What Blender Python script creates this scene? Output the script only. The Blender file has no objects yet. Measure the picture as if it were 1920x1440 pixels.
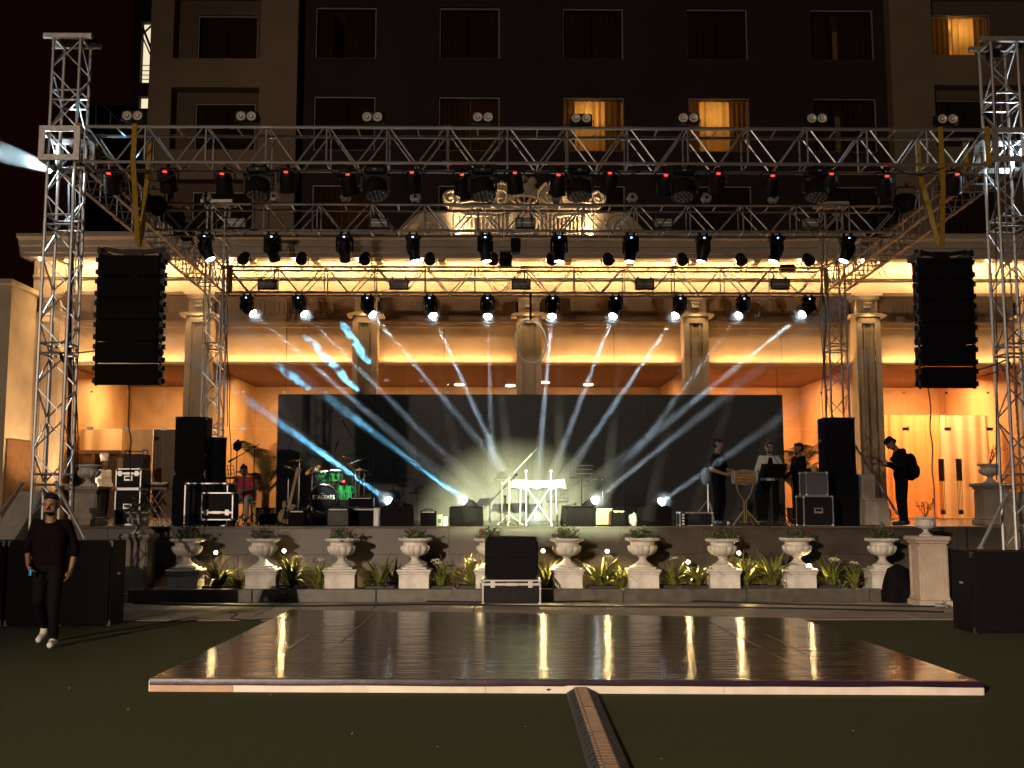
import bpy, bmesh, math, random
from math import pi, sin, cos, radians, tan, atan2, sqrt
from mathutils import Vector, Matrix, Euler, noise as mnoise

random.seed(7)
SMOKE = 0.30                                   # stage smoke where a beam lights it, per metre
scene = bpy.context.scene
COL = scene.collection

# ------------------------------------------------------------------ camera
CAM_H = 1.65
FPX = 2000.0                                   # focal length in photograph pixels (1920 wide)
PITCH = math.atan(222 / FPX)
YAW = -math.atan(22 / FPX)
cam_d = bpy.data.cameras.new('camera')
cam_d.sensor_width = 36.0
cam_d.lens = FPX / 1920 * 36.0
cam_d.clip_start = 0.1
cam_d.clip_end = 2000
cam = bpy.data.objects.new('camera', cam_d)
cam.location = (0, 0, CAM_H)
cam.rotation_euler = Euler((pi / 2 + PITCH, 0, YAW), 'XYZ')
COL.objects.link(cam)
scene.camera = cam
CAM_R = cam.rotation_euler.to_matrix()

# ------------------------------------------------------------------ night sky
world = bpy.data.worlds.new('World')
scene.world = world
world.use_nodes = True
wn, wl = world.node_tree.nodes, world.node_tree.links
wn.clear()
w_out = wn.new('ShaderNodeOutputWorld')
w_bg = wn.new('ShaderNodeBackground')
w_sky = wn.new('ShaderNodeTexSky')
w_sky.sky_type = 'NISHITA'
w_sky.sun_disc = False
w_sky.sun_elevation = radians(-8.0)            # long after sunset
w_sky.sun_rotation = radians(200)
w_mix = wn.new('ShaderNodeMix')
w_mix.data_type = 'RGBA'
w_mix.blend_type = 'ADD'
w_mix.inputs[0].default_value = 1.0
w_mix.inputs[7].default_value = (0.062, 0.012, 0.008, 1)      # dim red tint added to the night sky
wl.new(w_sky.outputs[0], w_mix.inputs[6])
wl.new(w_mix.outputs[2], w_bg.inputs[0])
w_bg.inputs[1].default_value = 0.075
wl.new(w_bg.outputs[0], w_out.inputs[0])

# ------------------------------------------------------------------ exposure and render settings
vs = scene.view_settings
vs.view_transform = 'Standard'
vs.look = 'None'
vs.exposure = 0.0
vs.gamma = 1.0
vs.use_curve_mapping = False
scene.render.engine = 'CYCLES'
cy = scene.cycles
cy.use_denoising = True
try:
    cy.denoiser = 'OPENIMAGEDENOISE'
except Exception:
    pass
cy.use_adaptive_sampling = True
cy.adaptive_threshold = 0.015
cy.max_bounces = 5
cy.diffuse_bounces = 2
cy.glossy_bounces = 2
cy.transmission_bounces = 4
cy.volume_bounces = 0
cy.transparent_max_bounces = 16
cy.sample_clamp_indirect = 4.0
cy.sample_clamp_direct = 0.0
cy.caustics_reflective = False
cy.caustics_refractive = False
cy.use_light_tree = True


def ray(px, py):
    d = Vector(((px - 960) / FPX, -(py - 720) / FPX, -1.0))
    return CAM_R @ d


def at(px, py, Y):
    """The place in the scene at distance Y (metres ahead) that the photograph shows at pixel px, py."""
    d = ray(px, py)
    t = Y / d.y
    return Vector((d.x * t, Y, CAM_H + d.z * t))


def on_plane(px, py, z):
    d = ray(px, py)
    t = (z - CAM_H) / d.z
    return Vector((d.x * t, d.y * t, z))


# ------------------------------------------------------------------ lamps
def lamp(kind, name, loc, power, color=(1, 0.8, 0.55), aim=None, size=0.05, spot=None, blend=0.4, size_y=None, spread=None):
    d = bpy.data.lights.new(name, kind)
    d.energy = power
    d.color = color
    if kind == 'AREA':
        d.shape = 'RECTANGLE' if size_y else 'SQUARE'
        d.size = size
        if size_y:
            d.size_y = size_y
        if spread:
            d.spread = spread
    else:
        d.shadow_soft_size = size
    if kind == 'SPOT':
        d.spot_size = spot
        d.spot_blend = blend
    o = bpy.data.objects.new(name, d)
    o.location = loc
    if aim is not None:
        v = Vector(aim) - Vector(loc)
        o.rotation_euler = v.to_track_quat('-Z', 'Y').to_euler()
    COL.objects.link(o)
    return o


# mast of lamps beyond the lawn, out of the picture: a flood cut by an added plate and an added weak fill,
# whose low light throws shadows to the right; and a follow spot behind the audience on the keyboard
FLOOD = Vector((-16.2, -24.0, 9.4))
FLOOD_AT = Vector((2.6, 15.0, 0.4))
lamp('SPOT', 'grounds_flood_lamp', FLOOD, 72000, (1.0, 0.78, 0.58), aim=FLOOD_AT, size=0.015, spot=radians(23), blend=0.85)
lamp('SPOT', 'rig_fill_lamp', FLOOD + Vector((0, 0, -0.9)), 19000, (1.0, 0.76, 0.58), aim=FLOOD_AT + Vector((0, 4, 5)), size=0.2, spot=radians(60), blend=0.7)  # unseen fill added to lift the trusses and the hotel
FOLLOW = Vector((4.4, -20.0, 7.0))
lamp('SPOT', 'follow_spot_lamp', FOLLOW, 600000, (0.94, 1.0, 0.55), aim=(0.30, 24.7, 0.75), size=0.006, spot=radians(6.3), blend=1.0)

# ------------------------------------------------------------------ materials
MATS = {}


def mat(name, color, rough=0.6, metal=0.0, var=0.12, scale=6.0, bump=0.0, bscale=40.0, spec=0.5, emit=None, estr=0.0, coat=0.0):
    """Principled material with a procedural colour variation and an optional fine relief."""
    if name in MATS:
        return MATS[name]
    m = bpy.data.materials.new(name)
    m.use_nodes = True
    nt = m.node_tree
    b = nt.nodes['Principled BSDF']
    b.inputs['Roughness'].default_value = rough
    b.inputs['Metallic'].default_value = metal
    b.inputs['Specular IOR Level'].default_value = spec
    b.inputs['Coat Weight'].default_value = coat
    tc = nt.nodes.new('ShaderNodeTexCoord')
    nz = nt.nodes.new('ShaderNodeTexNoise')
    nz.inputs['Scale'].default_value = scale
    nz.inputs['Detail'].default_value = 5.0
    nt.links.new(tc.outputs['Object'], nz.inputs['Vector'])
    rp = nt.nodes.new('ShaderNodeValToRGB')
    c = Vector(color)
    lo, hi = c * (1 - var), c * (1 + var)
    rp.color_ramp.elements[0].position = 0.3
    rp.color_ramp.elements[1].position = 0.7
    rp.color_ramp.elements[0].color = (*[max(0, x) for x in lo], 1)
    rp.color_ramp.elements[1].color = (*[min(1, x) for x in hi], 1)
    nt.links.new(nz.outputs['Fac'], rp.inputs['Fac'])
    nt.links.new(rp.outputs['Color'], b.inputs['Base Color'])
    if bump:
        n2 = nt.nodes.new('ShaderNodeTexNoise')
        n2.inputs['Scale'].default_value = bscale
        n2.inputs['Detail'].default_value = 4.0
        nt.links.new(tc.outputs['Object'], n2.inputs['Vector'])
        bp = nt.nodes.new('ShaderNodeBump')
        bp.inputs['Strength'].default_value = bump
        bp.inputs['Distance'].default_value = 0.02
        nt.links.new(n2.outputs['Fac'], bp.inputs['Height'])
        nt.links.new(bp.outputs['Normal'], b.inputs['Normal'])
    if emit:
        b.inputs['Emission Color'].default_value = (*emit, 1)
        b.inputs['Emission Strength'].default_value = estr
    MATS[name] = m
    return m


def glow(name, color, strength):
    """Material of something that gives off light."""
    if name in MATS:
        return MATS[name]
    m = bpy.data.materials.new(name)
    m.use_nodes = True
    nt = m.node_tree
    nt.nodes.clear()
    o = nt.nodes.new('ShaderNodeOutputMaterial')
    e = nt.nodes.new('ShaderNodeEmission')
    e.inputs[0].default_value = (*color, 1)
    e.inputs[1].default_value = strength
    nt.links.new(e.outputs[0], o.inputs[0])
    MATS[name] = m
    return m


def pane_mat(name, tint=(1, 1, 1), gloss=0.08, rough=0.02):
    m = bpy.data.materials.new(name)
    m.use_nodes = True
    nt = m.node_tree
    nt.nodes.clear()
    o = nt.nodes.new('ShaderNodeOutputMaterial')
    t = nt.nodes.new('ShaderNodeBsdfTransparent')
    t.inputs[0].default_value = (*tint, 1)
    g = nt.nodes.new('ShaderNodeBsdfGlossy')
    g.inputs['Roughness'].default_value = rough
    mx = nt.nodes.new('ShaderNodeMixShader')
    fr = nt.nodes.new('ShaderNodeFresnel')
    fr.inputs[0].default_value = 1.5
    mu = nt.nodes.new('ShaderNodeMath')
    mu.operation = 'MULTIPLY'
    mu.inputs[1].default_value = gloss / 0.24
    nt.links.new(fr.outputs[0], mu.inputs[0])
    nt.links.new(mu.outputs[0], mx.inputs[0])
    nt.links.new(t.outputs[0], mx.inputs[1])
    nt.links.new(g.outputs[0], mx.inputs[2])
    nt.links.new(mx.outputs[0], o.inputs[0])
    MATS[name] = m
    return m


def cloth_through(name, color, trans=0.5, scale=3.0):
    """Curtain fabric: light shines through it."""
    m = bpy.data.materials.new(name)
    m.use_nodes = True
    nt = m.node_tree
    nt.nodes.clear()
    o = nt.nodes.new('ShaderNodeOutputMaterial')
    d = nt.nodes.new('ShaderNodeBsdfDiffuse')
    t = nt.nodes.new('ShaderNodeBsdfTranslucent')
    nz = nt.nodes.new('ShaderNodeTexNoise')
    nz.inputs['Scale'].default_value = scale
    tc = nt.nodes.new('ShaderNodeTexCoord')
    nt.links.new(tc.outputs['Object'], nz.inputs['Vector'])
    rp = nt.nodes.new('ShaderNodeValToRGB')
    rp.color_ramp.elements[0].color = (*[x * 0.8 for x in color], 1)
    rp.color_ramp.elements[1].color = (*color, 1)
    nt.links.new(nz.outputs[0], rp.inputs[0])
    nt.links.new(rp.outputs[0], d.inputs[0])
    nt.links.new(rp.outputs[0], t.inputs[0])
    mx = nt.nodes.new('ShaderNodeMixShader')
    mx.inputs[0].default_value = trans
    nt.links.new(d.outputs[0], mx.inputs[1])
    nt.links.new(t.outputs[0], mx.inputs[2])
    nt.links.new(mx.outputs[0], o.inputs[0])
    MATS[name] = m
    return m


ALU = mat('aluminium', (0.62, 0.61, 0.60), 0.36, 0.85, 0.15, 9.0, 0.05, 60)
STEEL = mat('galvanised_plate', (0.40, 0.39, 0.37), 0.5, 0.6, 0.2, 14)
BLACK = mat('black_plastic', (0.009, 0.008, 0.009), 0.5, 0, 0.25, 12, 0.1, 80, spec=0.2)
MATTE = mat('matte_black_paint', (0.008, 0.007, 0.008), 0.8, 0, 0.3, 9, 0.15, 120, spec=0.1)
GRILLE = mat('black_speaker_grille', (0.006, 0.005, 0.006), 0.7, 0, 0.3, 30, 0.3, 300, spec=0.08)
CHROME = mat('chrome', (0.75, 0.75, 0.75), 0.12, 1.0, 0.05, 10)
STRAP = mat('yellow_webbing', (0.34, 0.20, 0.012), 0.85, 0, 0.2, 18, 0.2, 150)
STONE = mat('cream_render', (0.47, 0.36, 0.24), 0.8, 0, 0.20, 1.1, 0.2, 22)
STONE2 = mat('brown_render', (0.36, 0.25, 0.15), 0.8, 0, 0.25, 0.9, 0.1, 25)
GREYSTONE = mat('grey_cornice_render', (0.34, 0.28, 0.22), 0.8, 0, 0.12, 2, 0.1, 25)
MARBLE = mat('white_marble', (0.58, 0.54, 0.47), 0.55, 0, 0.24, 4.5, 0.25, 35)
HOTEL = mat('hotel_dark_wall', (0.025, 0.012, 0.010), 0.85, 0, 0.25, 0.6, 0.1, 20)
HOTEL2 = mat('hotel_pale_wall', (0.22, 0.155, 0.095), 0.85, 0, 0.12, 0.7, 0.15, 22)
LENS_ON = glow('lit_beam_lens', (0.80, 0.93, 1.0), 60)
LENS_MID = glow('lit_spot_lens', (0.85, 0.95, 1.0), 14)
DISP_BLUE = glow('blue_display', (0.30, 0.55, 1.0), 6)
DISP_RED = glow('red_display', (1.0, 0.05, 0.03), 2.6)
SPIKE_BULB = glow('spike_bulb', (1.0, 0.66, 0.28), 420)
WARM_BULB = glow('warm_bulb', (1.0, 0.72, 0.38), 45)


# ------------------------------------------------------------------ mesh building
class MB:
    def __init__(s):
        s.v, s.f, s.m = [], [], []

    def add(s, vs_, fs, mi=0):
        o = len(s.v)
        s.v += [tuple(x) for x in vs_]
        s.f += [tuple(i + o for i in f) for f in fs]
        s.m += [mi] * len(fs)
        return s

    def box(s, c, d, rot=None, mi=0, taper=(1, 1)):
        """Box centred at c with size d; taper scales the top in x and y."""
        hx, hy, hz = d[0] / 2, d[1] / 2, d[2] / 2
        vs_ = []
        for z in (-1, 1):
            tx, ty = taper if z > 0 else (1, 1)
            for x, y in ((-1, -1), (1, -1), (1, 1), (-1, 1)):
                p = Vector((x * hx * tx, y * hy * ty, z * hz))
                if rot is not None:
                    p = rot @ p
                vs_.append(p + Vector(c))
        return s.add(vs_, [(3, 2, 1, 0), (4, 5, 6, 7), (0, 1, 5, 4), (1, 2, 6, 5), (2, 3, 7, 6), (3, 0, 4, 7)], mi)

    def bbox(s, c, d, r=0.01, mi=0, rot=None):
        """Box with chamfered vertical and top/bottom edges."""
        hx, hy, hz = d[0] / 2, d[1] / 2, d[2] / 2
        r = min(r, hx * .9, hy * .9, hz * .9)
        ring = []
        for sx, sy in ((-1, -1), (1, -1), (1, 1), (-1, 1)):
            a, b = (sx * hx, sy * (hy - r)), (sx * (hx - r), sy * hy)
            ring += [a, b] if sx * sy > 0 else [b, a]
        inn = [(x * (hx - r) / hx, y * (hy - r) / hy) for x, y in ring]
        layers = [(inn, -hz), (ring, -hz + r), (ring, hz - r), (inn, hz)]
        vs_ = []
        for rg, z in layers:
            for x, y in rg:
                p = Vector((x, y, z))
                if rot is not None:
                    p = rot @ p
                vs_.append(p + Vector(c))
        n = 8
        fs = [tuple(range(n - 1, -1, -1)), tuple(range(3 * n, 4 * n))]
        for k in range(3):
            for i in range(n):
                j = (i + 1) % n
                fs.append((k * n + i, k * n + j, (k + 1) * n + j, (k + 1) * n + i))
        return s.add(vs_, fs, mi)

    def cyl(s, p0, p1, r0, r1=None, n=10, caps=True, mi=0):
        r1 = r0 if r1 is None else r1
        p0, p1 = Vector(p0), Vector(p1)
        q = (p1 - p0).to_track_quat('Z', 'Y').to_matrix()
        vs_ = []
        for p, r in ((p0, r0), (p1, r1)):
            for i in range(n):
                a = 2 * pi * i / n
                vs_.append(p + q @ Vector((r * cos(a), r * sin(a), 0)))
        fs = [(i, (i + 1) % n, n + (i + 1) % n, n + i) for i in range(n)]
        if caps:
            fs += [tuple(range(n - 1, -1, -1)), tuple(range(n, 2 * n))]
        return s.add(vs_, fs, mi)

    def tube(s, pts, r, n=6, closed=False, mi=0):
        pts = [Vector(p) for p in pts]
        N = len(pts)
        rr = r if isinstance(r, (list, tuple)) else [r] * N
        vs_ = []
        up = Vector((0, 0, 1))
        for i, p in enumerate(pts):
            if closed:
                t = pts[(i + 1) % N] - pts[i - 1]
            else:
                t = pts[min(i + 1, N - 1)] - pts[max(i - 1, 0)]
            t = t.normalized() if t.length > 1e-9 else Vector((0, 0, 1))
            a = up if abs(t.dot(up)) < 0.95 else Vector((0, 1, 0))
            u = t.cross(a).normalized()
            w = u.cross(t).normalized()
            for k in range(n):
                an = 2 * pi * k / n
                vs_.append(p + (u * cos(an) + w * sin(an)) * rr[i])
        fs = []
        for i in range(N if closed else N - 1):
            j = (i + 1) % N
            for k in range(n):
                l = (k + 1) % n
                fs.append((i * n + k, i * n + l, j * n + l, j * n + k))
        if not closed:
            fs += [tuple(range(n - 1, -1, -1)), tuple((N - 1) * n + k for k in range(n))]
        return s.add(vs_, fs, mi)

    def lathe(s, prof, n=24, c=(0, 0, 0), rot=None, mi=0, mod=None, close=True):
        """Turn a profile [(r, z), ...] about the local z axis."""
        vs_ = []
        for r, z in prof:
            for i in range(n):
                a = 2 * pi * i / n
                rr = r * (mod(a, r, z) if mod else 1)
                p = Vector((rr * cos(a), rr * sin(a), z))
                if rot is not None:
                    p = rot @ p
                vs_.append(p + Vector(c))
        fs = []
        for k in range(len(prof) - 1):
            for i in range(n):
                j = (i + 1) % n
                fs.append((k * n + i, k * n + j, (k + 1) * n + j, (k + 1) * n + i))
        if close:
            fs += [tuple(range(n - 1, -1, -1)), tuple((len(prof) - 1) * n + i for i in range(n))]
        return s.add(vs_, fs, mi)

    def ell(s, c, r, n=12, m=8, rot=None, mi=0):
        prof = []
        vs_ = [Vector((0, 0, -1))]
        for k in range(1, m):
            t = -pi / 2 + pi * k / m
            for i in range(n):
                a = 2 * pi * i / n
                vs_.append(Vector((cos(t) * cos(a), cos(t) * sin(a), sin(t))))
        vs_.append(Vector((0, 0, 1)))
        fs = [(0, 1 + (i + 1) % n, 1 + i) for i in range(n)]
        for k in range(m - 2):
            for i in range(n):
                j = (i + 1) % n
                fs.append((1 + k * n + i, 1 + k * n + j, 1 + (k + 1) * n + j, 1 + (k + 1) * n + i))
        b = 1 + (m - 2) * n
        fs += [(b + i, b + (i + 1) % n, len(vs_) - 1) for i in range(n)]
        out = []
        for p in vs_:
            q = Vector((p.x * r[0], p.y * r[1], p.z * r[2]))
            if rot is not None:
                q = rot @ q
            out.append(q + Vector(c))
        return s.add(out, fs, mi)

    def prism(s, poly, axis, a, b, mi=0):
        """Extrude a 2D outline along an axis: axis 'x' uses (y,z), 'y' uses (x,z), 'z' uses (x,y)."""
        def P(u, w, t):
            return {'x': (t, u, w), 'y': (u, t, w), 'z': (u, w, t)}[axis]
        n = len(poly)
        vs_ = [P(u, w, a) for u, w in poly] + [P(u, w, b) for u, w in poly]
        fs = [tuple(range(n)), tuple(range(2 * n - 1, n - 1, -1))]
        fs += [(i, n + i, n + (i + 1) % n, (i + 1) % n) for i in range(n)]
        return s.add(vs_, fs, mi)

    def mesh(s, name, mats, smooth=False, fix=True):
        me = bpy.data.meshes.new(name)
        me.from_pydata(s.v, [], s.f)
        for m in (mats if isinstance(mats, (list, tuple)) else [mats]):
            me.materials.append(m)
        if any(s.m):
            me.polygons.foreach_set('material_index', s.m)
        if fix:
            bm = bmesh.new()
            bm.from_mesh(me)
            bmesh.ops.recalc_face_normals(bm, faces=bm.faces)
            bm.to_mesh(me)
            bm.free()
        if smooth:
            me.polygons.foreach_set('use_smooth', [True] * len(me.polygons))
            try:
                me.set_sharp_from_angle(angle=radians(40))
            except Exception:
                pass
        me.update()
        return me

    def build(s, name, mats, parent=None, smooth=False, loc=None, fix=True):
        return obj(name, s.mesh(name, mats, smooth, fix), parent, loc)


def obj(name, me, parent=None, loc=None, rot=None):
    o = bpy.data.objects.new(name, me)
    COL.objects.link(o)
    if parent is not None:
        o.parent = parent
    if loc is not None:
        o.location = loc
    if rot is not None:
        o.rotation_euler = rot
    return o


def tag(o, label=None, cat=None, group=None, kind=None):
    for k, v in (('label', label), ('category', cat), ('group', group), ('kind', kind)):
        if v:
            o[k] = v
    return o


def thing(name, label, cat, loc=(0, 0, 0), rotz=0.0, group=None):
    o = bpy.data.objects.new(name, None)
    o.empty_display_size = 0.1
    COL.objects.link(o)
    o.location = loc
    o.rotation_euler = (0, 0, rotz)
    return tag(o, label, cat, group)


def copy_tree(o, parent=None):
    c = o.copy()
    COL.objects.link(c)
    c.parent = parent
    for ch in list(o.children):
        copy_tree(ch, c)
    return c


def dup(root, loc, rotz, label, group=None):
    r = copy_tree(root)
    r.location = loc
    r.rotation_euler = (0, 0, rotz)
    r['label'] = label
    if group:
        r['group'] = group
    return r


ORD = ['first', 'second', 'third', 'fourth', 'fifth', 'sixth', 'seventh', 'eighth', 'ninth', 'tenth', 'eleventh', 'twelfth', 'thirteenth', 'fourteenth', 'fifteenth', 'sixteenth']


def nth(i, n):
    if i == 0:
        return 'leftmost'
    if i == n - 1:
        return 'rightmost'
    return ORD[i] + ' from left'


# unit tube along z, shared by every truss brace
_u = MB().cyl((0, 0, 0), (0, 0, 1), 1, n=7, caps=False)
TUBE_ME = _u.mesh('truss_tube', ALU, smooth=True)


def bar(name, p0, p1, r, parent, me=None):
    """A straight tube from p0 to p1 in the parent's space, sharing one mesh."""
    p0, p1 = Vector(p0), Vector(p1)
    o = obj(name, me or TUBE_ME, parent)
    q = (p1 - p0).to_track_quat('Z', 'Y')
    o.matrix_local = Matrix.LocRotScale(p0, q, Vector((r, r, (p1 - p0).length)))
    return o

# ================================================================== the grounds
TZ = 1.21            # height of the terrace that serves as the stage
TF = 19.0            # its front face


def turf_material():
    m = mat('artificial_turf', (0.054, 0.057, 0.022), 0.9, 0, 0.45, 70, 0.0)
    nt = m.node_tree
    b = nt.nodes['Principled BSDF']
    tc = nt.nodes.new('ShaderNodeTexCoord')
    n1 = nt.nodes.new('ShaderNodeTexNoise')
    n1.inputs['Scale'].default_value = 130
    n1.inputs['Detail'].default_value = 3
    nt.links.new(tc.outputs['Object'], n1.inputs['Vector'])
    bp = nt.nodes.new('ShaderNodeBump')
    bp.inputs['Strength'].default_value = 0.9
    bp.inputs['Distance'].default_value = 0.03
    nt.links.new(n1.outputs[0], bp.inputs['Height'])
    nt.links.new(bp.outputs[0], b.inputs['Normal'])
    b.inputs['Specular IOR Level'].default_value = 0.15
    return m


TURF = turf_material()
g = MB()
g.add([(-220, -30, 0), (220, -30, 0), (220, 400, 0), (-220, 400, 0)], [(0, 1, 2, 3)])
tag(g.build('lawn', TURF), 'dark green artificial lawn in front of the stage', 'lawn', kind='structure')

PAVE = mat('paving_stone', (0.25, 0.20, 0.155), 0.65, 0, 0.2, 2.5, 0.25, 60)
KERBM = mat('kerb_granite', (0.085, 0.075, 0.06), 0.35, 0, 0.3, 6, 0.1, 50)
path = tag(thing('path', None, None, (0, 15.25, 0)), 'pale paved path along the foot of the terrace', 'path', kind='structure')
MB().box((1.2, 1.35, -0.05), (19.0, 2.7, 0.104)).build('path_bed', mat('path_joint', (0.07, 0.055, 0.045), 0.9), path)
pw = 1.58
sl = [MB().bbox((0, 0, 0), (pw - 0.012, 1.24, 0.05), 0.008).mesh('paving_slab', PAVE), MB().bbox((0, 0, 0), (pw - 0.012, 1.38, 0.05), 0.008).mesh('paving_slab', PAVE)]
for i in range(12):
    for j in range(2):
        obj('paving_slab', sl[j], path, (-8.3 + pw / 2 + i * pw + random.uniform(-.002, .002), 0.63 if j == 0 else 1.955, -0.014 + random.uniform(-.0015, .0015)))

kerb = tag(thing('kerb', None, None, (0, 17.95, 0)), 'dark stone kerb of the flower bed below the terrace', 'kerb', kind='structure')
kx = -6.15
while kx < 6.3:
    w = min(2.05, 6.35 - kx)
    MB().bbox((kx + w / 2, 0.07, 0.112), (w - 0.006, 0.14, 0.224), 0.012).build('kerb_stone', KERBM, kerb)
    kx += 2.05
bed = MB().box((0.1, 18.52, 0.09), (12.5, 0.86, 0.18)).build('planting_bed', mat('bed_soil', (0.06, 0.04, 0.025), 0.95, 0, 0.4, 12, 0.8, 30))
tag(bed, 'brown soil of the flower bed along the terrace wall', 'flower bed', kind='structure')

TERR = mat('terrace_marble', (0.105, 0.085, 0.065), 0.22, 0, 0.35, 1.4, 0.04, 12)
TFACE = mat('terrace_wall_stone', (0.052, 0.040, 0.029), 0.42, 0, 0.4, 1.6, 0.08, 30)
terrace = tag(thing('terrace', None, None, (0, TF, 0)), 'raised stone terrace used as the stage', 'terrace', kind='structure')
MB().box((1.0, 8.03, TZ / 2), (30, 16.0, TZ)).build('terrace_floor', TERR, terrace)
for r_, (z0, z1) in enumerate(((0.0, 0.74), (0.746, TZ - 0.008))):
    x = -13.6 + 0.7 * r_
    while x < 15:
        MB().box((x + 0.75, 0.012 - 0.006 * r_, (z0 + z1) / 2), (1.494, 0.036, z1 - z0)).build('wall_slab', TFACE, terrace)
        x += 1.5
MB().bbox((1.0, 0.10, TZ + 0.006), (30, 0.32, 0.03), 0.008).build('coping', TERR, terrace)

# ================================================================== dance floor
VIN = mat('glossy_dance_vinyl', (0.034, 0.023, 0.020), 0.09, 0, 0.25, 1.5, 0.0, spec=0.7)
nt = VIN.node_tree
bsdf = nt.nodes['Principled BSDF']
tc = nt.nodes.new('ShaderNodeTexCoord')
mp = nt.nodes.new('ShaderNodeMapping')
mp.inputs['Scale'].default_value = (0.35, 4.5, 1)
nz = nt.nodes.new('ShaderNodeTexNoise')
nz.inputs['Scale'].default_value = 2.2
nz.inputs['Detail'].default_value = 3
nt.links.new(tc.outputs['Object'], mp.inputs[0])
nt.links.new(mp.outputs[0], nz.inputs['Vector'])
bp = nt.nodes.new('ShaderNodeBump')
bp.inputs['Strength'].default_value = 0.30
bp.inputs['Distance'].default_value = 0.05
nt.links.new(nz.outputs[0], bp.inputs['Height'])
nt.links.new(bp.outputs[0], bsdf.inputs['Normal'])
n3 = nt.nodes.new('ShaderNodeTexNoise')
n3.inputs['Scale'].default_value = 3
n3.inputs['Detail'].default_value = 6
nt.links.new(tc.outputs['Object'], n3.inputs['Vector'])
mr = nt.nodes.new('ShaderNodeMapRange')
mr.inputs[3].default_value = 0.08
mr.inputs[4].default_value = 0.20
nt.links.new(n3.outputs[0], mr.inputs[0])
nt.links.new(mr.outputs[0], bsdf.inputs['Roughness'])

FL = on_plane(281, 1297, 0)
FR = on_plane(1843, 1304, 0)
BL = on_plane(545, 1143, 0.115)
BR = on_plane(1499, 1159, 0.115)
DH = 0.115
df = thing('dance_floor', 'low dance floor with glossy black vinyl top and pale board edge', 'dance floor', (0, 12, 0))
off = Vector((0, 12, 0))


def dfp(u, v):
    a = FL.lerp(FR, u)
    b = BL.lerp(BR, u)
    p = a.lerp(b, v) - off
    return p.x, p.y


core = MB()
q = [dfp(0.004, 0.004), dfp(0.996, 0.004), dfp(0.996, 0.996), dfp(0.004, 0.996)]
core.add([(x, y, 0.002) for x, y in q] + [(x, y, DH - 0.012) for x, y in q], [(0, 1, 2, 3), (4, 5, 6, 7), (0, 1, 5, 4), (1, 2, 6, 5), (2, 3, 7, 6), (3, 0, 4, 7)])
core.build('deck', mat('plywood', (0.23, 0.16, 0.09), 0.8), df)
# vinyl laid in three lengths that meet at taped seams
for k in range(3):
    sh = MB()
    U0, U1 = [0, 0.18, 0.815, 1.0][k] + (0.0006 if k else 0), [0, 0.18, 0.815, 1.0][k + 1]
    nu, nv = (8, 40) if k != 1 else (26, 40)
    vv = []
    for j in range(nv + 1):
        for i in range(nu + 1):
            u, v = U0 + (U1 - U0) * i / nu, j / nv
            x, y = dfp(u, v)
            z = DH + 0.0022 * mnoise.noise(Vector((x * 0.5, y * 3.3, k))) + 0.0012 * mnoise.noise(Vector((x * 1.1, y * 7, 4 + k)))
            vv.append((x, y, z))
    W = nu + 1
    sh.add(vv, [(j * W + i, j * W + i + 1, (j + 1) * W + i + 1, (j + 1) * W + i) for j in range(nv) for i in range(nu)])
    sh.build('vinyl_sheet', VIN, df, smooth=True)
TAPE = mat('clear_tape', (0.30, 0.26, 0.22), 0.25)
for (u0, v0, u1, v1) in ((0.18, 0.42, 0.18, 0.98), (0.115, 0.30, 0.115, 0.72), (0.815, 0.40, 0.815, 0.92), (0.865, 0.28, 0.865, 0.62)):
    a, b = Vector((*dfp(u0, v0), DH + 0.0045)), Vector((*dfp(u1, v1), DH + 0.0045))
    MB().add([a + Vector((-.008, 0, 0)), a + Vector((.008, 0, 0)), b + Vector((.008, 0, 0)), b + Vector((-.008, 0, 0))], [(0, 1, 2, 3)]).build('seam_tape', TAPE, df)
# edge boards along the front, and the dark vinyl skirt folded over them
WOODW = mat('white_edge_board', (0.62, 0.55, 0.46), 0.55, 0, 0.12, 5, 0.1, 40)
WOODB = mat('bare_edge_board', (0.42, 0.26, 0.15), 0.6, 0, 0.15, 5, 0.1, 40)
for (u0, u1, m_) in ((0.0, 0.1015, WOODB), (0.102, 0.4075, WOODW), (0.408, 0.693, WOODW), (0.6935, 1.0, WOODW)):
    (x0, y0), (x1, y1) = dfp(u0, 0), dfp(u1, 0)
    b = MB()
    for z in (0.003, 0.078):
        pass
    b.add([(x0, y0 - .012, .003), (x1, y1 - .012, .003), (x1, y1 + .008, .003), (x0, y0 + .008, .003), (x0, y0 - .012, .076), (x1, y1 - .012, .076), (x1, y1 + .008, .076), (x0, y0 + .008, .076)],
          [(0, 1, 2, 3), (4, 5, 6, 7), (0, 1, 5, 4), (1, 2, 6, 5), (2, 3, 7, 6), (3, 0, 4, 7)]).build('edge_board', m_, df)
for side in (0, 1):
    (x0, y0), (x1, y1) = dfp(side, 0), dfp(side, 1)
    sx = 0.012 if side else -0.012
    MB().add([(x0, y0, .003), (x1, y1, .003), (x1 + sx, y1, .003), (x0 + sx, y0, .003), (x0, y0, .1), (x1, y1, .1), (x1 + sx, y1, .1), (x0 + sx, y0, .1)],
             [(0, 1, 2, 3), (4, 5, 6, 7), (0, 1, 5, 4), (1, 2, 6, 5), (2, 3, 7, 6), (3, 0, 4, 7)]).build('edge_board', WOODW, df)
sk = MB()
ns = 160
vv, ff = [], []
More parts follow.
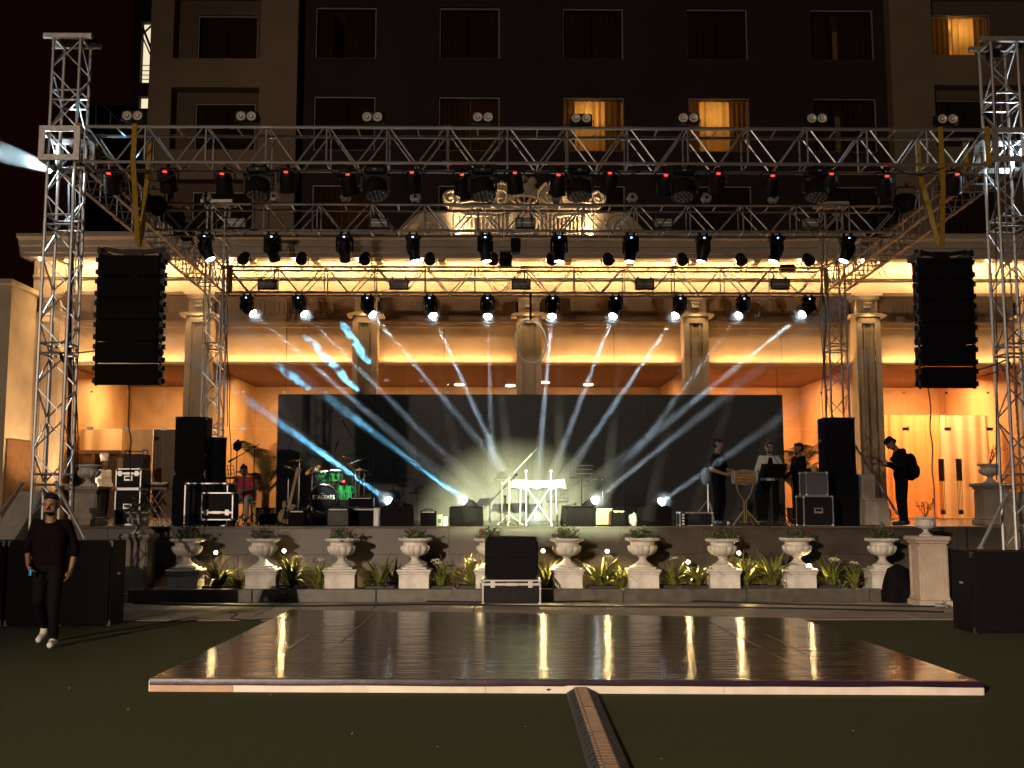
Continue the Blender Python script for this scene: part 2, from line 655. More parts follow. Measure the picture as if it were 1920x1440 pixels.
for i in range(ns + 1):
    u = i / ns
    x, y = dfp(u, 0)
    w = 0.004 * mnoise.noise(Vector((x * 3, 1, 0)))
    zb = 0.066 + 0.007 * mnoise.noise(Vector((x * 1.3, 5, 0))) + (0.004 if u > .5 else -0.004)
    vv += [(x, y + 0.03, DH + 0.004), (x, y - 0.016 + w, DH + 0.003), (x, y - 0.022 + w, DH - 0.012), (x, y - 0.0215 + w * 1.5, zb)]
for i in range(ns):
    for k in range(3):
        a = i * 4 + k
        ff.append((a, a + 4, a + 5, a + 1))
sk.add(vv, ff).build('vinyl_skirt', mat('purple_black_vinyl', (0.018, 0.005, 0.016), 0.38, 0, 0.3, 8, 0.1, 20, spec=0.3), df, smooth=True)

# scraps lying on the lawn
lt = MB()
rq = random.Random(31)
for px, py in ((507, 1302), (380, 1190), (660, 1375), (414, 1318), (1280, 1240), (1240, 1422), (985, 1362), (240, 1330), (1600, 1370), (1700, 1215), (130, 1290), (820, 1400)):
    c = on_plane(px, py, .006)
    a = rq.uniform(0, 6)
    u, w = Vector((cos(a), sin(a), .15)) * rq.uniform(.012, .03), Vector((-sin(a), cos(a), .1)) * rq.uniform(.006, .014)
    lt.add([c - u, c + w, c + u, c - w], [(0, 1, 2, 3)])
tag(lt.build('litter', mat('paper_scrap', (.45, .40, .32), .8), None, fix=False), 'small pale scraps scattered on the lawn', 'litter', kind='stuff')

# ================================================================== cable ramp on the lawn
RUB = mat('worn_black_rubber', (0.030, 0.028, 0.030), 0.6, 0, 0.35, 9, 0.4, 60)
LIDM = mat('pale_ramp_lid', (0.20, 0.125, 0.075), 0.55, 0, 0.2, 14, 0.3, 120)
ra, rb = on_plane(1090, 1300, 0), on_plane(1152, 1470, 0)
ramp = thing('cable_ramp', 'cable protector ramp with a worn tan lid leading to the dance floor', 'cable ramp', (ra.x, ra.y, 0))
dirv = (rb - ra).normalized()
side = Vector((dirv.y, -dirv.x, 0)) * -1
if side.x < 0:
    side = -side
L = 0.92
nseg = 5
for k in range(nseg):
    p = dirv * (k * L)

    def rp_(s_, t_, z_):
        v = p + side * s_ + dirv * t_
        return (v.x, v.y, z_)
    b = MB()
    for sgn in (-1, 1):
        prof = [(sgn * 0.052, 0.004), (sgn * 0.132, 0.004), (sgn * 0.128, 0.012), (sgn * 0.062, 0.05), (sgn * 0.052, 0.05)]
        n = len(prof)
        vs_ = [rp_(s_, 0.003, z_) for s_, z_ in prof] + [rp_(s_, L - 0.003, z_) for s_, z_ in prof]
        b.add(vs_, [tuple(range(n)), tuple(range(2 * n - 1, n - 1, -1))] + [(i, n + i, n + (i + 1) % n, (i + 1) % n) for i in range(n)])
        for t in range(6):
            tt = 0.08 + t * 0.15
            vs_ = [rp_(sgn * 0.075, tt, 0.043), rp_(sgn * 0.075, tt + 0.035, 0.043), rp_(sgn * 0.115, tt + 0.075, 0.020), rp_(sgn * 0.115, tt + 0.04, 0.020)]
            b.add(vs_ + [(x, y, z + 0.006) for x, y, z in vs_], [(4, 5, 6, 7), (0, 1, 5, 4), (1, 2, 6, 5), (2, 3, 7, 6), (3, 0, 4, 7)])
    b.build('rubber_side', RUB, ramp)
    b = MB()
    b.add([rp_(-.050, .003, .045), rp_(.050, .003, .045), rp_(.050, L - .003, .045), rp_(-.050, L - .003, .045), rp_(-.050, .003, .058), rp_(.050, .003, .058), rp_(.050, L - .003, .058), rp_(-.050, L - .003, .058)],
          [(3, 2, 1, 0), (4, 5, 6, 7), (0, 1, 5, 4), (1, 2, 6, 5), (2, 3, 7, 6), (3, 0, 4, 7)])
    for t in range(22):
        tt = 0.03 + t * 0.04
        vs_ = [rp_(-.04, tt, .0575), rp_(.04, tt, .0575), rp_(.04, tt + .016, .0575), rp_(-.04, tt + .016, .0575)]
        b.add(vs_ + [(x, y, z + 0.004) for x, y, z in vs_], [(4, 5, 6, 7), (0, 1, 5, 4), (1, 2, 6, 5), (2, 3, 7, 6), (3, 0, 4, 7)])
    # teeth that hook the lid to the side
    for t in range(12):
        tt = 0.03 + t * 0.076
        vs_ = [rp_(-.070, tt, .05), rp_(-.050, tt, .05), rp_(-.050, tt + .03, .05), rp_(-.070, tt + .03, .05)]
        b.add(vs_ + [(x, y, z + 0.007) for x, y, z in vs_], [(4, 5, 6, 7), (0, 1, 5, 4), (1, 2, 6, 5), (2, 3, 7, 6), (3, 0, 4, 7)])
    b.build('hinged_lid', LIDM, ramp)
pb = on_plane(1052, 1292, 0.03)
plug = thing('power_connector', 'blue power connector lying against the edge of the dance floor', 'connector', (pb.x, pb.y - 0.03, 0.0))
MB().cyl((-.12, 0, .035), (.02, 0.01, .035), .03, .03, 12).cyl((.02, .01, .035), (.07, .012, .035), .034, .034, 12).build('plug_body', mat('blue_plastic', (0.01, 0.07, 0.20), 0.35), plug, smooth=True)
MB().cyl((-.15, -.002, .035), (-.12, 0, .035), .022, .028, 12).build('collar', BLACK, plug, smooth=True)

# ================================================================== mast that carries the grounds lamps
ms = thing('lamp_mast', 'tall lamp mast with an added light cutting plate beyond the lawn', 'lamp mast', (FLOOD.x, FLOOD.y, 0))
dh_ = Vector((FLOOD_AT.x - FLOOD.x, FLOOD_AT.y - FLOOD.y, 0)).normalized()
Rm = Matrix.Rotation(atan2(dh_.y, dh_.x), 3, 'Z')
MB().cyl((-.35 * dh_.x, -.35 * dh_.y, 0), (-.35 * dh_.x, -.35 * dh_.y, FLOOD.z + 1.3), .09, .06, 12).build('mast_pole', STEEL, ms, smooth=True)
for z_ in (FLOOD.z, FLOOD.z - .9):
    MB().box(-dh_ * .2 + Vector((0, 0, z_)), (.2, .5, .36), rot=Rm).build('lamp_housing', BLACK, ms)
MB().box(dh_ * .6 + Vector((0, 0, FLOOD.z - .6 * (FLOOD.z - 1.65) / 46 + .2)), (.012, 1.6, .4), rot=Rm).build('light_cut_plate', BLACK, ms)  # unseen plate added to keep the flood low, off the stage
for s_ in (-1, 1):
    MB().box(dh_ * .25 + Rm @ Vector((0, s_ * .78, FLOOD.z + .16)), (.75, .02, .05), rot=Rm).build('cut_plate_arm', BLACK, ms)

# follow spot behind the audience, with an added plate that keeps its light off the terrace wall
fsp = thing('follow_spot', 'follow spot on a tall stand behind the audience', 'follow spot', (FOLLOW.x, FOLLOW.y, 0))
MB().cyl((0, -.5, 0), (0, -.5, FOLLOW.z - .1), .06, .05, 10).build('stand_pole', STEEL, fsp, smooth=True)
MB().cyl((0, -.9, FOLLOW.z + .08), (0, -.06, FOLLOW.z), .16, .16, 16).build('lamp_barrel', BLACK, fsp, smooth=True)
MB().box((0, .5, FOLLOW.z - .5 * (FOLLOW.z - 1.32) / 39.1 - .15), (.6, .01, .3)).build('light_cut_flap', BLACK, fsp)
for s_ in (-1, 1):
    MB().box((s_ * .28, .1, FOLLOW.z - .2), (.02, .8, .04)).build('cut_flap_arm', BLACK, fsp)

# ================================================================== banquet hall facade
HF = 28.2                                     # frieze plane
HW = 28.7                                     # wall plane under the frieze


def zx(py, Y):
    return at(960, py, Y).z


PIL_PX = [92, 373, 685, 992, 1304, 1626, 1940]
PIL_X = [at(p, 650, 28.3).x for p in PIL_PX]
Z_BOT = zx(548, HF)
Z_TOP = zx(492, HF)
Z_LEDGE = zx(681, HW)
hall = thing('banquet_hall', 'cream classical banquet hall with pilasters, lit frieze and glass doors behind the stage', 'building', (0, HF, 0))
H0 = Vector((0, HF, 0))
XL, XR = PIL_X[0] - 0.45, PIL_X[-1] + 3.0
hy = lambda Y: Y - HF
# frieze beam
MB().box(((XL + XR) / 2, 0.25, (Z_BOT + Z_TOP) / 2 + 0.1), (XR - XL, 0.5, Z_TOP - Z_BOT + 0.2)).build('frieze', STONE, hall)
zm = zx(520, HF)
fr = MB()
fr.box(((XL + XR) / 2, -0.03, zm), (XR - XL, 0.07, 0.05))
fr.box(((XL + XR) / 2, -0.018, zm - 0.05), (XR - XL, 0.04, 0.035))
fr.build('frieze_moulding', STONE, hall)
# pointed leaf arches along the frieze
lf = MB()
hh = Z_TOP - zm - 0.03
for sgn in (-1, 1):
    pts = [(sgn * 0.235 * (1 - t) ** 0.5 * (1 if t < 1 else 0), -0.012, t * hh) for t in [i / 8 for i in range(9)]]
    lf.tube([(x, y, z) for x, y, z in pts], [0.026] * 8 + [0.014], 5)
lf.tube([(-0.07, -0.008, 0), (-0.02, -0.02, hh * .5), (0, -0.012, hh * .8)], [0.02, 0.03, 0.01], 5)
lf.tube([(0.07, -0.008, 0), (0.02, -0.02, hh * .5), (0, -0.012, hh * .8)], [0.02, 0.03, 0.01], 5)
leaf_me = lf.mesh('frieze_leaf', STONE, smooth=True)
x = XL + 0.3
while x < XR - 0.3:
    obj('frieze_leaf', leaf_me, hall, (x, 0, zm + 0.03))
    x += 0.56
# cornice, stepping out
zc0 = Z_TOP + 0.02
zc1 = zx(440, 27.5)
prof = [(0.5, zc0), (-0.45, zc0), (-0.45, zc0 + 0.09), (-0.50, zc0 + 0.12), (-0.50, zc0 + 0.26), (-0.56, zc0 + 0.29), (-0.58, zc0 + 0.42), (-0.64, zc0 + 0.46), (-0.66, zc1 - 0.12), (-0.72, zc1 - 0.08), (-0.72, zc1), (0.5, zc1)]
MB().prism(prof, 'x', XL - 0.2, XR).build('cornice', GREYSTONE, hall)
# soffit brackets
br = MB().box((0, -0.2, zc0 - 0.045), (0.17, 0.36, 0.09)).box((0, -0.36, zc0 - 0.02), (0.21, 0.08, 0.05)).mesh('cornice_bracket', STONE)
x = XL + 0.85
while x < XR:
    obj('cornice_bracket', br, hall, (x, 0, 0))
    x += 1.68
# lamps under the cornice
bul = MB().lathe([(0.0, 0.03), (0.035, 0.03), (0.045, 0.0), (0.03, -0.03), (0.0, -0.035)], 10, close=False).mesh('cornice_lamp', WARM_BULB, smooth=True)
i = 0
x = XL + 0.3
while x < XR:
    obj('cornice_lamp', bul, hall, (x, -0.36, zc0 - 0.05))
    x += 1.68
# attic parapet behind the cornice
MB().box(((XL + XR) / 2, 0.75, zc1 + 0.12), (XR - XL, 0.5, 0.5)).build('parapet', GREYSTONE, hall)

# bays
INT_WALL = mat('orange_interior_wall', (0.42, 0.25, 0.11), 0.55, 0, 0.35, 0.9, 0.03, 8)
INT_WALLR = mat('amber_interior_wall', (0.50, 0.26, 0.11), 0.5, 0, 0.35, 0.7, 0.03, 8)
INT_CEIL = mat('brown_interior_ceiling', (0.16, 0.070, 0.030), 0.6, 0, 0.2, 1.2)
PANE = pane_mat('window_glass', (0.94, 0.90, 0.84), 0.06, 0.03)
FIT = mat('glass_fitting_steel', (0.30, 0.26, 0.22), 0.35, 0.8)
pw_ = 0.66
zs_top = zx(592, 28.1)
for i, X in enumerate(PIL_X):
    p = MB()
    zb = TZ
    zt = zs_top
    yb = hy(28.1)
    p.box((X, yb + 0.36, (zb + 0.34 + zt) / 2), (pw_, 0.5, zt - zb - 0.34))
    sh = p.build('pilaster', STONE, hall)
    pp = MB()
    for sx in (-1, 1):
        pp.box((X + sx * (pw_ / 2 - 0.075), yb + 0.08, (zb + 0.34 + zt) / 2), (0.15, 0.058, zt - zb - 0.34))
        pp.box((X + sx * 0.105, yb + 0.094, (zb + 0.5 + zt - 0.16) / 2), (0.035, 0.03, zt - zb - 0.66))
    pp.box((X, yb + 0.082, zt - 0.09), (pw_ - 0.302, 0.054, 0.18))
    pp.box((X, yb + 0.082, zb + 0.43), (pw_ - 0.302, 0.054, 0.18))
    pp.build('pilaster_strip', STONE, sh)
    bs = MB()
    bs.box((X, yb + 0.33, zb + 0.13), (pw_ + 0.16, 0.62, 0.26))
    bs.box((X, yb + 0.33, zb + 0.30), (pw_ + 0.08, 0.56, 0.08))
    bs.build('pilaster_base', STONE, sh)
    c = MB()
    zc = zs_top
    c.box((X, yb + 0.33, zc + 0.035), (pw_ + 0.30, 0.62, 0.07))
    c.box((X, yb + 0.33, zc + 0.085), (pw_ + 0.14, 0.54, 0.03))
    c.box((X, yb + 0.36, zc + 0.10 + (Z_BOT - zc - 0.1 - 0.17) / 2), (pw_ * 0.86, 0.46, Z_BOT - zc - 0.1 - 0.17))
    c.box((X, yb + 0.31, Z_BOT - 0.13), (pw_ * 0.98, 0.56, 0.09))
    c.box((X, yb + 0.29, Z_BOT - 0.045), (pw_ * 1.2, 0.60, 0.088))
    c.build('capital', STONE, sh)
    lm = MB().box((X, yb + 0.09, zc + 0.30), (0.16, 0.12, 0.13)).box((X, yb + 0.09, zc + 0.375), (0.20, 0.15, 0.02)).build('capital_lamp', mat('lamp_housing', (0.5, 0.42, 0.3), 0.5), sh)
# wall panels, flutes, ledges, panes
rnd = random.Random(3)
for i in range(len(PIL_X) - 1):
    xa, xb = PIL_X[i] + pw_ / 2, PIL_X[i + 1] - pw_ / 2
    xm, w = (xa + xb) / 2, xb - xa
    z0, z1 = Z_LEDGE, Z_BOT
    wp = MB().box((xm, hy(HW) + 0.15, (z0 + z1) / 2), (w, 0.3, z1 - z0)).build('wall_panel', STONE2, hall)
    mo = MB()
    zmo = zx(604, HW)
    for dz, t, pr in ((0, 0.05, 0.09), (-0.05, 0.03, 0.06), (0.055, 0.03, 0.05), (-0.12, 0.08, 0.03)):
        mo.box((xm, hy(HW) - pr / 2, zmo + dz), (w, pr, t))
    mo.build('panel_moulding', STONE2, wp)
    zf0, zf1 = zx(590, HW), zx(566, HW)
    fl = MB().box((0, -0.012, (zf0 + zf1) / 2), (0.055, 0.03, zf1 - zf0)).mesh('flute', STONE2)
    x = xa + 0.6
    while x < xb - 0.6:
        obj('flute', fl, wp, (x, hy(HW), 0))
        x += 0.135
    # vertical joint of the panel
    MB().box((xm + rnd.uniform(-.4, .4), hy(HW) - 0.002, (z0 + zmo) / 2), (0.012, 0.008, zmo - z0 - 0.2)).build('panel_joint', mat('joint_dark', (0.05, 0.035, 0.02), 0.9), wp)
    MB().box((xm, hy(HW) - 0.02, z0 - 0.03), (w, 0.34, 0.06)).build('ledge', STONE, hall)
    # glass front
    gy = hy(HW) + 0.07
    ztop = z0 - 0.062
    zd = zx(804, HW + 0.1)
    cols = [xa + 0.01, xa + w * 0.205, xa + w * 0.5, xa + w * 0.795, xb - 0.01]
    for k in range(4):
        for (za, zb_) in ((TZ + 0.012, zd - 0.008), (zd + 0.008, ztop)):
            a, b = cols[k] + 0.007, cols[k + 1] - 0.007
            MB().box(((a + b) / 2, gy, (za + zb_) / 2), (b - a, 0.012, zb_ - za)).build('glass_pane', PANE, hall)
        if k:
            MB().box((cols[k], gy - 0.014, zd), (0.17, 0.03, 0.09)).build('patch_fitting', FIT, hall)
            zq = zx(735, HW)
            MB().box((cols[k], gy - 0.014, zq), (0.07, 0.025, 0.05)).build('patch_fitting', FIT, hall)
    MB().box((cols[2], gy + 0.07, (zd + ztop) / 2), (0.018, 0.12, ztop - zd)).build('glass_fin', PANE, hall)
    if i in (0, 5):
        for sx in (-1, 1):
            hnd = MB()
            hx = cols[2] + sx * 0.24
            if i == 0:
                hx = cols[2] + sx * 0.12
            za, zb_ = TZ + 0.12, zx(860, HW)
            hnd.box((hx, gy - 0.06, zb_ - (zb_ - za) * 0.2), (0.15, 0.03, (zb_ - za) * 0.4))
            hnd.box((hx, gy - 0.06, za + 0.06), (0.13, 0.03, 0.12))
            for q_ in (-0.06, -0.02, 0.02, 0.06):
                hnd.cyl((hx + q_, gy - 0.06, za), (hx + q_, gy - 0.06, zb_ - (zb_ - za) * 0.4), 0.008, n=6)
            hnd.build('door_handle', mat('bronze_handle', (0.16, 0.10, 0.05), 0.4, 0.6), hall)
# rooms behind the glass
YB = 34.4
ZC = Z_LEDGE - 0.05
MB().box(((XL + XR) / 2, hy(YB) + 0.1, (TZ + ZC) / 2), (XR - XL, 0.2, ZC - TZ + 0.4)).build('room_back_wall', INT_WALL, hall)
MB().box(((PIL_X[4] + XR) / 2 + .2, hy(YB) - 0.02, (TZ + ZC) / 2), (XR - PIL_X[4] - .4, 0.03, ZC - TZ)).build('room_back_wall', INT_WALLR, hall)
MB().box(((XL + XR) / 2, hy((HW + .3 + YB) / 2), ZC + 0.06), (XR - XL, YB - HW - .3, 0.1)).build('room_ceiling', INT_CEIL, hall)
MB().box(((XL + XR) / 2, hy((HW + 0.2 + YB) / 2), TZ + 0.002), (XR - XL, YB - HW - 0.2, 0.012)).build('room_floor', mat('room_floor_tile', (0.35, 0.22, 0.12), 0.15, 0, 0.1, 2), hall)
for X_ in (PIL_X[0], PIL_X[1], PIL_X[4] + 0.1, PIL_X[5], PIL_X[6]):
    MB().box((X_, hy((HW + .5 + YB) / 2), (TZ + ZC) / 2), (0.3, YB - HW - 0.5, ZC - TZ)).build('room_partition', INT_WALLR if X_ > 5 else INT_WALL, hall)
REFLECTED_GLOW = glow('reflected_lamp_disc', (1.0, 0.90, 0.72), 30)  # glowing discs put in for lamps reflected in the glass
dl = MB().lathe([(0.15, 0), (0.13, -0.02), (0.0, -0.022)], 16, close=False)
dlm = dl.mesh('reflected_lamp_disc', REFLECTED_GLOW)
for px, py in ((861, 721), (957, 723), (1021, 717), (1103, 721)):
    P_ = on_plane(px, py, ZC - 0.002)
    obj('reflected_lamp_disc', dlm, hall, (P_.x, hy(min(P_.y, YB - .4)), ZC - 0.002))


def folds(x0, x1, z0, z1, y, amp=0.05, wl=0.16, seed=0, thick=0.0):
    b = MB()
    n = max(8, int((x1 - x0) / wl * 8))
    vs_, fs = [], []
    r = random.Random(seed)
    ph = r.uniform(0, 6)
    for j, z in enumerate((z0, z0 + (z1 - z0) * .5, z1)):
        for k in range(n + 1):
            x = x0 + (x1 - x0) * k / n
            d = amp * sin(2 * pi * x / wl + ph + 1.6 * sin(x * 2.3 + seed)) * (0.7 + 0.3 * sin(x * 5 + seed + j))
            vs_.append((x, y + d, z))
    W = n + 1
    for j in range(2):
        for k in range(n):
            fs.append((j * W + k, j * W + k + 1, (j + 1) * W + k + 1, (j + 1) * W + k))
    b.add(vs_, fs)
    return b


SHEER = cloth_through('orange_sheer_curtain', (0.85, 0.42, 0.16), 0.62)
CREAMC = cloth_through('cream_curtain', (0.85, 0.66, 0.40), 0.5)
xa, xb = PIL_X[5] + pw_ / 2, PIL_X[6] - pw_ / 2
zd = zx(804, HW + 0.1)
folds(xa + 0.05, xa + (xb - xa) * 0.60, TZ + 0.02, zd + 0.5, hy(30.2), 0.05, 0.3, 2).build('sheer_curtain', SHEER, hall, smooth=True)
folds(xa + (xb - xa) * 0.61, xa + (xb - xa) * 0.97, TZ + 0.02, zd + 0.5, hy(30.3), 0.05, 0.34, 5).build('sheer_curtain', CREAMC, hall, smooth=True)
# left room: pale board, draped counter and wooden hutch
LX = lambda px, Y: at(px, 850, Y).x
MB().box(((LX(236, 31) + LX(286, 31)) / 2, hy(31), (TZ + zx(806, 31)) / 2), (LX(286, 31) - LX(236, 31), 0.06, zx(806, 31) - TZ)).build('white_board', mat('white_board_paint', (0.75, 0.66, 0.48), 0.5), hall)
MB().box(((LX(288, 30.6) + LX(335, 30.6)) / 2, hy(30.6), (TZ + zx(806, 30.6)) / 2), (LX(335, 30.6) - LX(288, 30.6), 0.1, zx(806, 30.6) - TZ)).build('screen_and_shade_panel', mat('screen_and_shade_brown', (0.03, 0.018, 0.012), 0.3), hall)
folds(LX(150, 30.3), LX(228, 30.3), zx(850, 30.3), zx(805, 30.3), hy(30.3), 0.07, 0.55, 9).build('swag_curtain', CREAMC, hall, smooth=True)
hw_ = MB()
x0, x1 = LX(133, 29.6), LX(228, 29.6)
zt = zx(852, 29.6)
for xx in (x0 + 0.04, x1 - 0.04, (x0 + x1) / 2):
    hw_.box((xx, hy(29.6), (TZ + zt) / 2), (0.08, 0.4, zt - TZ))
hw_.box(((x0 + x1) / 2, hy(29.6), zt + 0.05), (x1 - x0 + 0.1, 0.5, 0.1))
hw_.box(((x0 + x1) / 2, hy(29.6) + 0.18, (TZ + zt) / 2), (x1 - x0, 0.04, zt - TZ))
hw_.build('wooden_hutch', mat('brown_wood', (0.16, 0.075, 0.03), 0.5, 0, 0.25, 6), hall)
MB().box((at(1377, 691, 31.5).x, hy(31.5), at(1377, 691, 31.5).z), (0.42, 0.06, 0.22)).build('exit_sign_box', glow('exit_sign_glow', (0.45, 0.9, 0.75), 1.1), hall)

# rooftop scrolls over the middle
SC = mat('scroll_render', (0.42, 0.33, 0.23), 0.75, 0, 0.1, 3, 0.1, 30)
YS = 27.9


def S(px, py, Y=YS):
    p = at(px, py, Y)
    return p.x, p.z


def scroll(px, py, rpx, turns=1.7, flip=1, start=0.0, name='scroll'):
    cx, cz = S(px, py)
    r = rpx * YS / 2000
    b = MB()
    out = [(cx + r * cos(a), cz + r * sin(a)) for a in [2 * pi * k / 28 for k in range(28)]]
    b.prism(out, 'y', hy(YS) - 0.0, hy(YS) + 0.3)
    o = b.build(name, SC, hall, smooth=True)
    s_ = MB()
    pts = []
    n = 44
    for k in range(n + 1):
        t = k / n
        a = start + flip * turns * 2 * pi * t
        rr = r * (1.0 - 0.86 * t)
        pts.append((cx + rr * cos(a), hy(YS) - 0.02, cz + rr * sin(a)))
    s_.tube(pts, [0.055 * (1 - 0.5 * k / n) for k in range(n + 1)], 6)
    s_.ell((cx, hy(YS) - 0.01, cz), (0.07, 0.07, 0.07), 10, 6)
    s_.build('scroll_ridge', SC, o, smooth=True)


scroll(938, 372, 31, 1.8, -1, pi * 0.5)
scroll(1035, 372, 31, 1.8, 1, pi * 0.5)
scroll(845, 371, 16, 1.6, 1, -pi * .3)
scroll(1121, 372, 16, 1.6, -1, pi * 1.3)
scroll(801, 428, 30, 1.7, -1, pi * 0.6)
scroll(1160, 428, 30, 1.7, 1, pi * 0.4)
for sgn, x0, x1 in ((1, 838, 960), (-1, 1013, 1131)):
    top, bot = [], []
    n = 16
    xs_ = (840, 930) if sgn > 0 else (1126, 1044)
    for k in range(n + 1):
        t = k / n
        px = xs_[0] + (xs_[1] - xs_[0]) * t
        yt = 381 - 20 * t ** 2.2
        yb = 388 + 14 * sin(pi * t) ** 1.0 * (1 - t) + 18 * t
        top.append(S(px, yt))
        bot.append(S(px, yb))
    poly = top + bot[::-1]
    b = MB().prism(poly, 'y', hy(YS) + 0.03, hy(YS) + 0.28)
    o = b.build('scroll_sweep', SC, hall)
    MB().tube([(x, hy(YS) + 0.02, z) for x, z in top], 0.04, 6).tube([(x, hy(YS) + 0.02, z) for x, z in bot], 0.04, 6).build('scroll_ridge', SC, o, smooth=True)
for sgn, xs_ in ((1, (735, 800)), (-1, (1225, 1160))):
    top = [S(xs_[0] + (xs_[1] - xs_[0]) * k / 10, 448 - 50 * sin(pi / 2 * k / 10) ** 1.5) for k in range(11)]
    b = MB().prism(top + [S(xs_[1], 452), S(xs_[0], 452)], 'y', hy(YS) + 0.04, hy(YS) + 0.26)
    o = b.build('scroll_sweep', SC, hall)
    MB().tube([(x, hy(YS) + 0.03, z) for x, z in top], 0.045, 6).build('scroll_ridge', SC, o, smooth=True)
# fluted block below the scrolls
(x0, z0), (x1, z1) = S(850, 447), S(1112, 398)
blk = MB().box(((x0 + x1) / 2, hy(YS) + 0.25, (z0 + z1) / 2), (x1 - x0, 0.3, z1 - z0)).box(((x0 + x1) / 2, hy(YS) + 0.2, z1 + 0.05), (x1 - x0 + .2, 0.5, 0.1)).build('fluted_block', SC, hall)
rbm = MB().box((0, 0, 0), (0.05, 0.10, z1 - z0 - 0.08)).mesh('fluting', SC)
k = 0
x = x0 + 0.12
while x < x1 - 0.1:
    if abs(x - (x0 + x1) / 2) > 0.35:
        obj('fluting', rbm, blk, (x, hy(YS) + 0.08, (z0 + z1) / 2))
    x += 0.105
for xe in (x0 - 0.25, x1 + 0.25):
    MB().box((xe, hy(YS) + 0.22, (z0 + z1) / 2), (0.45, 0.3, z1 - z0)).build('pier', SC, hall)
# central shell cartouche
cx, cz = S(983, 397)
ct = MB()
for k in range(9):
    a = pi * (0.06 + 0.88 * k / 8)
    ct.tube([(cx, hy(YS) - .05, cz), (cx + 0.30 * cos(a), hy(YS) - 0.08, cz + 0.24 * sin(a)), (cx + 0.5 * cos(a), hy(YS) - 0.03, cz + 0.38 * sin(a))], [0.02, 0.045, 0.055], 6)
ct.tube([(cx + 0.60 * cos(pi * k / 20), hy(YS) - 0.02, cz + 0.44 * sin(pi * k / 20)) for k in range(21)], 0.05, 6)
ct.ell((cx, hy(YS) + 0.02, cz - 0.25), (0.42, 0.12, 0.42), 16, 10)
for k in range(-2, 3):
    ct.ell((cx + 0.1 * k, hy(YS) - 0.02, cz - 0.05 - 0.03 * abs(k)), (0.06, 0.06, 0.08), 8, 6)
ct.build('shell_cartouche', SC, hall, smooth=True)
(cx, cz) = S(990, 352)
MB().ell((cx, hy(YS) + 0.15, cz), (0.22, 0.1, 0.2), 10, 8).ell((cx + 0.12, hy(YS) + 0.15, cz + 0.22), (0.13, 0.08, 0.13), 10, 8).ell((cx - .1, hy(YS) + .15, cz + .3), (0.10, 0.08, 0.10), 10, 8).ell((cx + .2, hy(YS) + .15, cz - .12), (0.2, 0.08, 0.14), 10, 8).build('finial_leaf', SC, hall, smooth=True)

# side wall of the wing at the far left
XW = at(57, 700, 28.0).x
wing = thing('side_wing', 'pale wing wall with brown wooden base at the far left edge', 'building', (XW, 27.3, 0))
zt = zx(545, 27.3)
MB().box((-1.6, 1.7, zt / 2), (3.2, 4.6, zt)).build('wing_wall', STONE, wing)
MB().box((-1.6, 1.6, zt + 0.06), (3.36, 4.76, 0.12)).build('wing_cap', STONE, wing)
zw = zx(826, 27.3)
MB().box((0.02, 1.7, (TZ + zw) / 2), (0.06, 4.4, zw - TZ)).build('wooden_base', mat('brown_wood', (0.16, 0.075, 0.03)), wing)
MB().box((-1.0, -0.63, (TZ + 5.6) / 2), (1.5, 0.06, 4.6)).build('screen_and_shade_panel', mat('screen_and_shade_brown', (0.03, 0.018, 0.012)), wing)  # dark panel stands in for shade on the wing's front face
MB().tube([(-0.9 + 0.28 * (1 - k / 30) * cos(k * .42), -0.65, 6.2 + 0.28 * (1 - k / 30) * sin(k * .42)) for k in range(31)], 0.03, 5).build('scroll_ridge', STONE, wing, smooth=True)

# lighting of the hall
WARM = (1.0, 0.66, 0.30)
for i in range(len(PIL_X) - 1):
    xm = (PIL_X[i] + PIL_X[i + 1]) / 2
    w = PIL_X[i + 1] - PIL_X[i]
    # frieze wash from under the cornice
    lamp('AREA', 'frieze_wash_lamp', (xm, HF - 0.34, zc0 - 0.07), 150, (1.0, 0.63, 0.29), aim=(xm, HF + 0.02, zc0 - 0.55), size=w * 0.95, size_y=0.05)
    # cove light on the ledge
    lamp('AREA', 'ledge_cove_lamp', (xm, HW - 0.15, Z_LEDGE + 0.03), 40, (1.0, 0.58, 0.25), aim=(xm, HW + 0.05, Z_LEDGE + 0.5), size=w * 0.8, size_y=0.04)
    # room ceiling lamp
    pr = (420, 420, 220, 220, 560, 760)[i]
    lamp('AREA', 'room_ceiling_lamp', (xm, 31.4, ZC - 0.06), pr, (1.0, 0.66, 0.35) if i < 4 else (1.0, 0.64, 0.34), aim=(xm, 32.0, TZ), size=2.6, size_y=1.2)
for X in PIL_X[:-1]:
    lamp('SPOT', 'capital_spot', (X, HF - 0.28, zs_top + 0.25), 18, WARM, aim=(X, HF + 0.02, zs_top - 1.6), size=0.03, spot=radians(95), blend=0.6)
    lamp('SPOT', 'capital_spot', (X, HF - 0.30, zs_top + 0.28), 5, WARM, aim=(X, HF + 0.1, zs_top + 1.6), size=0.03, spot=radians(110), blend=0.6)
for px in (857, 1108):
    P_ = at(px, 441, 27.55)
    MB().lathe([(0.0, -.03), (.05, -.03), (.06, .03), (0, .035)], 10, close=False).build('scroll_floodlight', WARM_BULB, hall, loc=P_ - H0)
    lamp('SPOT', 'scroll_flood', P_ + Vector((0, -0.05, 0.06)), 150, (1, 0.72, 0.42), aim=P_ + Vector((0.9 if px < 980 else -0.9, 0.55, 1.2)), size=0.05, spot=radians(140), blend=0.7)
P_ = at(735, 445, 27.6)
lamp('SPOT', 'scroll_flood', P_ + Vector((0, -.05, .03)), 60, (1, 0.74, 0.42), aim=P_ + Vector((0.9, 0.4, 0.6)), size=0.05, spot=radians(130), blend=0.7)
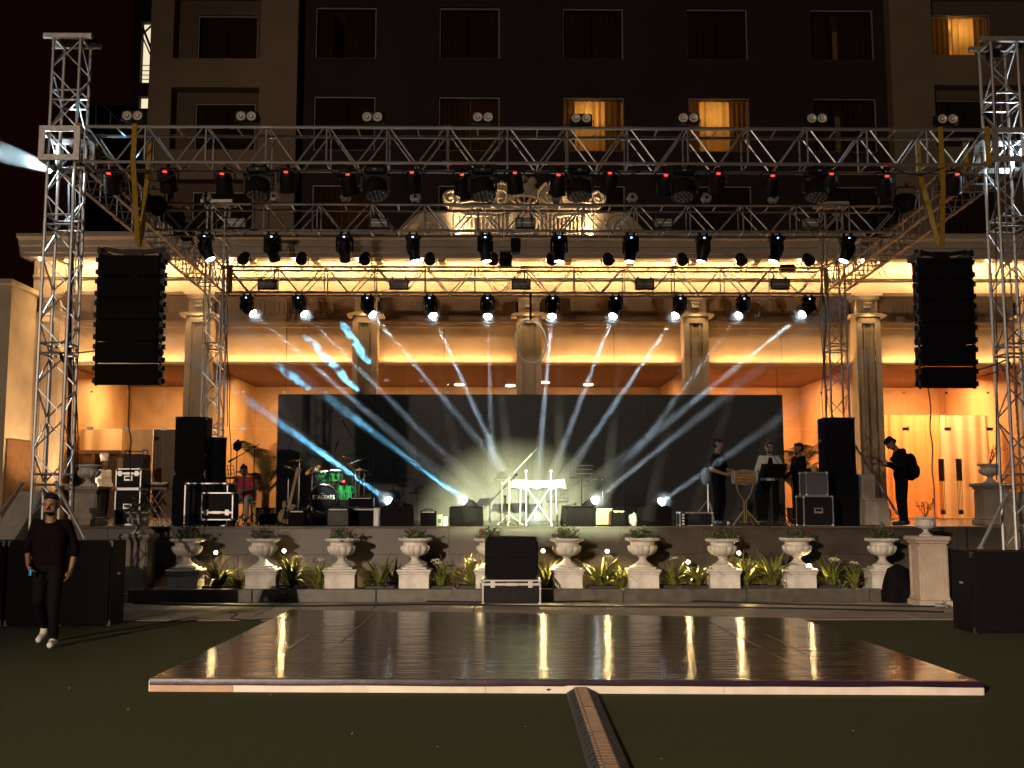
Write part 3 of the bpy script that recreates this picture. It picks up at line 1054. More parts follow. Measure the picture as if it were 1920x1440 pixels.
MB().ell((0, 0, 0), (.12, .04, .04), 8, 6).build('scroll_floodlight', WARM_BULB, hall, loc=P_ - H0)
lamp('SPOT', 'wing_wash_lamp', (XW + 2.0, 26.9, TZ + 0.3), 800, (1, 0.66, 0.36), aim=(XW, 28.4, 5), size=0.1, spot=radians(90), blend=0.8)

# ================================================================== hotel tower behind
YH = 36.0
hotel = thing('hotel_tower', 'tall dark hotel block with rows of curtained windows rising behind the hall', 'building', (0, YH, 0))
hz = lambda py: zx(py, YH)
hxp = lambda px: at(px, 100, YH).x


def wall_holes(b, x0, x1, z0, z1, holes, y0, y1):
    """Wall slab from x0 to x1 with rectangular openings (xa, xb, za, zb) that share columns."""
    cols = sorted({(h[0], h[1]) for h in holes})
    x = x0
    for xa, xb in cols:
        if xa > x + 1e-4:
            b.box(((x + xa) / 2, (y0 + y1) / 2, (z0 + z1) / 2), (xa - x, y1 - y0, z1 - z0))
        z = z0
        for h in sorted([h for h in holes if (h[0], h[1]) == (xa, xb)], key=lambda h: h[2]):
            if h[2] > z + 1e-4:
                b.box(((xa + xb) / 2, (y0 + y1) / 2, (z + h[2]) / 2), (xb - xa, y1 - y0, h[2] - z))
            z = h[3]
        if z1 > z + 1e-4:
            b.box(((xa + xb) / 2, (y0 + y1) / 2, (z + z1) / 2), (xb - xa, y1 - y0, z1 - z))
        x = xb
    if x1 > x + 1e-4:
        b.box(((x + x1) / 2, (y0 + y1) / 2, (z0 + z1) / 2), (x1 - x, y1 - y0, z1 - z0))


ROWS = [(14, 110), (181, 283), (347, 450)]
CEN = [(590, 705), (823, 937), (1055, 1169), (1288, 1403), (1522, 1640)]
holes = [(hxp(a), hxp(b), hz(d), hz(c)) for a, b in CEN for c, d in ROWS]
b = MB()
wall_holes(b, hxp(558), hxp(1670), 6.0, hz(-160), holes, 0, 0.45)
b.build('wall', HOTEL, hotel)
FRAME = mat('pale_window_frame', (0.30, 0.24, 0.16), 0.5, 0.2)
WPANE = pane_mat('hotel_glass', (0.8, 0.78, 0.72), 0.05, 0.04)
CURT = cloth_through('hotel_curtain', (0.17, 0.11, 0.055), 0.55)
CURT2 = cloth_through('hotel_sheer', (0.75, 0.55, 0.28), 0.7)


def hotel_window(xa, xb, za, zb, y, style, seed):
    w = thing('window', None, None, ((xa + xb) / 2, y, za))
    w.parent = hotel
    hw, h = (xb - xa) / 2, zb - za
    t = 0.045
    f = MB()
    f.box((-hw + t / 2, 0, h / 2), (t, 0.09, h)).box((hw - t / 2, 0, h / 2), (t, 0.09, h)).box((0, 0, h - t / 2), (2 * hw - 2 * t, 0.09, t)).box((0, 0, t / 2), (2 * hw - 2 * t, 0.09, t))
    f.build('frame', FRAME, w)
    MB().box((0, 0.01, h / 2), (2 * hw - 2 * t, 0.012, h - 2 * t)).build('pane', WPANE, w)
    r = random.Random(seed)
    if style == 'gap':
        spans = [(-hw + t, -hw + 0.28 * 2 * hw, CURT), (-hw + 0.46 * 2 * hw, hw - t, CURT)]
    elif style == 'lit':
        spans = [(-hw + t, -hw + 0.20 * 2 * hw, CURT), (-hw + 0.20 * 2 * hw, -hw + 0.70 * 2 * hw, CURT2), (-hw + 0.70 * 2 * hw, hw - t, CURT)]
    elif style == 'lit2':
        spans = [(-hw + t, -hw + 0.36 * 2 * hw, CURT), (-hw + 0.40 * 2 * hw, -hw + 0.78 * 2 * hw, CURT2), (-hw + 0.78 * 2 * hw, hw - t, CURT)]
    else:
        c = r.uniform(-0.15, 0.15)
        spans = [(-hw + t, c - 0.02, CURT), (c + 0.02, hw - t, CURT)]
    for k, (a, b_, m_) in enumerate(spans):
        folds(a, b_, t, h - t, 0.17 + 0.02 * k, 0.03 if m_ is CURT else 0.05, 0.19 if m_ is CURT else 0.24, seed * 3 + k).build('curtain', m_, w, smooth=True)
    rm = MB()
    d0, d1 = 0.27, 1.7
    rm.add([(-hw, d0, 0), (hw, d0, 0), (hw, d0, h), (-hw, d0, h), (-hw, d1, 0), (hw, d1, 0), (hw, d1, h), (-hw, d1, h)], [(0, 1, 5, 4), (1, 2, 6, 5), (2, 3, 7, 6), (3, 0, 4, 7), (4, 5, 6, 7)])
    rm.build('room_box', mat('hotel_room_paint', (0.5, 0.36, 0.2), 0.8), w)
    if style.startswith('lit'):
        xo = (-0.05 if style == 'lit' else 0.1) * 2 * hw
        lamp('POINT', 'hotel_room_lamp', ((xa + xb) / 2 + xo, YH + y + 0.75, za + h * 0.72), 34, (1.0, 0.58, 0.20), size=0.12)
    elif style == 'dim':
        lamp('POINT', 'hotel_room_lamp', ((xa + xb) / 2 + 0.3, YH + y + 0.9, za + h * 0.5), 2.6, (1.0, 0.55, 0.2), size=0.15)


styles = {(2, 1): 'lit', (3, 1): 'lit', (1, 1): 'dim', (3, 0): 'dim0', (4, 0): 'gap', (0, 0): 'gap', (0, 2): 'dim', (4, 1): 'gap', (2, 2): 'gap'}
sd = 1
for ci, (a, b_) in enumerate(CEN):
    for ri, (c, d) in enumerate(ROWS):
        hotel_window(hxp(a), hxp(b_), hz(d), hz(c), 0.14, styles.get((ci, ri), 'shut'), sd)
        sd += 1
# pale side sections standing forward
for side_, (xs0, xs1), (oa, ob), (wa, wb) in ((0, (281, 558), (324, 488), (361, 476)), (1, (1670, 2010), (1749, 1935), (1758, 1873))):
    b = MB()
    rows = [(-8, 112), (166, 282), (338, 450)] if side_ == 0 else [(-14, 99), (156, 272), (330, 446)]
    wrows = [(18, 110), (184, 281), (352, 449)] if side_ == 0 else [(8, 98), (172, 271), (344, 445)]
    Yo = YH - 0.7
    X = lambda p: at(p, 100, Yo).x
    Zf = lambda p: zx(p, Yo)
    hl = [(X(oa), X(ob), Zf(d), Zf(c)) for c, d in rows]
    wall_holes(b, X(xs0), X(xs1), 6.0, Zf(-160), hl, -0.7, -0.2)
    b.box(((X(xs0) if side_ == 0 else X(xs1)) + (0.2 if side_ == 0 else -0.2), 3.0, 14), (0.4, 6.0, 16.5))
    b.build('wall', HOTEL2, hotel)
    b = MB()
    hl2 = [(X(wa), X(wb), Zf(d) + 0.02, Zf(c) - 0.02) for c, d in wrows]
    wall_holes(b, X(oa) - 0.2, X(ob) + 0.2, 6.0, Zf(-60), hl2, -0.195, 0.25)
    b.build('recess_wall', mat('hotel_recess_wall', (0.13, 0.085, 0.05), 0.85), hotel)
    for ri, h in enumerate(hl2):
        hotel_window(h[0], h[1], h[2], h[3], -0.08, 'lit2' if (side_ == 1 and ri == 0) else 'shut', sd)
        sd += 1
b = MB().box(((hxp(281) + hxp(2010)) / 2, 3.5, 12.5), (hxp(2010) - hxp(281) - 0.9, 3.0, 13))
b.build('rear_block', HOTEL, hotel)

# lit stair tower beyond the hotel
YT = 41.0
st = thing('stair_tower', 'dark stair tower with a tall narrow lit window beside the hotel', 'building', (at(262, 100, YT).x, YT, 0))
o_ = st.location
X = lambda p: at(p, 100, YT).x - o_.x
Zt = lambda p: zx(p, YT)
b = MB()
wall_holes(b, X(247), X(300), 0.0, Zt(-40), [(X(264), X(282), Zt(158), Zt(44)), (X(264), X(282), Zt(206), Zt(183))], 0, 0.4)
b.box(((X(247) + X(300)) / 2, 2.2, 10), (X(300) - X(247), 0.3, 20))
b.build('wall', HOTEL, st)
LITW = glow('lit_stair_window', (1.0, 0.86, 0.55), 0.95)
for c, d in ((44, 158), (183, 206)):
    MB().box(((X(264) + X(282)) / 2, 0.3, (Zt(c) + Zt(d)) / 2), (X(282) - X(264), 0.03, Zt(c) - Zt(d))).build('pane', LITW, st)
b = MB()
for p in (122, 132, 140, 148):
    b.box(((X(264) + X(282)) / 2, 0.2, Zt(p)), (X(282) - X(264), 0.03, 0.025))
b.tube([(X(262), 0.15, Zt(48)), (X(284), 0.15, Zt(100))], 0.05, 5).tube([(X(262), 0.15, Zt(66)), (X(284), 0.15, Zt(44))], 0.04, 5).tube([(X(260), 0.15, Zt(62)), (X(284), 0.15, Zt(112))], 0.03, 5)
b.build('stair_rail', mat('stair_rail_dark', (0.03, 0.02, 0.015), 0.6), st)
hr = thing('roof_handrail', 'thin pale handrail slanting over the dark roof beside the hotel', 'handrail', at(180, 235, 39))
P_ = lambda px, py: at(px, py, 39) - at(180, 235, 39)
MB().tube([P_(180, 240), P_(180, 186), P_(207, 210), P_(230, 236)], 0.02, 5).tube([P_(207, 240), P_(207, 210)], 0.02, 5).build('rail', ALU, hr)
an = at(180, 238, 39)
MB().box((an.x + 0.9, 41.2, an.z / 2 - 0.02), (4.5, 4.6, an.z)).build('annex_wall', HOTEL, hr)

# ================================================================== lighting rig of aluminium truss
RX0, RX1 = -6.5, 7.6
YF_, YM_, YB_ = 15.6, 19.2, 24.0
TW = 0.42                                      # truss width
ZF = at(960, 306, YF_ - TW / 2).z              # lower chord of the front truss
FH = at(960, 240, YF_ - TW / 2).z - ZF
ZM = at(960, 433, YM_ - TW / 2).z
MH = at(960, 384, YM_ - TW / 2).z - ZM
ZB = at(960, 549, YB_ - TW / 2).z
BH = at(960, 501, YB_ - TW / 2).z - ZB


def box_truss(name, label, p0, p1, w, h, bay=0.92, rc=0.026, rb=0.0135, group='lighting truss'):
    """Horizontal box truss; p0 and p1 are the middle of its underside."""
    p0, p1 = Vector(p0), Vector(p1)
    t = thing(name, label, 'truss', p0, 0, group)
    d = p1 - p0
    L = d.length
    u = d / L
    s = Vector((u.y, -u.x, 0)).normalized()
    up = Vector((0, 0, 1))

    def P(a, b, c):
        return u * a + s * (b * w / 2) + up * (c * h)
    for b_ in (-1, 1):
        for c_ in (0, 1):
            bar('chord', P(0, b_, c_), P(L, b_, c_), rc, t)
    n = max(1, round(L / bay))
    q = L / n
    for k in range(n):
        a = k * q
        for b_ in (-1, 1):
            bar('brace', P(a + 0.04, b_, 1), P(a + q / 2 - 0.02, b_, 0), rb, t)
            bar('brace', P(a + q / 2 + 0.02, b_, 0), P(a + q - 0.04, b_, 1), rb, t)
            bar('brace', P(a, b_, 0), P(a, b_, 1), rb, t)
        bar('brace', P(a, -1, 1), P(a, 1, 1), rb, t)
        bar('brace', P(a, -1, 0), P(a, 1, 0), rb, t)
        bar('brace', P(a + q / 2, -1, 0), P(a + q / 2, 1, 0), rb, t)
        bar('brace', P(a + q / 2, -1, 1), P(a + q / 2, 1, 1), rb, t)
    # bolted joints between truss lengths
    for k in range(3, n, 3):
        j = MB()
        for b_ in (-1, 1):
            for c_ in (0, 1):
                j.cyl(P(k * q - 0.07, b_, c_), P(k * q + 0.07, b_, c_), rc * 1.35, n=8)
        j.build('joint_sleeve', ALU, t, smooth=True)
    return t


def side_truss(name, label, p0, p1, w, h):
    """Truss with ladder rungs beneath and slanting side braces."""
    return box_truss(name, label, p0, p1, w, h, 0.82)


box_truss('front_truss', 'front box truss spanning the stage, carrying twin lamp blinders on top', (RX0 + .33, YF_, ZF), (RX1 - .33, YF_, ZF), TW, FH)
box_truss('middle_truss', 'middle box truss across the stage with moving heads hung below', (RX0 + .25, YM_, ZM), (RX1 - .25, YM_, ZM), TW, MH, 0.98)
box_truss('back_truss', 'rear box truss over the screen with bright beam lamps hung below', (RX0 + .25, YB_, ZB), (RX1 - .25, YB_, ZB), TW, BH, 1.15)
side_truss('side_truss', 'side truss running back along the left of the stage roof', (RX0, YF_ + .33, ZF), (RX0, YB_ - .25, ZB + .03), TW, FH)
side_truss('side_truss', 'side truss running back along the right of the stage roof', (RX1, YF_ + .33, ZF), (RX1, YB_ - .25, ZB + .03), TW, FH)


def tower(name, label, x, y, z0, z1, sleeve, w=0.40, rungs=(), head=True):
    t = thing(name, label, 'truss tower', (x, y, z0), 0, 'truss towers')
    h = z1 - z0
    hw = w / 2
    cs = [(-hw, -hw), (hw, -hw), (hw, hw), (-hw, hw)]
    for a, b_ in cs:
        bar('chord', (a, b_, 0.02), (a, b_, h), 0.025, t)
    MB().box((0, 0, 0.012), (w + 0.16, w + 0.16, 0.024)).build('base_plate', STEEL, t)
    q = 0.46
    n = int(h / q)
    q = h / n
    for k in range(n):
        z = k * q
        for i in range(4):
            (a, b_), (c_, d_) = cs[i], cs[(i + 1) % 4]
            if (k + i) % 2:
                bar('brace', (a, b_, z + 0.03), (c_, d_, z + q - 0.03), 0.0115, t)
            else:
                bar('brace', (c_, d_, z + 0.03), (a, b_, z + q - 0.03), 0.0115, t)
            if k % 4 == 0:
                bar('brace', (a, b_, z), (c_, d_, z), 0.016, t)
                if k:
                    bar('brace', (a, b_, z + 0.15), (c_, d_, z + 0.15), 0.016, t)
    if sleeve:
        zs, hs = sleeve
        b_ = MB()
        W = w + 0.20
        H = W / 2
        bw = 0.085
        for sy in (-1, 1):
            b_.box((-H + bw / 2, sy * H, zs + hs / 2), (bw, 0.03, hs)).box((H - bw / 2, sy * H, zs + hs / 2), (bw, 0.03, hs))
            b_.box((0, sy * H, zs + bw / 2), (W - 2 * bw, 0.03, bw)).box((0, sy * H, zs + hs - bw / 2), (W - 2 * bw, 0.03, bw))
            b_.box((sy * (H - .002), 0, zs + bw / 2), (0.026, W - .04, bw)).box((sy * (H - .002), 0, zs + hs - bw / 2), (0.026, W - .04, bw))
        b_.build('sleeve_block', STEEL, t)
        wh = MB()
        for sx in (-1, 1):
            for zz in (0.06, hs - 0.06):
                wh.cyl((sx * (hw + 0.03), -0.03, zs + zz), (sx * (hw + 0.03), 0.03, zs + zz), 0.05, n=12)
        wh.build('roller', BLACK, t, smooth=True)
    if head:
        hd = MB()
        for sy in (-1, 1):
            hd.box((0, sy * (hw - 0.02), h + 0.04), (w + 0.32, 0.07, 0.07))
        for sx in (-1, 1):
            hd.box((sx * hw, 0, h + 0.02), (0.05, w - .12, 0.06))
        hd.build('tower_head', STEEL, t)
        pl = MB().cyl((hw + 0.10, -0.03, h + 0.02), (hw + 0.10, 0.03, h + 0.02), 0.07, n=14)
        pl.build('pulley', BLACK, t, smooth=True)
    return t


ZTOP = at(110, 82, YF_).z
SLV = at(100, 300, YF_ - .3).z
tower('truss_tower', 'front truss tower at the left with square sleeve block and bare head', RX0, YF_, 0.0, ZTOP, (SLV, 0.52))
tower('truss_tower', 'front truss tower cut by the right edge of the picture', RX1 + 0.02, YF_, 0.0, ZTOP + 0.02, (SLV + .03, 0.52))
tower('truss_tower', 'rear truss tower standing on the terrace left of the screen', RX0 + 0.02, YB_, TZ, at(1580, 388, YB_).z, None)
tower('truss_tower', 'rear truss tower standing on the terrace right of the screen', RX1 + 0.04, YB_, TZ, at(1580, 388, YB_).z, None)
# slanting outriggers
for lab, a, b_ in (('slanting outrigger pole bracing the front left tower towards the terrace', at(105, 905, YF_ - .2), at(160, 1012, YF_ - 0.5)),
                   ('slanting outrigger pole bracing the front left tower at the picture edge', at(42, 905, YF_ - .2), at(-20, 990, YF_ - .5)),
                   ('slanting outrigger pole bracing the front right tower down to the speaker', at(1888, 928, YF_ - .2), at(1838, 1028, YF_ - .45)),
                   ('slanting outrigger pole bracing the rear right tower beside the covered chair', at(1605, 838, YB_ - .2), at(1683, 964, YB_ - 1.0))):
    t = thing('outrigger', lab, 'brace pole', b_)
    bar('pole', a - b_, (0, 0, 0), 0.026, t)
    MB().ell((0, 0, -0.0), (0.05, 0.05, 0.02), 10, 6).cyl((0, 0, 0), (a - b_) * 0.03, 0.034, n=8).build('foot', STEEL, t, smooth=True)
    MB().cyl((a - b_) * 0.97, (a - b_) * 1.01, 0.034, n=8).build('clamp', STEEL, t)

# yellow ratchet slings on the front truss
STRAPME = {}


def sling(label, pts, w=0.075, name='sling'):
    pts = [Vector(p) for p in pts]
    o = thing(name, label, 'sling', pts[0])
    b = MB()
    for i in range(len(pts) - 1):
        a, c = pts[i] - pts[0], pts[i + 1] - pts[0]
        d = (c - a)
        t = d.normalized()
        s = Vector((1, 0, 0)) - t * t.x
        s.normalize()
        n_ = t.cross(s).normalized()
        vv = []
        for p in (a, c):
            for x_, y_ in ((-1, -1), (1, -1), (1, 1), (-1, 1)):
                vv.append(p + s * (w / 2 * x_) + n_ * (0.006 * y_))
        b.add(vv, [(3, 2, 1, 0), (4, 5, 6, 7), (0, 1, 5, 4), (1, 2, 6, 5), (2, 3, 7, 6), (3, 0, 4, 7)])
    b.build('webbing', STRAP, o)
    return o


yn, yfk = YF_ - TW / 2 - 0.034, YF_ + TW / 2 + 0.034
for side_, (xs, xh, xk) in (('left', (248, 255, 268), (146, 255, 168)), ('right', (1765, 1768, 1765), (1853, 0, 1833)))[:2] if False else ():
    pass
topz = ZF + FH + 0.03
for lab, px, x2 in (('left', 250, 258), ('right', 1766, 1766)):
    A = at(px, 300, yn)
    hang = at(x2, 462, YF_)
    o = sling('long yellow lifting sling hanging the %s line array from the front truss' % lab,
              [(A.x, yn, topz), (A.x, yn, ZF - 0.02), (A.x + 0.02, yn + 0.05, ZF - 0.4), (hang.x, YF_, hang.z)])
    o2 = sling('rear leg of the yellow lifting sling above the %s line array' % lab,
               [(A.x + (0.08 if lab == 'left' else -0.16), yfk, topz), (A.x + (0.06 if lab == 'left' else -0.14), yfk, ZF), (hang.x + (0.03 if lab == 'left' else -.03), YF_ + .03, hang.z)])
for lab, px in (('yellow sling looped on the front truss beside the left sleeve block', 146), ('yellow sling looped on the front truss near the right tower', 1852)):
    A = at(px, 270, yn)
    sling(lab, [(A.x, yn, topz + .01), (A.x, yn, ZF - .03)])
    sling(lab.replace('yellow sling looped', 'yellow sling wrapped behind, looped'), [(A.x + (0.14 if px < 960 else -.12), yfk, topz + .01), (A.x + (0.14 if px < 960 else -.12), yfk, ZF - .03)])
for lab, px in (('short yellow sling on the rear truss at its left end', 432), ('short yellow sling on the rear truss at its right end', 1549)):
    A = at(px, 520, YB_ - TW / 2 - .034)
    sling(lab, [(A.x, A.y, ZB + BH + .03), (A.x, A.y, ZB - .02)], 0.10)

# ------------------------------------------------------------------ chain hoists and hanging cables by the towers
CABLE = mat('black_cable', (0.012, 0.011, 0.011), 0.55)


def cable(label, pts, r=0.012, name='hanging_cable', cat='cable', m_=None):
    p0 = Vector(pts[0])
    b = MB()
    P = [Vector(p) - p0 for p in pts]
    # smooth with a Catmull-Rom pass
    out = []
    for i in range(len(P) - 1):
        a, b0, c, d = P[max(i - 1, 0)], P[i], P[i + 1], P[min(i + 2, len(P) - 1)]
        for k in range(6):
            t = k / 6
            out.append(0.5 * ((2 * b0) + (c - a) * t + (2 * a - 5 * b0 + 4 * c - d) * t * t + (3 * b0 - a - 3 * c + d) * t ** 3))
    out.append(P[-1])
    b.tube(out, r, 5)
    o = b.build(name, m_ or CABLE, None, smooth=True, loc=p0)
    return tag(o, label, cat)


rr = random.Random(11)
for px, y0, y1, Y, lab in ((131, 345, 900, YF_ + 0.5, 'thick black cable bundle hanging beside the front left tower'),
                           (140, 300, 960, YF_ + 0.35, 'thin black cable hanging close right of the front left tower'),
                           (146, 330, 905, YF_ + 0.2, 'single dark cable hanging further right of the front left tower'),
                           (1868, 160, 900, YF_ - 0.3, 'dark cable hanging in front of the front right tower'),
                           (419, 470, 800, YB_, 'black cable hanging by the rear left tower, nearest to it'),
                           (426, 480, 905, YB_ - .2, 'thin black cable hanging right of the rear left tower'),
                           (1541, 440, 860, YB_ - .1, 'thin black cable hanging left of the rear right tower'),
                           (1547, 555, 772, YB_ - .2, 'dark bar-like cable end hanging above the right speaker stack'),
                           (244, 722, 905, YF_, 'cable dropping from the bottom of the left line array'),
                           (1742, 727, 990, YF_, 'purple cable dropping from the right line array')):
    n = 7
    pts = [at(px + rr.uniform(-3, 3) + (6 * k / n if px in (419, 426) else 0) + (14 * k / n if px == 1742 else 0), y0 + (y1 - y0) * k / n, Y) for k in range(n + 1)]
    th = 0.03 if 'bundle' in lab else (0.02 if 'bar-like' in lab else 0.010)
    cable(lab, pts, th, m_=mat('purple_cable', (0.08, 0.01, 0.05), 0.5) if 'purple' in lab else None)
lk = MB()
for lab, px, y0, y1, Y in (('long steel hoist chain hanging from the front left truss corner', 152, 300, 690, YF_ + .15), ('long steel hoist chain hanging down the front right tower', 1877, 200, 880, YF_ - .34), ('hoist chain hanging beside the rear left tower', 412, 560, 780, YB_ - .3)):
    a, b_ = at(px, y0, Y), at(px, y1, Y)
    c = MB()
    n = int((a.z - b_.z) / 0.05)
    for k in range(n):
        z = -k * 0.05
        ox = 0.012 * sin(k * .13)
        if k % 2:
            c.box((ox, 0, z), (0.026, 0.009, 0.052))
        else:
            c.box((ox, 0, z), (0.009, 0.026, 0.052))
    tag(c.build('hoist_chain', STEEL, None, loc=a), lab, 'chain')
# hoist motor at the head of the right tower
P_ = at(1862, 105, YF_ - .1)
hm = thing('chain_hoist', 'small dark chain hoist hanging from the head of the right tower', 'hoist', P_)
MB().bbox((0, 0, 0), (0.17, 0.2, 0.2), 0.04).build('motor_body', BLACK, hm)
MB().cyl((0.02, 0, 0.1), (0.12, 0, 0.17), 0.02, n=8).build('hook', STEEL, hm)

# cable loops along the front truss
for i in range(9):
    xa_ = RX0 + 1.0 + i * 1.42
    n = 6
    sag = rr.uniform(.10, .26)
    w_ = rr.uniform(.5, 1.0)
    cable('black cable drooping below the front truss, ' + nth(i, 9), [(xa_ + w_ * k / n, YF_ - .2 + .06 * sin(k), ZF - .03 - sag * sin(pi * k / n)) for k in range(n + 1)], .009, 'truss_cable')

# ------------------------------------------------------------------ line arrays
CABM = mat('array_cabinet_paint', (0.006, 0.005, 0.006), 0.75, 0, 0.3, 8, 0.2, 150, spec=0.08)


def line_array(label, px0, px1, pt, pb, side_):
    Y = YF_ - 0.42
    a, b_ = at(px0, pt, Y), at(px1, pb, Y)
    cx, top, bot = (a.x + b_.x) / 2, a.z, b_.z
    w = b_.x - a.x
    o = thing('line_array', label, 'line array', (cx, Y, top))
    n = 6
    hh = (top - bot - 0.13) / n
    z = -0.13
    for k in range(n):
        tilt = [0, 0.6, 1.2, 2.2, 3.6, 5.0][k]
        rot = Matrix.Rotation(radians(tilt), 3, 'X')
        y = [0, 0, 0.004, 0.012, 0.028, 0.05][k]
        h_ = hh - 0.012
        c = MB()
        # cabinet tapers to the back
        vs_ = []
        for zz, in ((-h_ / 2,), (h_ / 2,)):
            for x_, y_ in ((-w / 2, 0), (w / 2, 0), (w / 2 * 0.82, 0.46), (-w / 2 * 0.82, 0.46)):
                zq = zz * (1 if y_ == 0 else 0.8)
                v = rot @ Vector((x_, y_, zq))
                vs_.append((v.x, v.y + y, v.z + z - hh / 2))
        c.add(vs_, [(3, 2, 1, 0), (4, 5, 6, 7), (0, 1, 5, 4), (1, 2, 6, 5), (2, 3, 7, 6), (3, 0, 4, 7)])
        cab = c.build('cabinet', CABM, o)
        gq = MB()
        v = rot @ Vector((0, -0.008, 0))
        gq.bbox((v.x, v.y + y, z - hh / 2), (w * 0.97, 0.02, h_ * 0.93), 0.006, rot=rot)
        gq.build('grille', GRILLE, cab)
        for sx in (-1, 1):
            rg = MB()
            for yy, zz in ((0.03, 0.28), (0.03, -0.28), (0.12, 0.0), (0.2, 0.3), (0.2, -0.3)):
                v = rot @ Vector((sx * (w / 2 + 0.012), yy, zz * hh))
                rg.box((v.x, v.y + y, v.z + z - hh / 2), (0.045, 0.05, 0.07))
            v = rot @ Vector((sx * (w / 2 + 0.006), 0.1, 0))
            rg.box((v.x, v.y + y, v.z + z - hh / 2), (0.022, 0.04, hh * 1.02))
            rg.build('rigging_link', STEEL if False else BLACK, cab)
        z -= hh
    fr_ = MB()
    for sx in (-1, 1):
        fr_.box((sx * w * 0.47, 0.2, -0.075), (0.05, 0.5, 0.09))
        fr_.box((sx * w * 0.25, 0.18, -0.035), (w * 0.5, 0.06, 0.055), rot=Matrix.Rotation(sx * radians(-9), 3, 'Y'))
    fr_.box((0, 0.18, -0.06), (w * 0.3, 0.1, 0.09))
    fr_.build('rigging_frame', BLACK, o)
    return o


line_array('black line array speaker column hanging at the left of the stage', 185, 293, 461, 722, 1)
line_array('black line array speaker column hanging at the right of the stage', 1723, 1835, 466, 728, -1)
# stay ropes that hold the arrays steady
for lab, a, b_ in (('black stay rope tying the left line array to its tower', at(186, 657, YF_ - .2), at(108, 662, YF_ - .2)), ('black stay rope with a loose end tying the right line array to its tower', at(1833, 694, YF_ - .2), at(1893, 672, YF_ - .2))):
    o = thing('stay_rope', lab, 'rope', a)
    d = b_ - a
    MB().tube([(0, 0, 0), d * 0.5 + Vector((0, 0, -0.015)), d], 0.012, 5).build('rope', CABLE, o, smooth=True)
    MB().tube([d * 0.93, d * 0.93 + Vector((0.02, 0, -0.06)), d * 0.9 + Vector((0.03, 0, -0.14))], [0.018, 0.03, 0.012], 6).build('knot', CABLE, o, smooth=True)

# ------------------------------------------------------------------ lamps on the trusses
KEY = Vector((at(1000, 930, 21.0).x, 21.0, TZ + 0.7))     # the keyboard in the middle of the stage


def rot_to(d):
    """Rotation that turns -Z to direction d."""
    return Vector(d).to_track_quat('-Z', 'Y').to_matrix()


def moving_head(label, top, aim, group, scale=1.0, lens=LENS_ON, disp=DISP_BLUE, floor=False, big=False):
    """Lamp on a yoke. top is where it is clamped; it hangs down (or stands on the floor) and points at aim."""
    top = Vector(top)
    t = thing('moving_head', label, 'stage light', top, 0, group)
    s = scale
    sg = 1 if floor else -1
    MB().bbox((0, 0, sg * 0.075 * s), (0.30 * s, 0.24 * s, 0.11 * s), 0.03 * s).build('base', BLACK, t)
    if not floor:
        MB().box((-0.07 * s, 0, 0.015), (0.04, 0.05, 0.10 * s)).box((0.07 * s, 0, 0.015), (0.04, 0.05, 0.10 * s)).build('clamp', BLACK, t)
    MB().box((0, -0.121 * s, sg * 0.078 * s), (0.032 * s, 0.006, 0.026 * s)).build('display', disp, t)
    piv = Vector((0, 0, sg * 0.30 * s))
    d = (Vector(aim) - (top + piv)).normalized()
    pan = atan2(d.x, -d.y)
    Rp = Matrix.Rotation(pan, 3, 'Z')
    yk = MB()
    for sx in (-1, 1):
        yk.box(Rp @ Vector((sx * 0.15 * s, 0, sg * 0.22 * s)), (0.035 * s, 0.10 * s, 0.26 * s), rot=Rp)
    yk.box((0, 0, sg * 0.145 * s), (0.32 * s, 0.10 * s, 0.03 * s), rot=Rp)
    yk.build('yoke', BLACK, t)
    R = rot_to(d)
    hd = MB()
    hd.lathe([(0.05 * s, 0.17 * s), (0.10 * s, 0.15 * s), (0.125 * s, 0.08 * s), (0.125 * s, -0.06 * s), (0.105 * s, -0.10 * s), (0.105 * s, -0.22 * s), (0.098 * s, -0.235 * s), (0.09 * s, -0.225 * s)], 16, piv, R)
    h_ = hd.build('head', BLACK, t, smooth=True)
    MB().lathe([(0.09 * s, -0.226 * s), (0.05 * s, -0.236 * s), (0.0, -0.24 * s)], 16, piv, R, close=False).build('lens', lens, h_, smooth=True)
    return top + piv + d * 0.26 * s, d


def smoke_mat(name, dens, color=(0.92, 0.92, 0.92), aniso=0.15, noise=None):
    m = bpy.data.materials.new(name)
    m.use_nodes = True
    nt = m.node_tree
    nt.nodes.clear()
    o_ = nt.nodes.new('ShaderNodeOutputMaterial')
    v_ = nt.nodes.new('ShaderNodeVolumePrincipled')
    v_.inputs['Color'].default_value = (*color, 1)
    v_.inputs['Density'].default_value = dens
    v_.inputs['Anisotropy'].default_value = aniso
    nt.links.new(v_.outputs[0], o_.inputs['Volume'])
    if noise:
        sc_, lo, hi = noise
        tc = nt.nodes.new('ShaderNodeTexCoord')
        n_ = nt.nodes.new('ShaderNodeTexNoise')
        n_.inputs['Scale'].default_value = sc_
        n_.inputs['Detail'].default_value = 4
        nt.links.new(tc.outputs['Object'], n_.inputs['Vector'])
        mr = nt.nodes.new('ShaderNodeMapRange')
        mr.inputs[1].default_value = lo
        mr.inputs[2].default_value = hi
        mr.inputs[3].default_value = 0.0
        mr.inputs[4].default_value = dens
        nt.links.new(n_.outputs[0], mr.inputs[0])
        nt.links.new(mr.outputs[0], v_.inputs['Density'])
    return m


SMOKE_M = smoke_mat('stage_smoke', SMOKE)
SMOKE_THIN = smoke_mat('thin_stage_smoke', SMOKE * 0.5)


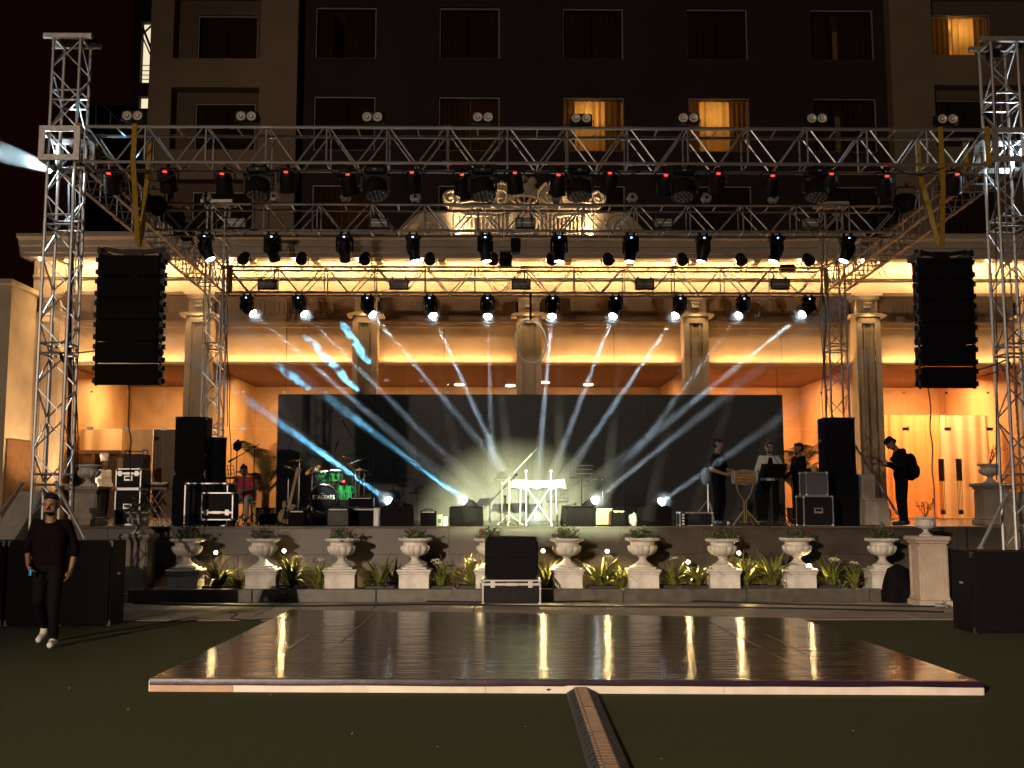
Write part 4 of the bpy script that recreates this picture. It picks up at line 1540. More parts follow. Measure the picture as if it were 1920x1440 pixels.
def smoke_beam(label, src, d, length, spot, r0=0.085, m_=None, start=0.02):
    """Smoke hanging where a lamp's beam passes, so that the beam shows."""
    b = MB()
    d = Vector(d).normalized()
    r1 = r0 + (length - start) * tan(spot / 2) * 1.05
    b.cyl(d * start, d * length, r0 + start * tan(spot / 2), r1, 20)
    o = b.build('smoke_beam', m_ or SMOKE_M, None, loc=src)
    return tag(o, label, 'smoke', kind='stuff')


G_BACK = 'beam lamps under the rear truss'
LENS_POS = []
BEAM = (0.66, 0.86, 1.0)
px_back = [466, 563, 692, 808, 916, 1034, 1152, 1272, 1391, 1513]
aims = [(872, 930), (905, 925), (985, 930), (965, 930), (925, 935), (1005, 930), (1020, 930), (1035, 930), (1130, 930), (1085, 925)]
pw_back = [1.0, 0.75, 0.8, 1.0, 0.45, 1.1, 1.0, 1.2, 0.45, 1.1]
for i, px in enumerate(px_back):
    top = Vector((at(px - (2 if i < 5 else -2), 560, YB_ - .1).x, YB_ - 0.12, ZB - 0.05))
    A = at(aims[i][0], aims[i][1], 21.2)
    src, d = moving_head('black beam moving head with blazing lens under the rear truss, ' + nth(i, 10), top, A, G_BACK)
    lamp('SPOT', 'beam_spot', src, 30000 * pw_back[i], BEAM, aim=src + d, size=0.035, spot=radians(2.0), blend=0.5)
    LENS_POS.append(src + d * 0.03)
    smoke_beam('smoke lit by the beam of the rear truss lamp, ' + nth(i, 10), src, d, (src.z - TZ - 0.02) / -d.z, radians(2.0), 0.038)
G_MID = 'moving heads under the middle truss'
px_mid = [392, 517, 652, 780, 915, 1043, 1177, 1313, 1450, 1583]
for i, px in enumerate(px_mid):
    top = Vector((at(px - (5 if i < 5 else -5), 440, YM_ - .1).x, YM_ - 0.12, ZM - 0.05))
    A = Vector((KEY.x + (i - 4.5) * 0.75, 18.55, TZ)) if i not in (1, 2) else Vector((-3.4 + .4 * (i - 1), 21.6, TZ + 0.9))
    src, d = moving_head('black spot moving head under the middle truss, ' + nth(i, 10), top, A, G_MID, 0.95, LENS_MID)
    lamp('SPOT', 'key_spot', src, 6500 if i in (1, 2) else 2200, (0.80, 0.95, 0.85) if i in (1, 2) else (0.85, 0.95, 0.80), aim=src + d, size=0.05, spot=radians(7.0 if i in (1, 2) else 2.0), blend=0.5)
    if i not in (1, 2):
        smoke_beam('smoke lit by the beam of the middle truss lamp, ' + nth(i, 10), src, d, (src.z - TZ - 0.02) / -d.z * 0.98, radians(2.0), 0.038, SMOKE_THIN)
# lamps standing on the stage floor behind the monitors
G_FLOOR = 'beam lamps on the stage floor'
px_fl = [742, 883, 1103, 1229]
FLOOR_SRC = []
fl_aim = [(440, 733), (600, 735), (1342, 757), (1420, 815)]
for i, px in enumerate(px_fl):
    p = at(px, 945, 20.6)
    A = at(fl_aim[i][0], fl_aim[i][1], 18.2)
    src, d = moving_head('beam moving head on the stage floor behind a monitor, ' + nth(i, 4), (p.x, 20.6, TZ + 0.12), A, G_FLOOR, 0.85, LENS_ON, floor=True)
    lamp('SPOT', 'floor_beam_spot', src, (46000, 20000, 8500, 5000)[i], (0.18, 0.66, 1.0) if i < 2 else BEAM, aim=src + d, size=0.04, spot=radians(2.4), blend=0.4)
    smoke_beam('smoke lit by the beam of the floor lamp, ' + nth(i, 4), src, d, (7.2, 6.2, 6.5, 5.5)[i], radians(2.4), 0.042)
    FLOOR_SRC.append(src)
    LENS_POS.append(src + d * 0.03)
# balls of scattering volume added to imitate bloom around the burning lenses
HALO = smoke_mat('lens_bloom_volume', 1.1, aniso=0.0)
nt = HALO.node_tree
tc_ = nt.nodes.new('ShaderNodeTexCoord')
mp_ = nt.nodes.new('ShaderNodeMapping')
mp_.inputs['Scale'].default_value = (1 / .24, 1 / .24, 1 / .24)
gr_ = nt.nodes.new('ShaderNodeTexGradient')
gr_.gradient_type = 'QUADRATIC_SPHERE'
mu_ = nt.nodes.new('ShaderNodeMath')
mu_.operation = 'MULTIPLY'
mu_.inputs[1].default_value = 2.2
nt.links.new(tc_.outputs['Object'], mp_.inputs[0])
nt.links.new(mp_.outputs[0], gr_.inputs[0])
nt.links.new(gr_.outputs[1], mu_.inputs[0])
nt.links.new(mu_.outputs[0], [n_ for n_ in nt.nodes if n_.type == 'PRINCIPLED_VOLUME'][0].inputs['Density'])
halo_me = MB().ell((0, 0, 0), (.24, .24, .24), 16, 10).mesh('lens_bloom', HALO, smooth=True)
for i, p_ in enumerate(LENS_POS):
    tag(obj('lens_bloom', halo_me, None, p_), 'faint added bloom before a burning lens, ' + (nth(i, 10) + ' of the rear truss' if i < 10 else nth(i - 10, 4) + ' of the stage floor'), 'smoke', kind='stuff')
# drifting smoke puffs that catch the floor lamps' blue beams
PUFF = smoke_mat('drifting_smoke', 1.5, noise=(7.0, 0.40, 0.60))
CYAN = (0.15, 0.66, 1.0)


def puff(label, src, A, t0, t1, rad):
    d = Vector(A) - src
    n = 9
    b = MB()
    p0 = src + d * t0
    pts, rs_ = [], []
    for k in range(n + 1):
        u = k / n
        pts.append(d * ((t1 - t0) * u) + Vector((0.02 * sin(k * 2.1), 0, 0.02 * cos(k * 1.7))))
        rs_.append(rad * max(.12, sin(pi * (.06 + .88 * u)) ** .5) * (1 + .15 * sin(k * 2.7)))
    b.tube(pts, rs_, 12)
    tag(b.build('smoke_puff', PUFF, None, smooth=True, loc=p0), label, 'smoke', kind='stuff')


puff('long streak of bright blue smoke over the drum kit', FLOOR_SRC[0], at(440, 733, 18.2), .34, 1.0, .125)
puff('ragged blue smoke patch above the drum kit', FLOOR_SRC[1], at(600, 735, 18.2), .66, .98, .10)
for lab, (ax, ay), t0, pw3 in (('blue smoke streak before the left window bay', (568, 626), .68, 70000), ('short blue smoke streak near the second pilaster', (638, 602), .78, 70000), ('faint blue smoke wisp before the left window bay', (512, 680), .82, 40000)):
    A = at(ax, ay, 18.0)
    s0 = FLOOR_SRC[1] + (A - FLOOR_SRC[1]).normalized() * 0.03
    lamp('SPOT', 'prism_beam_spot', s0, pw3, CYAN, aim=A, size=0.03, spot=radians(2.2), blend=0.4)
    puff(lab, FLOOR_SRC[1], A, t0, 1.0, .085)

# bright lamps in the two front corners
for lab, px, py, ax, ay, pwr in (('blazing white moving head tucked in the left front truss corner', 112, 322, -260, 200, 2200), ('blazing white moving head tucked in the right front truss corner', 1897, 296, 2300, 160, 2200)):
    c = at(px, py, YF_ + .45)
    A = at(ax, ay, YF_ - 2.5)
    src, d = moving_head(lab, c + Vector((0, 0, 0.28)), A, None, 0.9, LENS_ON)
    lamp('SPOT', 'corner_beam_spot', src, pwr, (0.6, 0.86, 1.0), aim=src + d, size=0.07, spot=radians(9), blend=0.4)
    smoke_beam('blue smoke lit by the lamp in the %s front truss corner' % ('left' if px < 900 else 'right'), src, d, 4.5, radians(9))
    lamp('POINT', 'corner_spill', src + d * 0.12, 150, (0.75, 0.90, 1.0), size=0.06)


def par(label, top, aim, group, disp=None, s=1.0, up=False, face=None, name='par_lamp'):
    top = Vector(top)
    t = thing(name, label, 'stage light', top, 0, group)
    sg = 1 if up else -1
    piv = Vector((0, 0, sg * 0.20 * s))
    d = (Vector(aim) - (top + piv)).normalized()
    R = rot_to(d)
    MB().lathe([(0.05 * s, 0.15 * s), (0.10 * s, 0.13 * s), (0.115 * s, 0.06 * s), (0.115 * s, -0.10 * s), (0.125 * s, -0.11 * s), (0.125 * s, -0.13 * s), (0.105 * s, -0.13 * s)], 14, piv, R).build('can', BLACK, t, smooth=True)
    MB().lathe([(0.105 * s, -0.118 * s), (0.0, -0.122 * s)], 14, piv, R, close=False).build('face', face or mat('dark_led_face', (0.05, 0.05, 0.055), 0.25), t)
    b = MB()
    b.tube([(-0.14 * s, 0, sg * 0.2 * s), (-0.14 * s, 0, sg * 0.05 * s), (-0.10 * s, 0, sg * 0.01), (0.10 * s, 0, sg * 0.01), (0.14 * s, 0, sg * 0.05 * s), (0.14 * s, 0, sg * 0.2 * s)], 0.013, 5)
    b.box((0, 0, -sg * 0.02), (0.04, 0.05, 0.07))
    b.build('bracket', BLACK, t)
    if disp:
        v = R @ Vector((0, 0, 0.145 * s)) + piv
        MB().box((0.0, -0.15 * s, piv.z + 0.10 * s), (0.05 * s, 0.03, 0.018 * s)).build('display', disp, t)
    return t


px_par = [212, 320, 422, 543, 655, 775, 867, 965, 1046, 1140, 1245, 1340, 1443, 1548, 1655, 1780]
for i, px in enumerate(px_par):
    X = at(px, 330, YF_ + .1).x
    par('black LED par hanging under the front truss with a red display, ' + nth(i, 16), (X, YF_ + 0.08 - 0.1 * (i % 2), ZF - 0.03), (X + rr.uniform(-.8, .8), YF_ + 3.0, 1.5), 'red display pars under the front truss', DISP_RED, 1.08)


def wash_head(label, X):
    t = thing('wash_light', label, 'stage light', (X, YF_ - 0.05, ZF - 0.03), 0, 'wash lights under the front truss')
    MB().bbox((0, 0, -0.06), (0.32, 0.26, 0.12), 0.03).box((-.08, 0, 0.02), (.04, .05, .08)).box((.08, 0, .02), (.04, .05, .08)).build('base', BLACK, t)
    MB().box((0, -0.131, -0.055), (0.05, 0.005, 0.03)).build('display', mat('grey_display', (0.2, 0.2, 0.2), 0.2), t)
    y = MB()
    for sx in (-1, 1):
        y.box((sx * 0.20, 0, -0.22), (0.04, 0.13, 0.26))
    y.box((0, 0, -0.13), (0.44, 0.13, 0.03))
    y.build('yoke', BLACK, t)
    piv = Vector((0, 0, -0.30))
    R = rot_to((rr.uniform(-.15, .15), -0.25, -1))
    h_ = MB().lathe([(0.06, 0.13), (0.14, 0.11), (0.175, 0.04), (0.185, -0.10), (0.19, -0.14), (0.175, -0.145)], 20, piv, R).build('head', BLACK, t, smooth=True)
    b = MB()
    for ring, n in ((0.0, 1), (0.07, 6), (0.13, 12)):
        for k in range(n):
            a = 2 * pi * k / n
            v = R @ Vector((ring * cos(a), ring * sin(a), -0.146)) + piv
            b.ell(v, (0.024, 0.024, 0.012), 8, 4, rot=R)
    b.build('led_lens', mat('clear_lens', (0.35, 0.34, 0.33), 0.1, 0.6), h_, smooth=True)
    return t


for i, px in enumerate((487, 705, 905, 1085, 1280, 1530)):
    wash_head('large round wash moving head under the front truss, ' + nth(i, 6), at(px, 330, YF_).x)

# twin lamp blinders on top of the front truss
REFL = mat('pale_blinder_reflector', (0.58, 0.54, 0.46), 0.35, 0.1)
REFC = mat('blinder_bulb_glass', (0.9, 0.85, 0.7), 0.15)
for i, px in enumerate((256, 467, 701, 906, 1088, 1287, 1525, 1767)):
    X = at(px, 216, YF_).x
    z = ZF + FH + 0.03
    tilt = -0.16 if i == 4 else (0.0 if i not in (2,) else 0.05)
    t = thing('blinder', 'twin lamp blinder on top of the front truss, ' + nth(i, 8), 'stage light', (X, YF_ - 0.1, z), 0, 'twin lamp blinders on the front truss')
    Rt = Matrix.Rotation(tilt, 3, 'X')
    c = Vector((0, 0, 0.155 if i != 4 else 0.13))
    MB().bbox(c, (0.34, 0.14, 0.17), 0.02, rot=Rt).build('housing', BLACK, t)
    MB().tube([(-0.19, 0, c.z), (-0.19, 0, 0.03), (0.19, 0, 0.03), (0.19, 0, c.z)], 0.012, 5).box((0, 0, 0.01), (0.05, 0.06, 0.05)).build('bracket', BLACK, t)
    for sx in (-1, 1):
        v = Rt @ Vector((sx * 0.078, -0.072, -0.005)) + c
        R = rot_to(Rt @ Vector((0, -1, 0)))
        l_ = MB().lathe([(0.066, -0.002), (0.07, -0.012), (0.064, -0.014), (0.045, 0.0), (0.0, 0.006)], 18, v, R, close=False).build('lamp_reflector', REFL, t, smooth=True)
        MB().ell(v + R @ Vector((0, 0, -0.005)), (0.022, 0.022, 0.018), 10, 6, rot=R).build('bulb', REFC, l_, smooth=True)

# grey strobe panels on the middle and rear trusses
PANEL = mat('grey_strobe_glass', (0.20, 0.21, 0.19), 0.25, 0, 0.15, 20)
TUBEM = mat('strobe_tube', (0.75, 0.75, 0.6), 0.2)
for row, (Yt, Zt_, lst, py) in enumerate(((YM_, ZM, (443, 710, 985, 1243, 1520), 418), (YB_, ZB, (501, 748, 977, 1209, 1463), 533))):
    for i, px in enumerate(lst):
        P_ = at(px, py, Yt - TW / 2 - 0.09)
        t = thing('strobe', 'grey rectangular strobe panel on the %s truss, %s' % (('middle', 'rear')[row], nth(i, 5)), 'strobe light', P_, 0, 'strobe panels on the %s truss' % ('middle', 'rear')[row])
        k = 1.0 if row == 0 else 1.2
        MB().box((0, 0.03, 0), (0.36 * k, 0.09, 0.19 * k)).build('housing', BLACK, t)
        MB().box((0, -0.018, 0), (0.32 * k, 0.01, 0.15 * k)).build('diffuser', PANEL, t)
        MB().cyl((-0.14 * k, -0.025, 0), (0.14 * k, -0.025, 0), 0.009, n=6).build('strobe_tube', TUBEM, t)
        MB().box((-.12 * k, 0.05, 0.12 * k), (.03, .03, .1)).box((.12 * k, 0.05, 0.12 * k), (.03, .03, .1)).build('bracket', BLACK, t)
# pars standing on the rear truss and hex-faced pars on the middle truss
for i, px in enumerate((458, 566, 685, 806, 925, 1034, 1140, 1279, 1389, 1515)):
    X = at(px, 488, YB_).x
    par('dark par can standing on the rear truss, ' + nth(i, 10), (X, YB_, ZB + BH + 0.04), (X + rr.uniform(-.3, .3), YB_ - 3, ZB - 1.2), 'par cans on the rear truss', None, 1.05, up=True, face=mat('pale_led_face', (0.22, 0.2, 0.18), 0.3))
for i, px in enumerate((390, 516, 650, 780, 917, 1042, 1184, 1322, 1447)):
    X = at(px, 372, YM_).x
    t = thing('hex_lamp', 'small grey hexagonal lamp standing on the middle truss, ' + nth(i, 9), 'stage light', (X, YM_ - 0.1, ZM + MH + 0.03), 0, 'hexagonal lamps on the middle truss')
    R = Matrix.Rotation(radians(80), 3, 'X')
    MB().lathe([(0.10, -0.05), (0.10, 0.05), (0.05, 0.06)], 6, (0, 0, 0.13), R).build('body', mat('grey_lamp_body', (0.22, 0.21, 0.20), 0.4), t)
    MB().lathe([(0.03, 0.058), (0.03, 0.068)], 10, (0, 0, 0.13), R).build('knob', BLACK, t)
    MB().box((0, 0.03, 0.02), (0.03, 0.04, 0.09)).build('bracket', BLACK, t)
# pars on the side trusses
for lab, lst in (('left', ((287, 366), (322, 390), (341, 417))), ('right', ((1700, 362), (1668, 390), (1640, 412)))):
    for i, (px, py) in enumerate(lst):
        Xs = RX0 + 0.24 if lab == 'left' else RX1 - 0.24
        t_ = ray(px, py)
        k = Xs / t_.x
        P_ = Vector((0, 0, CAM_H)) + t_ * k
        par('par can on the %s side truss, %s of three from the front' % (lab, ORD[i]), P_ + Vector((0, 0, 0.12)), P_ + Vector((2.6 if lab == 'left' else -2.6, -2.5, -1.1)), 'par cans on the %s side truss' % lab, None, 1.5, face=mat('pale_led_face', (0.22, 0.2, 0.18), 0.3))
# two small loudspeakers hung near the middle, and the effect machine on the rear truss
for lab, px, py, Y, w, h in (('small black box speaker hung under the middle truss near the centre', 967, 463, YM_, 0.17, 0.26), ('small black box standing on the rear truss near the centre', 949, 487, YB_, 0.27, 0.33), ('flat black box on the rear truss towards its right end', 1476, 503, YB_, 0.32, 0.13)):
    P_ = at(px, py, Y)
    t = thing('hung_box', lab, 'speaker', P_)
    MB().bbox((0, 0, 0), (w, 0.22, h), 0.015).build('cabinet', BLACK, t)
    MB().box((0, -0.113, 0), (w * .85, 0.008, h * .85)).build('grille', GRILLE, t)
    MB().tube([(-w * .5, 0, 0), (-w * .5, 0, h * .62), (w * .5, 0, h * .62), (w * .5, 0, 0)], 0.012, 5).build('bracket', BLACK, t)

# aerial hoop hanging from the rear truss
P_ = at(995, 641, YB_ - 0.35)
hoop = thing('aerial_hoop', 'thin white aerial hoop hanging on a black strap above the screen', 'hoop', P_)
rx, rz = 29.5 * 23.65 / 2000, 40.5 * 23.65 / 2000
MB().tube([(rz * 0.74 * cos(a), rz * 0.55 * cos(a), rz * sin(a)) for a in [2 * pi * k / 48 for k in range(48)]], 0.022, 8, closed=True).build('ring', mat('white_tape_ring', (0.62, 0.60, 0.50), 0.4), hoop, smooth=True)
MB().box((0, 0.0, rz + 0.31), (0.05, 0.02, 0.64)).build('strap', MATTE, hoop)
MB().tube([(0, 0, rz + .62), (0, .25, ZB - P_.z + 0.02)], 0.02, 6).build('shackle', STEEL, hoop)

# ================================================================== video screen behind the band
YSC = 24.75
sa, sb = at(522, 739, YSC), at(1467, 739, YSC)
scr = thing('led_screen', 'wide dark video wall standing at the back of the stage', 'video screen', (sa.x, YSC, TZ))
SW, SH = sb.x - sa.x, sa.z - TZ
SCRM = mat('matte_led_face', (0.030, 0.028, 0.026), 0.55, 0, 0.15, 3, 0.15, 400)
nc, nr = 22, 6
cw, ch = SW / nc, (SH - 0.02) / nr
tile = MB().box((cw / 2, 0.04, ch / 2), (cw - 0.002, 0.08, ch - 0.002)).mesh('led_panel', SCRM)
for i in range(nc):
    for j in range(nr):
        obj('led_panel', tile, scr, (i * cw, rr.uniform(0, 0.0015), 0.02 + j * ch))
MB().box((SW / 2, 0.095, SH / 2), (SW - .01, 0.012, SH - .005)).build('leak_block_panel', BLACK, scr)  # added behind the tiles to block light leaking through their gaps
fb = MB()
for i in range(0, nc + 1, 2):
    fb.box((i * cw, 0.14, SH / 2), (0.05, 0.06, SH - 0.1))
fb.box((SW / 2, 0.20, SH * .9), (SW, .05, .05)).box((SW / 2, 0.20, SH * .4), (SW, .05, .05))
fb.build('support_frame', BLACK, scr)

# ================================================================== stage equipment
LAM = mat('black_case_laminate', (0.009, 0.008, 0.009), 0.55, 0, 0.3, 10, 0.2, 200, spec=0.15)
TRIM = mat('case_aluminium_trim', (0.55, 0.53, 0.50), 0.35, 0.75)
PAPER = mat('white_label', (0.75, 0.72, 0.66), 0.6)


def spx(px, Y):
    return at(px, 900, Y).x


def flight_case(label, x, y, z, w, d, h, rotz=0.0, lid=0.0, plate=True, wheels=False, group=None, name='flight_case', front=None):
    t = thing(name, label, 'flight case', (x, y, z), rotz, group)
    z0 = 0.12 if wheels else 0.0
    MB().box((0, 0, z0 + h / 2), (w - 0.014, d - 0.014, h - 0.014)).build('case_body', front or LAM, t)
    e = 0.022
    b = MB()
    for sx in (-1, 1):
        for sy in (-1, 1):
            b.box((sx * (w / 2 - e / 2), sy * (d / 2 - e / 2), z0 + h / 2), (e, e, h - 2 * e))
        for zz in (e / 2, h - e / 2):
            b.box((sx * (w / 2 - e / 2), 0, z0 + zz), (e, d - 2 * e, e))
    for sy in (-1, 1):
        for zz in (e / 2, h - e / 2):
            b.box((0, sy * (d / 2 - e / 2), z0 + zz), (w - 2 * e, e, e))
        if lid:
            b.box((0, sy * (d / 2 + 0.001), z0 + h - lid), (w - 0.05, 0.014, 0.035))
    b.build('edge_trim', TRIM, t)
    c = MB()
    for sx in (-1, 1):
        for sy in (-1, 1):
            for zz in (0.02, h - 0.02):
                c.ell((sx * (w / 2 - 0.018), sy * (d / 2 - 0.018), z0 + zz), (0.032, 0.032, 0.032), 8, 6)
    c.build('corner', TRIM, t, smooth=True)
    if lid:
        for sx in (-1, 1):
            MB().box((sx * w * 0.32, -d / 2 - 0.008, z0 + h - lid), (0.07, 0.014, 0.10)).build('latch', TRIM, t)
        MB().box((0, -d / 2 - 0.01, z0 + h - lid), (0.16, 0.016, 0.045)).build('latch', TRIM, t)
    if plate:
        p = MB().box((0, -d / 2 - 0.002, z0 + h * 0.52), (0.16, 0.012, 0.10))
        p.build('handle_plate', TRIM, t)
        MB().box((0, -d / 2 - 0.010, z0 + h * 0.53), (0.11, 0.012, 0.045)).build('handle_recess', LAM, t)
    if wheels:
        for sx in (-1, 1):
            for sy in (-1, 1):
                MB().cyl((sx * w * .38 - .02, sy * d * .36, 0.055), (sx * w * .38 + .02, sy * d * .36, 0.055), 0.055, n=12).box((sx * w * .38, sy * d * .36, 0.1), (0.06, 0.08, 0.04)).build('caster', BLACK, t)
    return t


def speaker(label, x, y, z, w, d, h, rotz=0.0, name='loudspeaker', split=0, back=0.86, group=None):
    t = thing(name, label, 'speaker', (x, y, z), rotz, group)
    hw, hb = w / 2, w / 2 * back
    vs_ = []
    for zz in (0, h):
        vs_ += [(-hw, -d / 2, zz), (hw, -d / 2, zz), (hb, d / 2, zz), (-hb, d / 2, zz)]
    MB().add(vs_, [(3, 2, 1, 0), (4, 5, 6, 7), (0, 1, 5, 4), (1, 2, 6, 5), (2, 3, 7, 6), (3, 0, 4, 7)]).build('cabinet', CABM, t)
    n = max(1, split)
    for k in range(n):
        zz = h * (k + 0.5) / n
        MB().bbox((0, -d / 2 - 0.008, zz), (w * 0.94, 0.022, h / n - 0.03), 0.008).build('grille', GRILLE, t)
    for sx in (-1, 1):
        MB().box((sx * (hw * 0.93 + 0.004), 0.0, h * 0.6), (0.02, 0.14, 0.08)).build('side_handle', BLACK, t)
        MB().box((sx * (hw * 0.93 + 0.018), 0.0, h * 0.6), (0.014, 0.11, 0.025)).build('handle_bar', TRIM, t)
        for zz in (0.035, h - 0.035):
            MB().box((sx * (hw - 0.02), -d / 2 - 0.002, zz), (0.05, 0.014, 0.07)).build('corner_guard', mat('dark_steel', (0.05, 0.05, 0.05), 0.5, 0.5), t)
    return t


def monitor(label, x, y, w=0.60, rotz=0.0):
    t = thing('stage_monitor', label, 'speaker', (x, y, TZ), rotz, 'wedge monitors along the stage front')
    prof = [(-0.22, 0), (0.22, 0), (0.24, 0.20), (0.06, 0.36), (-0.20, 0.10)]
    # back of the wedge faces the audience
    prof = [(-0.19, 0.0), (0.24, 0.0), (0.26, 0.08), (-0.06, 0.36), (-0.21, 0.34)]
    MB().prism(prof, 'x', -w / 2, w / 2).build('cabinet', CABM, t)
    MB().prism([(0.235, 0.095), (0.262, 0.10), (-0.045, 0.372), (-0.06, 0.355)], 'x', -w / 2 * .93, w / 2 * .93).build('grille', GRILLE, t)
    for sx in (-1, 1):
        MB().box((sx * (w / 2 + 0.004), 0.0, 0.19), (0.012, 0.12, 0.05)).build('side_handle', BLACK, t)
    return t


def tripod(b, h=0.0, r=0.28, n=3, a0=0.4, zc=0.22, rad=0.009):
    for k in range(n):
        a = a0 + 2 * pi * k / n
        b.cyl((0, 0, zc), (r * cos(a), r * sin(a), 0.012), rad, n=6)
        b.ell((r * cos(a), r * sin(a), 0.014), (0.02, 0.02, 0.014), 6, 4)


def mic_stand(label, x, y, z, h, boom=None, m_=None, mic=True, name='microphone_stand', rad=0.010):
    m_ = m_ or BLACK
    t = thing(name, label, 'microphone stand', (x, y, z))
    b = MB()
    tripod(b)
    b.build('tripod_base', m_, t)
    MB().cyl((0, 0, 0.05), (0, 0, h), rad, n=8).cyl((0, 0, h * .55), (0, 0, h * .55 + .07), rad * 1.8, n=8).build('pole', m_, t, smooth=True)
    e = Vector((0, 0, h))
    if boom:
        bv = Vector(boom)
        MB().cyl(Vector((0, 0, h)) - bv * 0.28, Vector((0, 0, h)) + bv, rad * 0.8, n=8).ell((0, 0, h), (.025, .025, .025), 8, 6).build('boom_arm', m_, t, smooth=True)
        e = Vector((0, 0, h)) + bv
    if mic:
        u = (Vector(boom).normalized() if boom else Vector((0, -0.5, 0.8)).normalized())
        MB().cyl(e - u * .03, e + u * 0.12, 0.014, 0.02, n=10).ell(e + u * 0.14, (0.026, 0.026, 0.026), 10, 8).build('microphone', mat('dark_metal', (0.05, 0.05, 0.05), 0.4, 0.6), t, smooth=True)
    return t


def music_stand(label, x, y, z, h, w=0.42, hh=0.26, tilt=0.6, wire=True, rotz=0.0, m_=None):
    m_ = m_ or BLACK
    t = thing('music_stand', label, 'music stand', (x, y, z), rotz)
    b = MB()
    tripod(b, a0=1.2)
    b.build('tripod_base', m_, t)
    MB().cyl((0, 0, 0.05), (0, 0, h), 0.010, n=8).build('pole', m_, t, smooth=True)
    R = Matrix.Rotation(tilt, 3, 'X')
    d = MB()
    c0 = Vector((0, 0, h))

    def q(a, c):
        return c0 + R @ Vector((a, 0, c))
    if wire:
        n = 6
        for k in range(n + 1):
            a = -w / 2 + w * k / n
            d.cyl(q(a, 0), q(a, hh), 0.005, n=5)
        for k in range(4):
            d.cyl(q(-w / 2, hh * k / 3), q(w / 2, hh * k / 3), 0.005, n=5)
    else:
        d.box(q(0, hh / 2), (w, 0.008, hh), rot=R)
    d.box(q(0, -0.005) + Vector((0, -0.02, 0)), (w, 0.05, 0.012), rot=R)
    d.build('desk', m_, t)
    return t


# ---- left side stack
x = spx(360, 20.7)
speaker('tall black loudspeaker on top of the left stage stack', x, 20.8, TZ + 0.98, 0.60, 0.55, 1.10)
speaker('black bass cabinet under the tall loudspeaker at stage left', x, 20.8, TZ, 0.62, 0.6, 0.975, name='bass_cabinet')
speaker('black cabinet turned sideways beside the tall left loudspeaker', spx(401, 20.5), 20.55, TZ + 0.82, 0.36, 0.5, 0.85, radians(20))
flight_case('large black flight case with pale edges under the left speaker stack', spx(390, 20.0), 20.2, TZ, 0.80, 0.6, 0.80)
flight_case('smaller black case on wheels in front of the large left flight case', spx(412, 19.55), 19.62, TZ, 0.58, 0.42, 0.50, plate=False, wheels=True, lid=0.36)
# left racks
xr = spx(247, 21.3)
flight_case('lower black rack case of the stack beside the cook', xr, 21.4, TZ, 0.50, 0.6, 0.70)
flight_case('upper black rack case of the stack beside the cook', xr, 21.4, TZ + 0.705, 0.50, 0.6, 0.40, lid=0.1)
amp = thing('amplifier', 'black amplifier with raised handles on top of the rack stack', 'amplifier', (xr + 0.06, 21.4, TZ + 1.11))
MB().bbox((0, 0, 0.14), (0.40, 0.42, 0.28), 0.01).build('amplifier_body', BLACK, amp)
for sx in (-1, 1):
    MB().tube([(sx * .17, -.19, .28), (sx * .17, -.19, .36), (sx * .17, .1, .36), (sx * .17, .1, .28)], 0.012, 6).build('handle', BLACK, amp)
MB().tube([(-.17, -.19, .33), (.17, -.19, .33)], 0.010, 6).build('handle', BLACK, amp)
tb = thing('folding_table', 'folding table with pale legs and a mixing desk left of the stage', 'table', (spx(288, 21.6), 21.7, TZ))
MB().box((0, 0, 0.72), (0.62, 0.5, 0.035)).build('tabletop', mat('brown_wood', (0.16, 0.075, 0.03)), tb)
for sx in (-1, 1):
    MB().cyl((sx * .26, -.2, 0), (-sx * .2, -.2, .7), .014, n=6).build('leg', ALU, tb)
    MB().cyl((sx * .26, .2, 0), (-sx * .2, .2, .7), .014, n=6).build('leg', ALU, tb)
mx_ = thing('mixing_desk', 'small dark mixing desk lying on the folding table', 'mixing desk', (spx(285, 21.6), 21.65, TZ + 0.74))
MB().prism([(-.2, 0), (.2, 0), (.2, .11), (-.2, .05)], 'x', -.27, .27).build('desk_body', BLACK, mx_)
for k in range(8):
    MB().box((-.21 + k * .06, -.05, .082), (.02, .03, .02)).build('fader', PAPER, mx_)

# ---- antenna, stands, chair at stage left
t = thing('antenna_paddle', 'black paddle antenna on a thin stand beside the left speaker stack', 'antenna', (spx(443, 21.4), 21.4, TZ))
b = MB(); tripod(b); b.build('tripod_base', BLACK, t)
MB().cyl((0, 0, .05), (0, 0, 1.5), .010, n=8).build('pole', BLACK, t)
MB().prism([(-.08, 1.5), (.0, 1.44), (.09, 1.52), (.10, 1.60), (.02, 1.70), (-.07, 1.62)], 'y', -.012, .012).build('paddle', BLACK, t)
mic_stand('boom microphone stand reaching over the seated man in pink', spx(480, 21.7), 21.5, TZ, 1.55, (-0.36, -0.05, -0.22))
mic_stand('short microphone stand in front of the seated man in pink', spx(462, 21.2), 21.0, TZ, 1.05, None)
music_stand('black wire music stand beside the left speaker stack', spx(424, 21.1), 21.1, TZ, 0.92, 0.34, 0.28)
PLCH = mat('pale_chair_plastic', (0.55, 0.48, 0.38), 0.5)
ch = thing('plastic_chair', 'pale plastic chair under the seated man in pink', 'chair', (spx(459, 21.8), 21.85, TZ))
MB().bbox((0, 0, .43), (.46, .44, .05), .015).build('seat', PLCH, ch)
MB().bbox((0, .21, .70), (.44, .04, .46), .015).build('backrest', PLCH, ch)
for sx in (-1, 1):
    for sy in (-1, 1):
        MB().cyl((sx * .22, sy * .2, 0), (sx * .19, sy * .17, .42), .02, .022, n=8).build('leg', PLCH, ch)

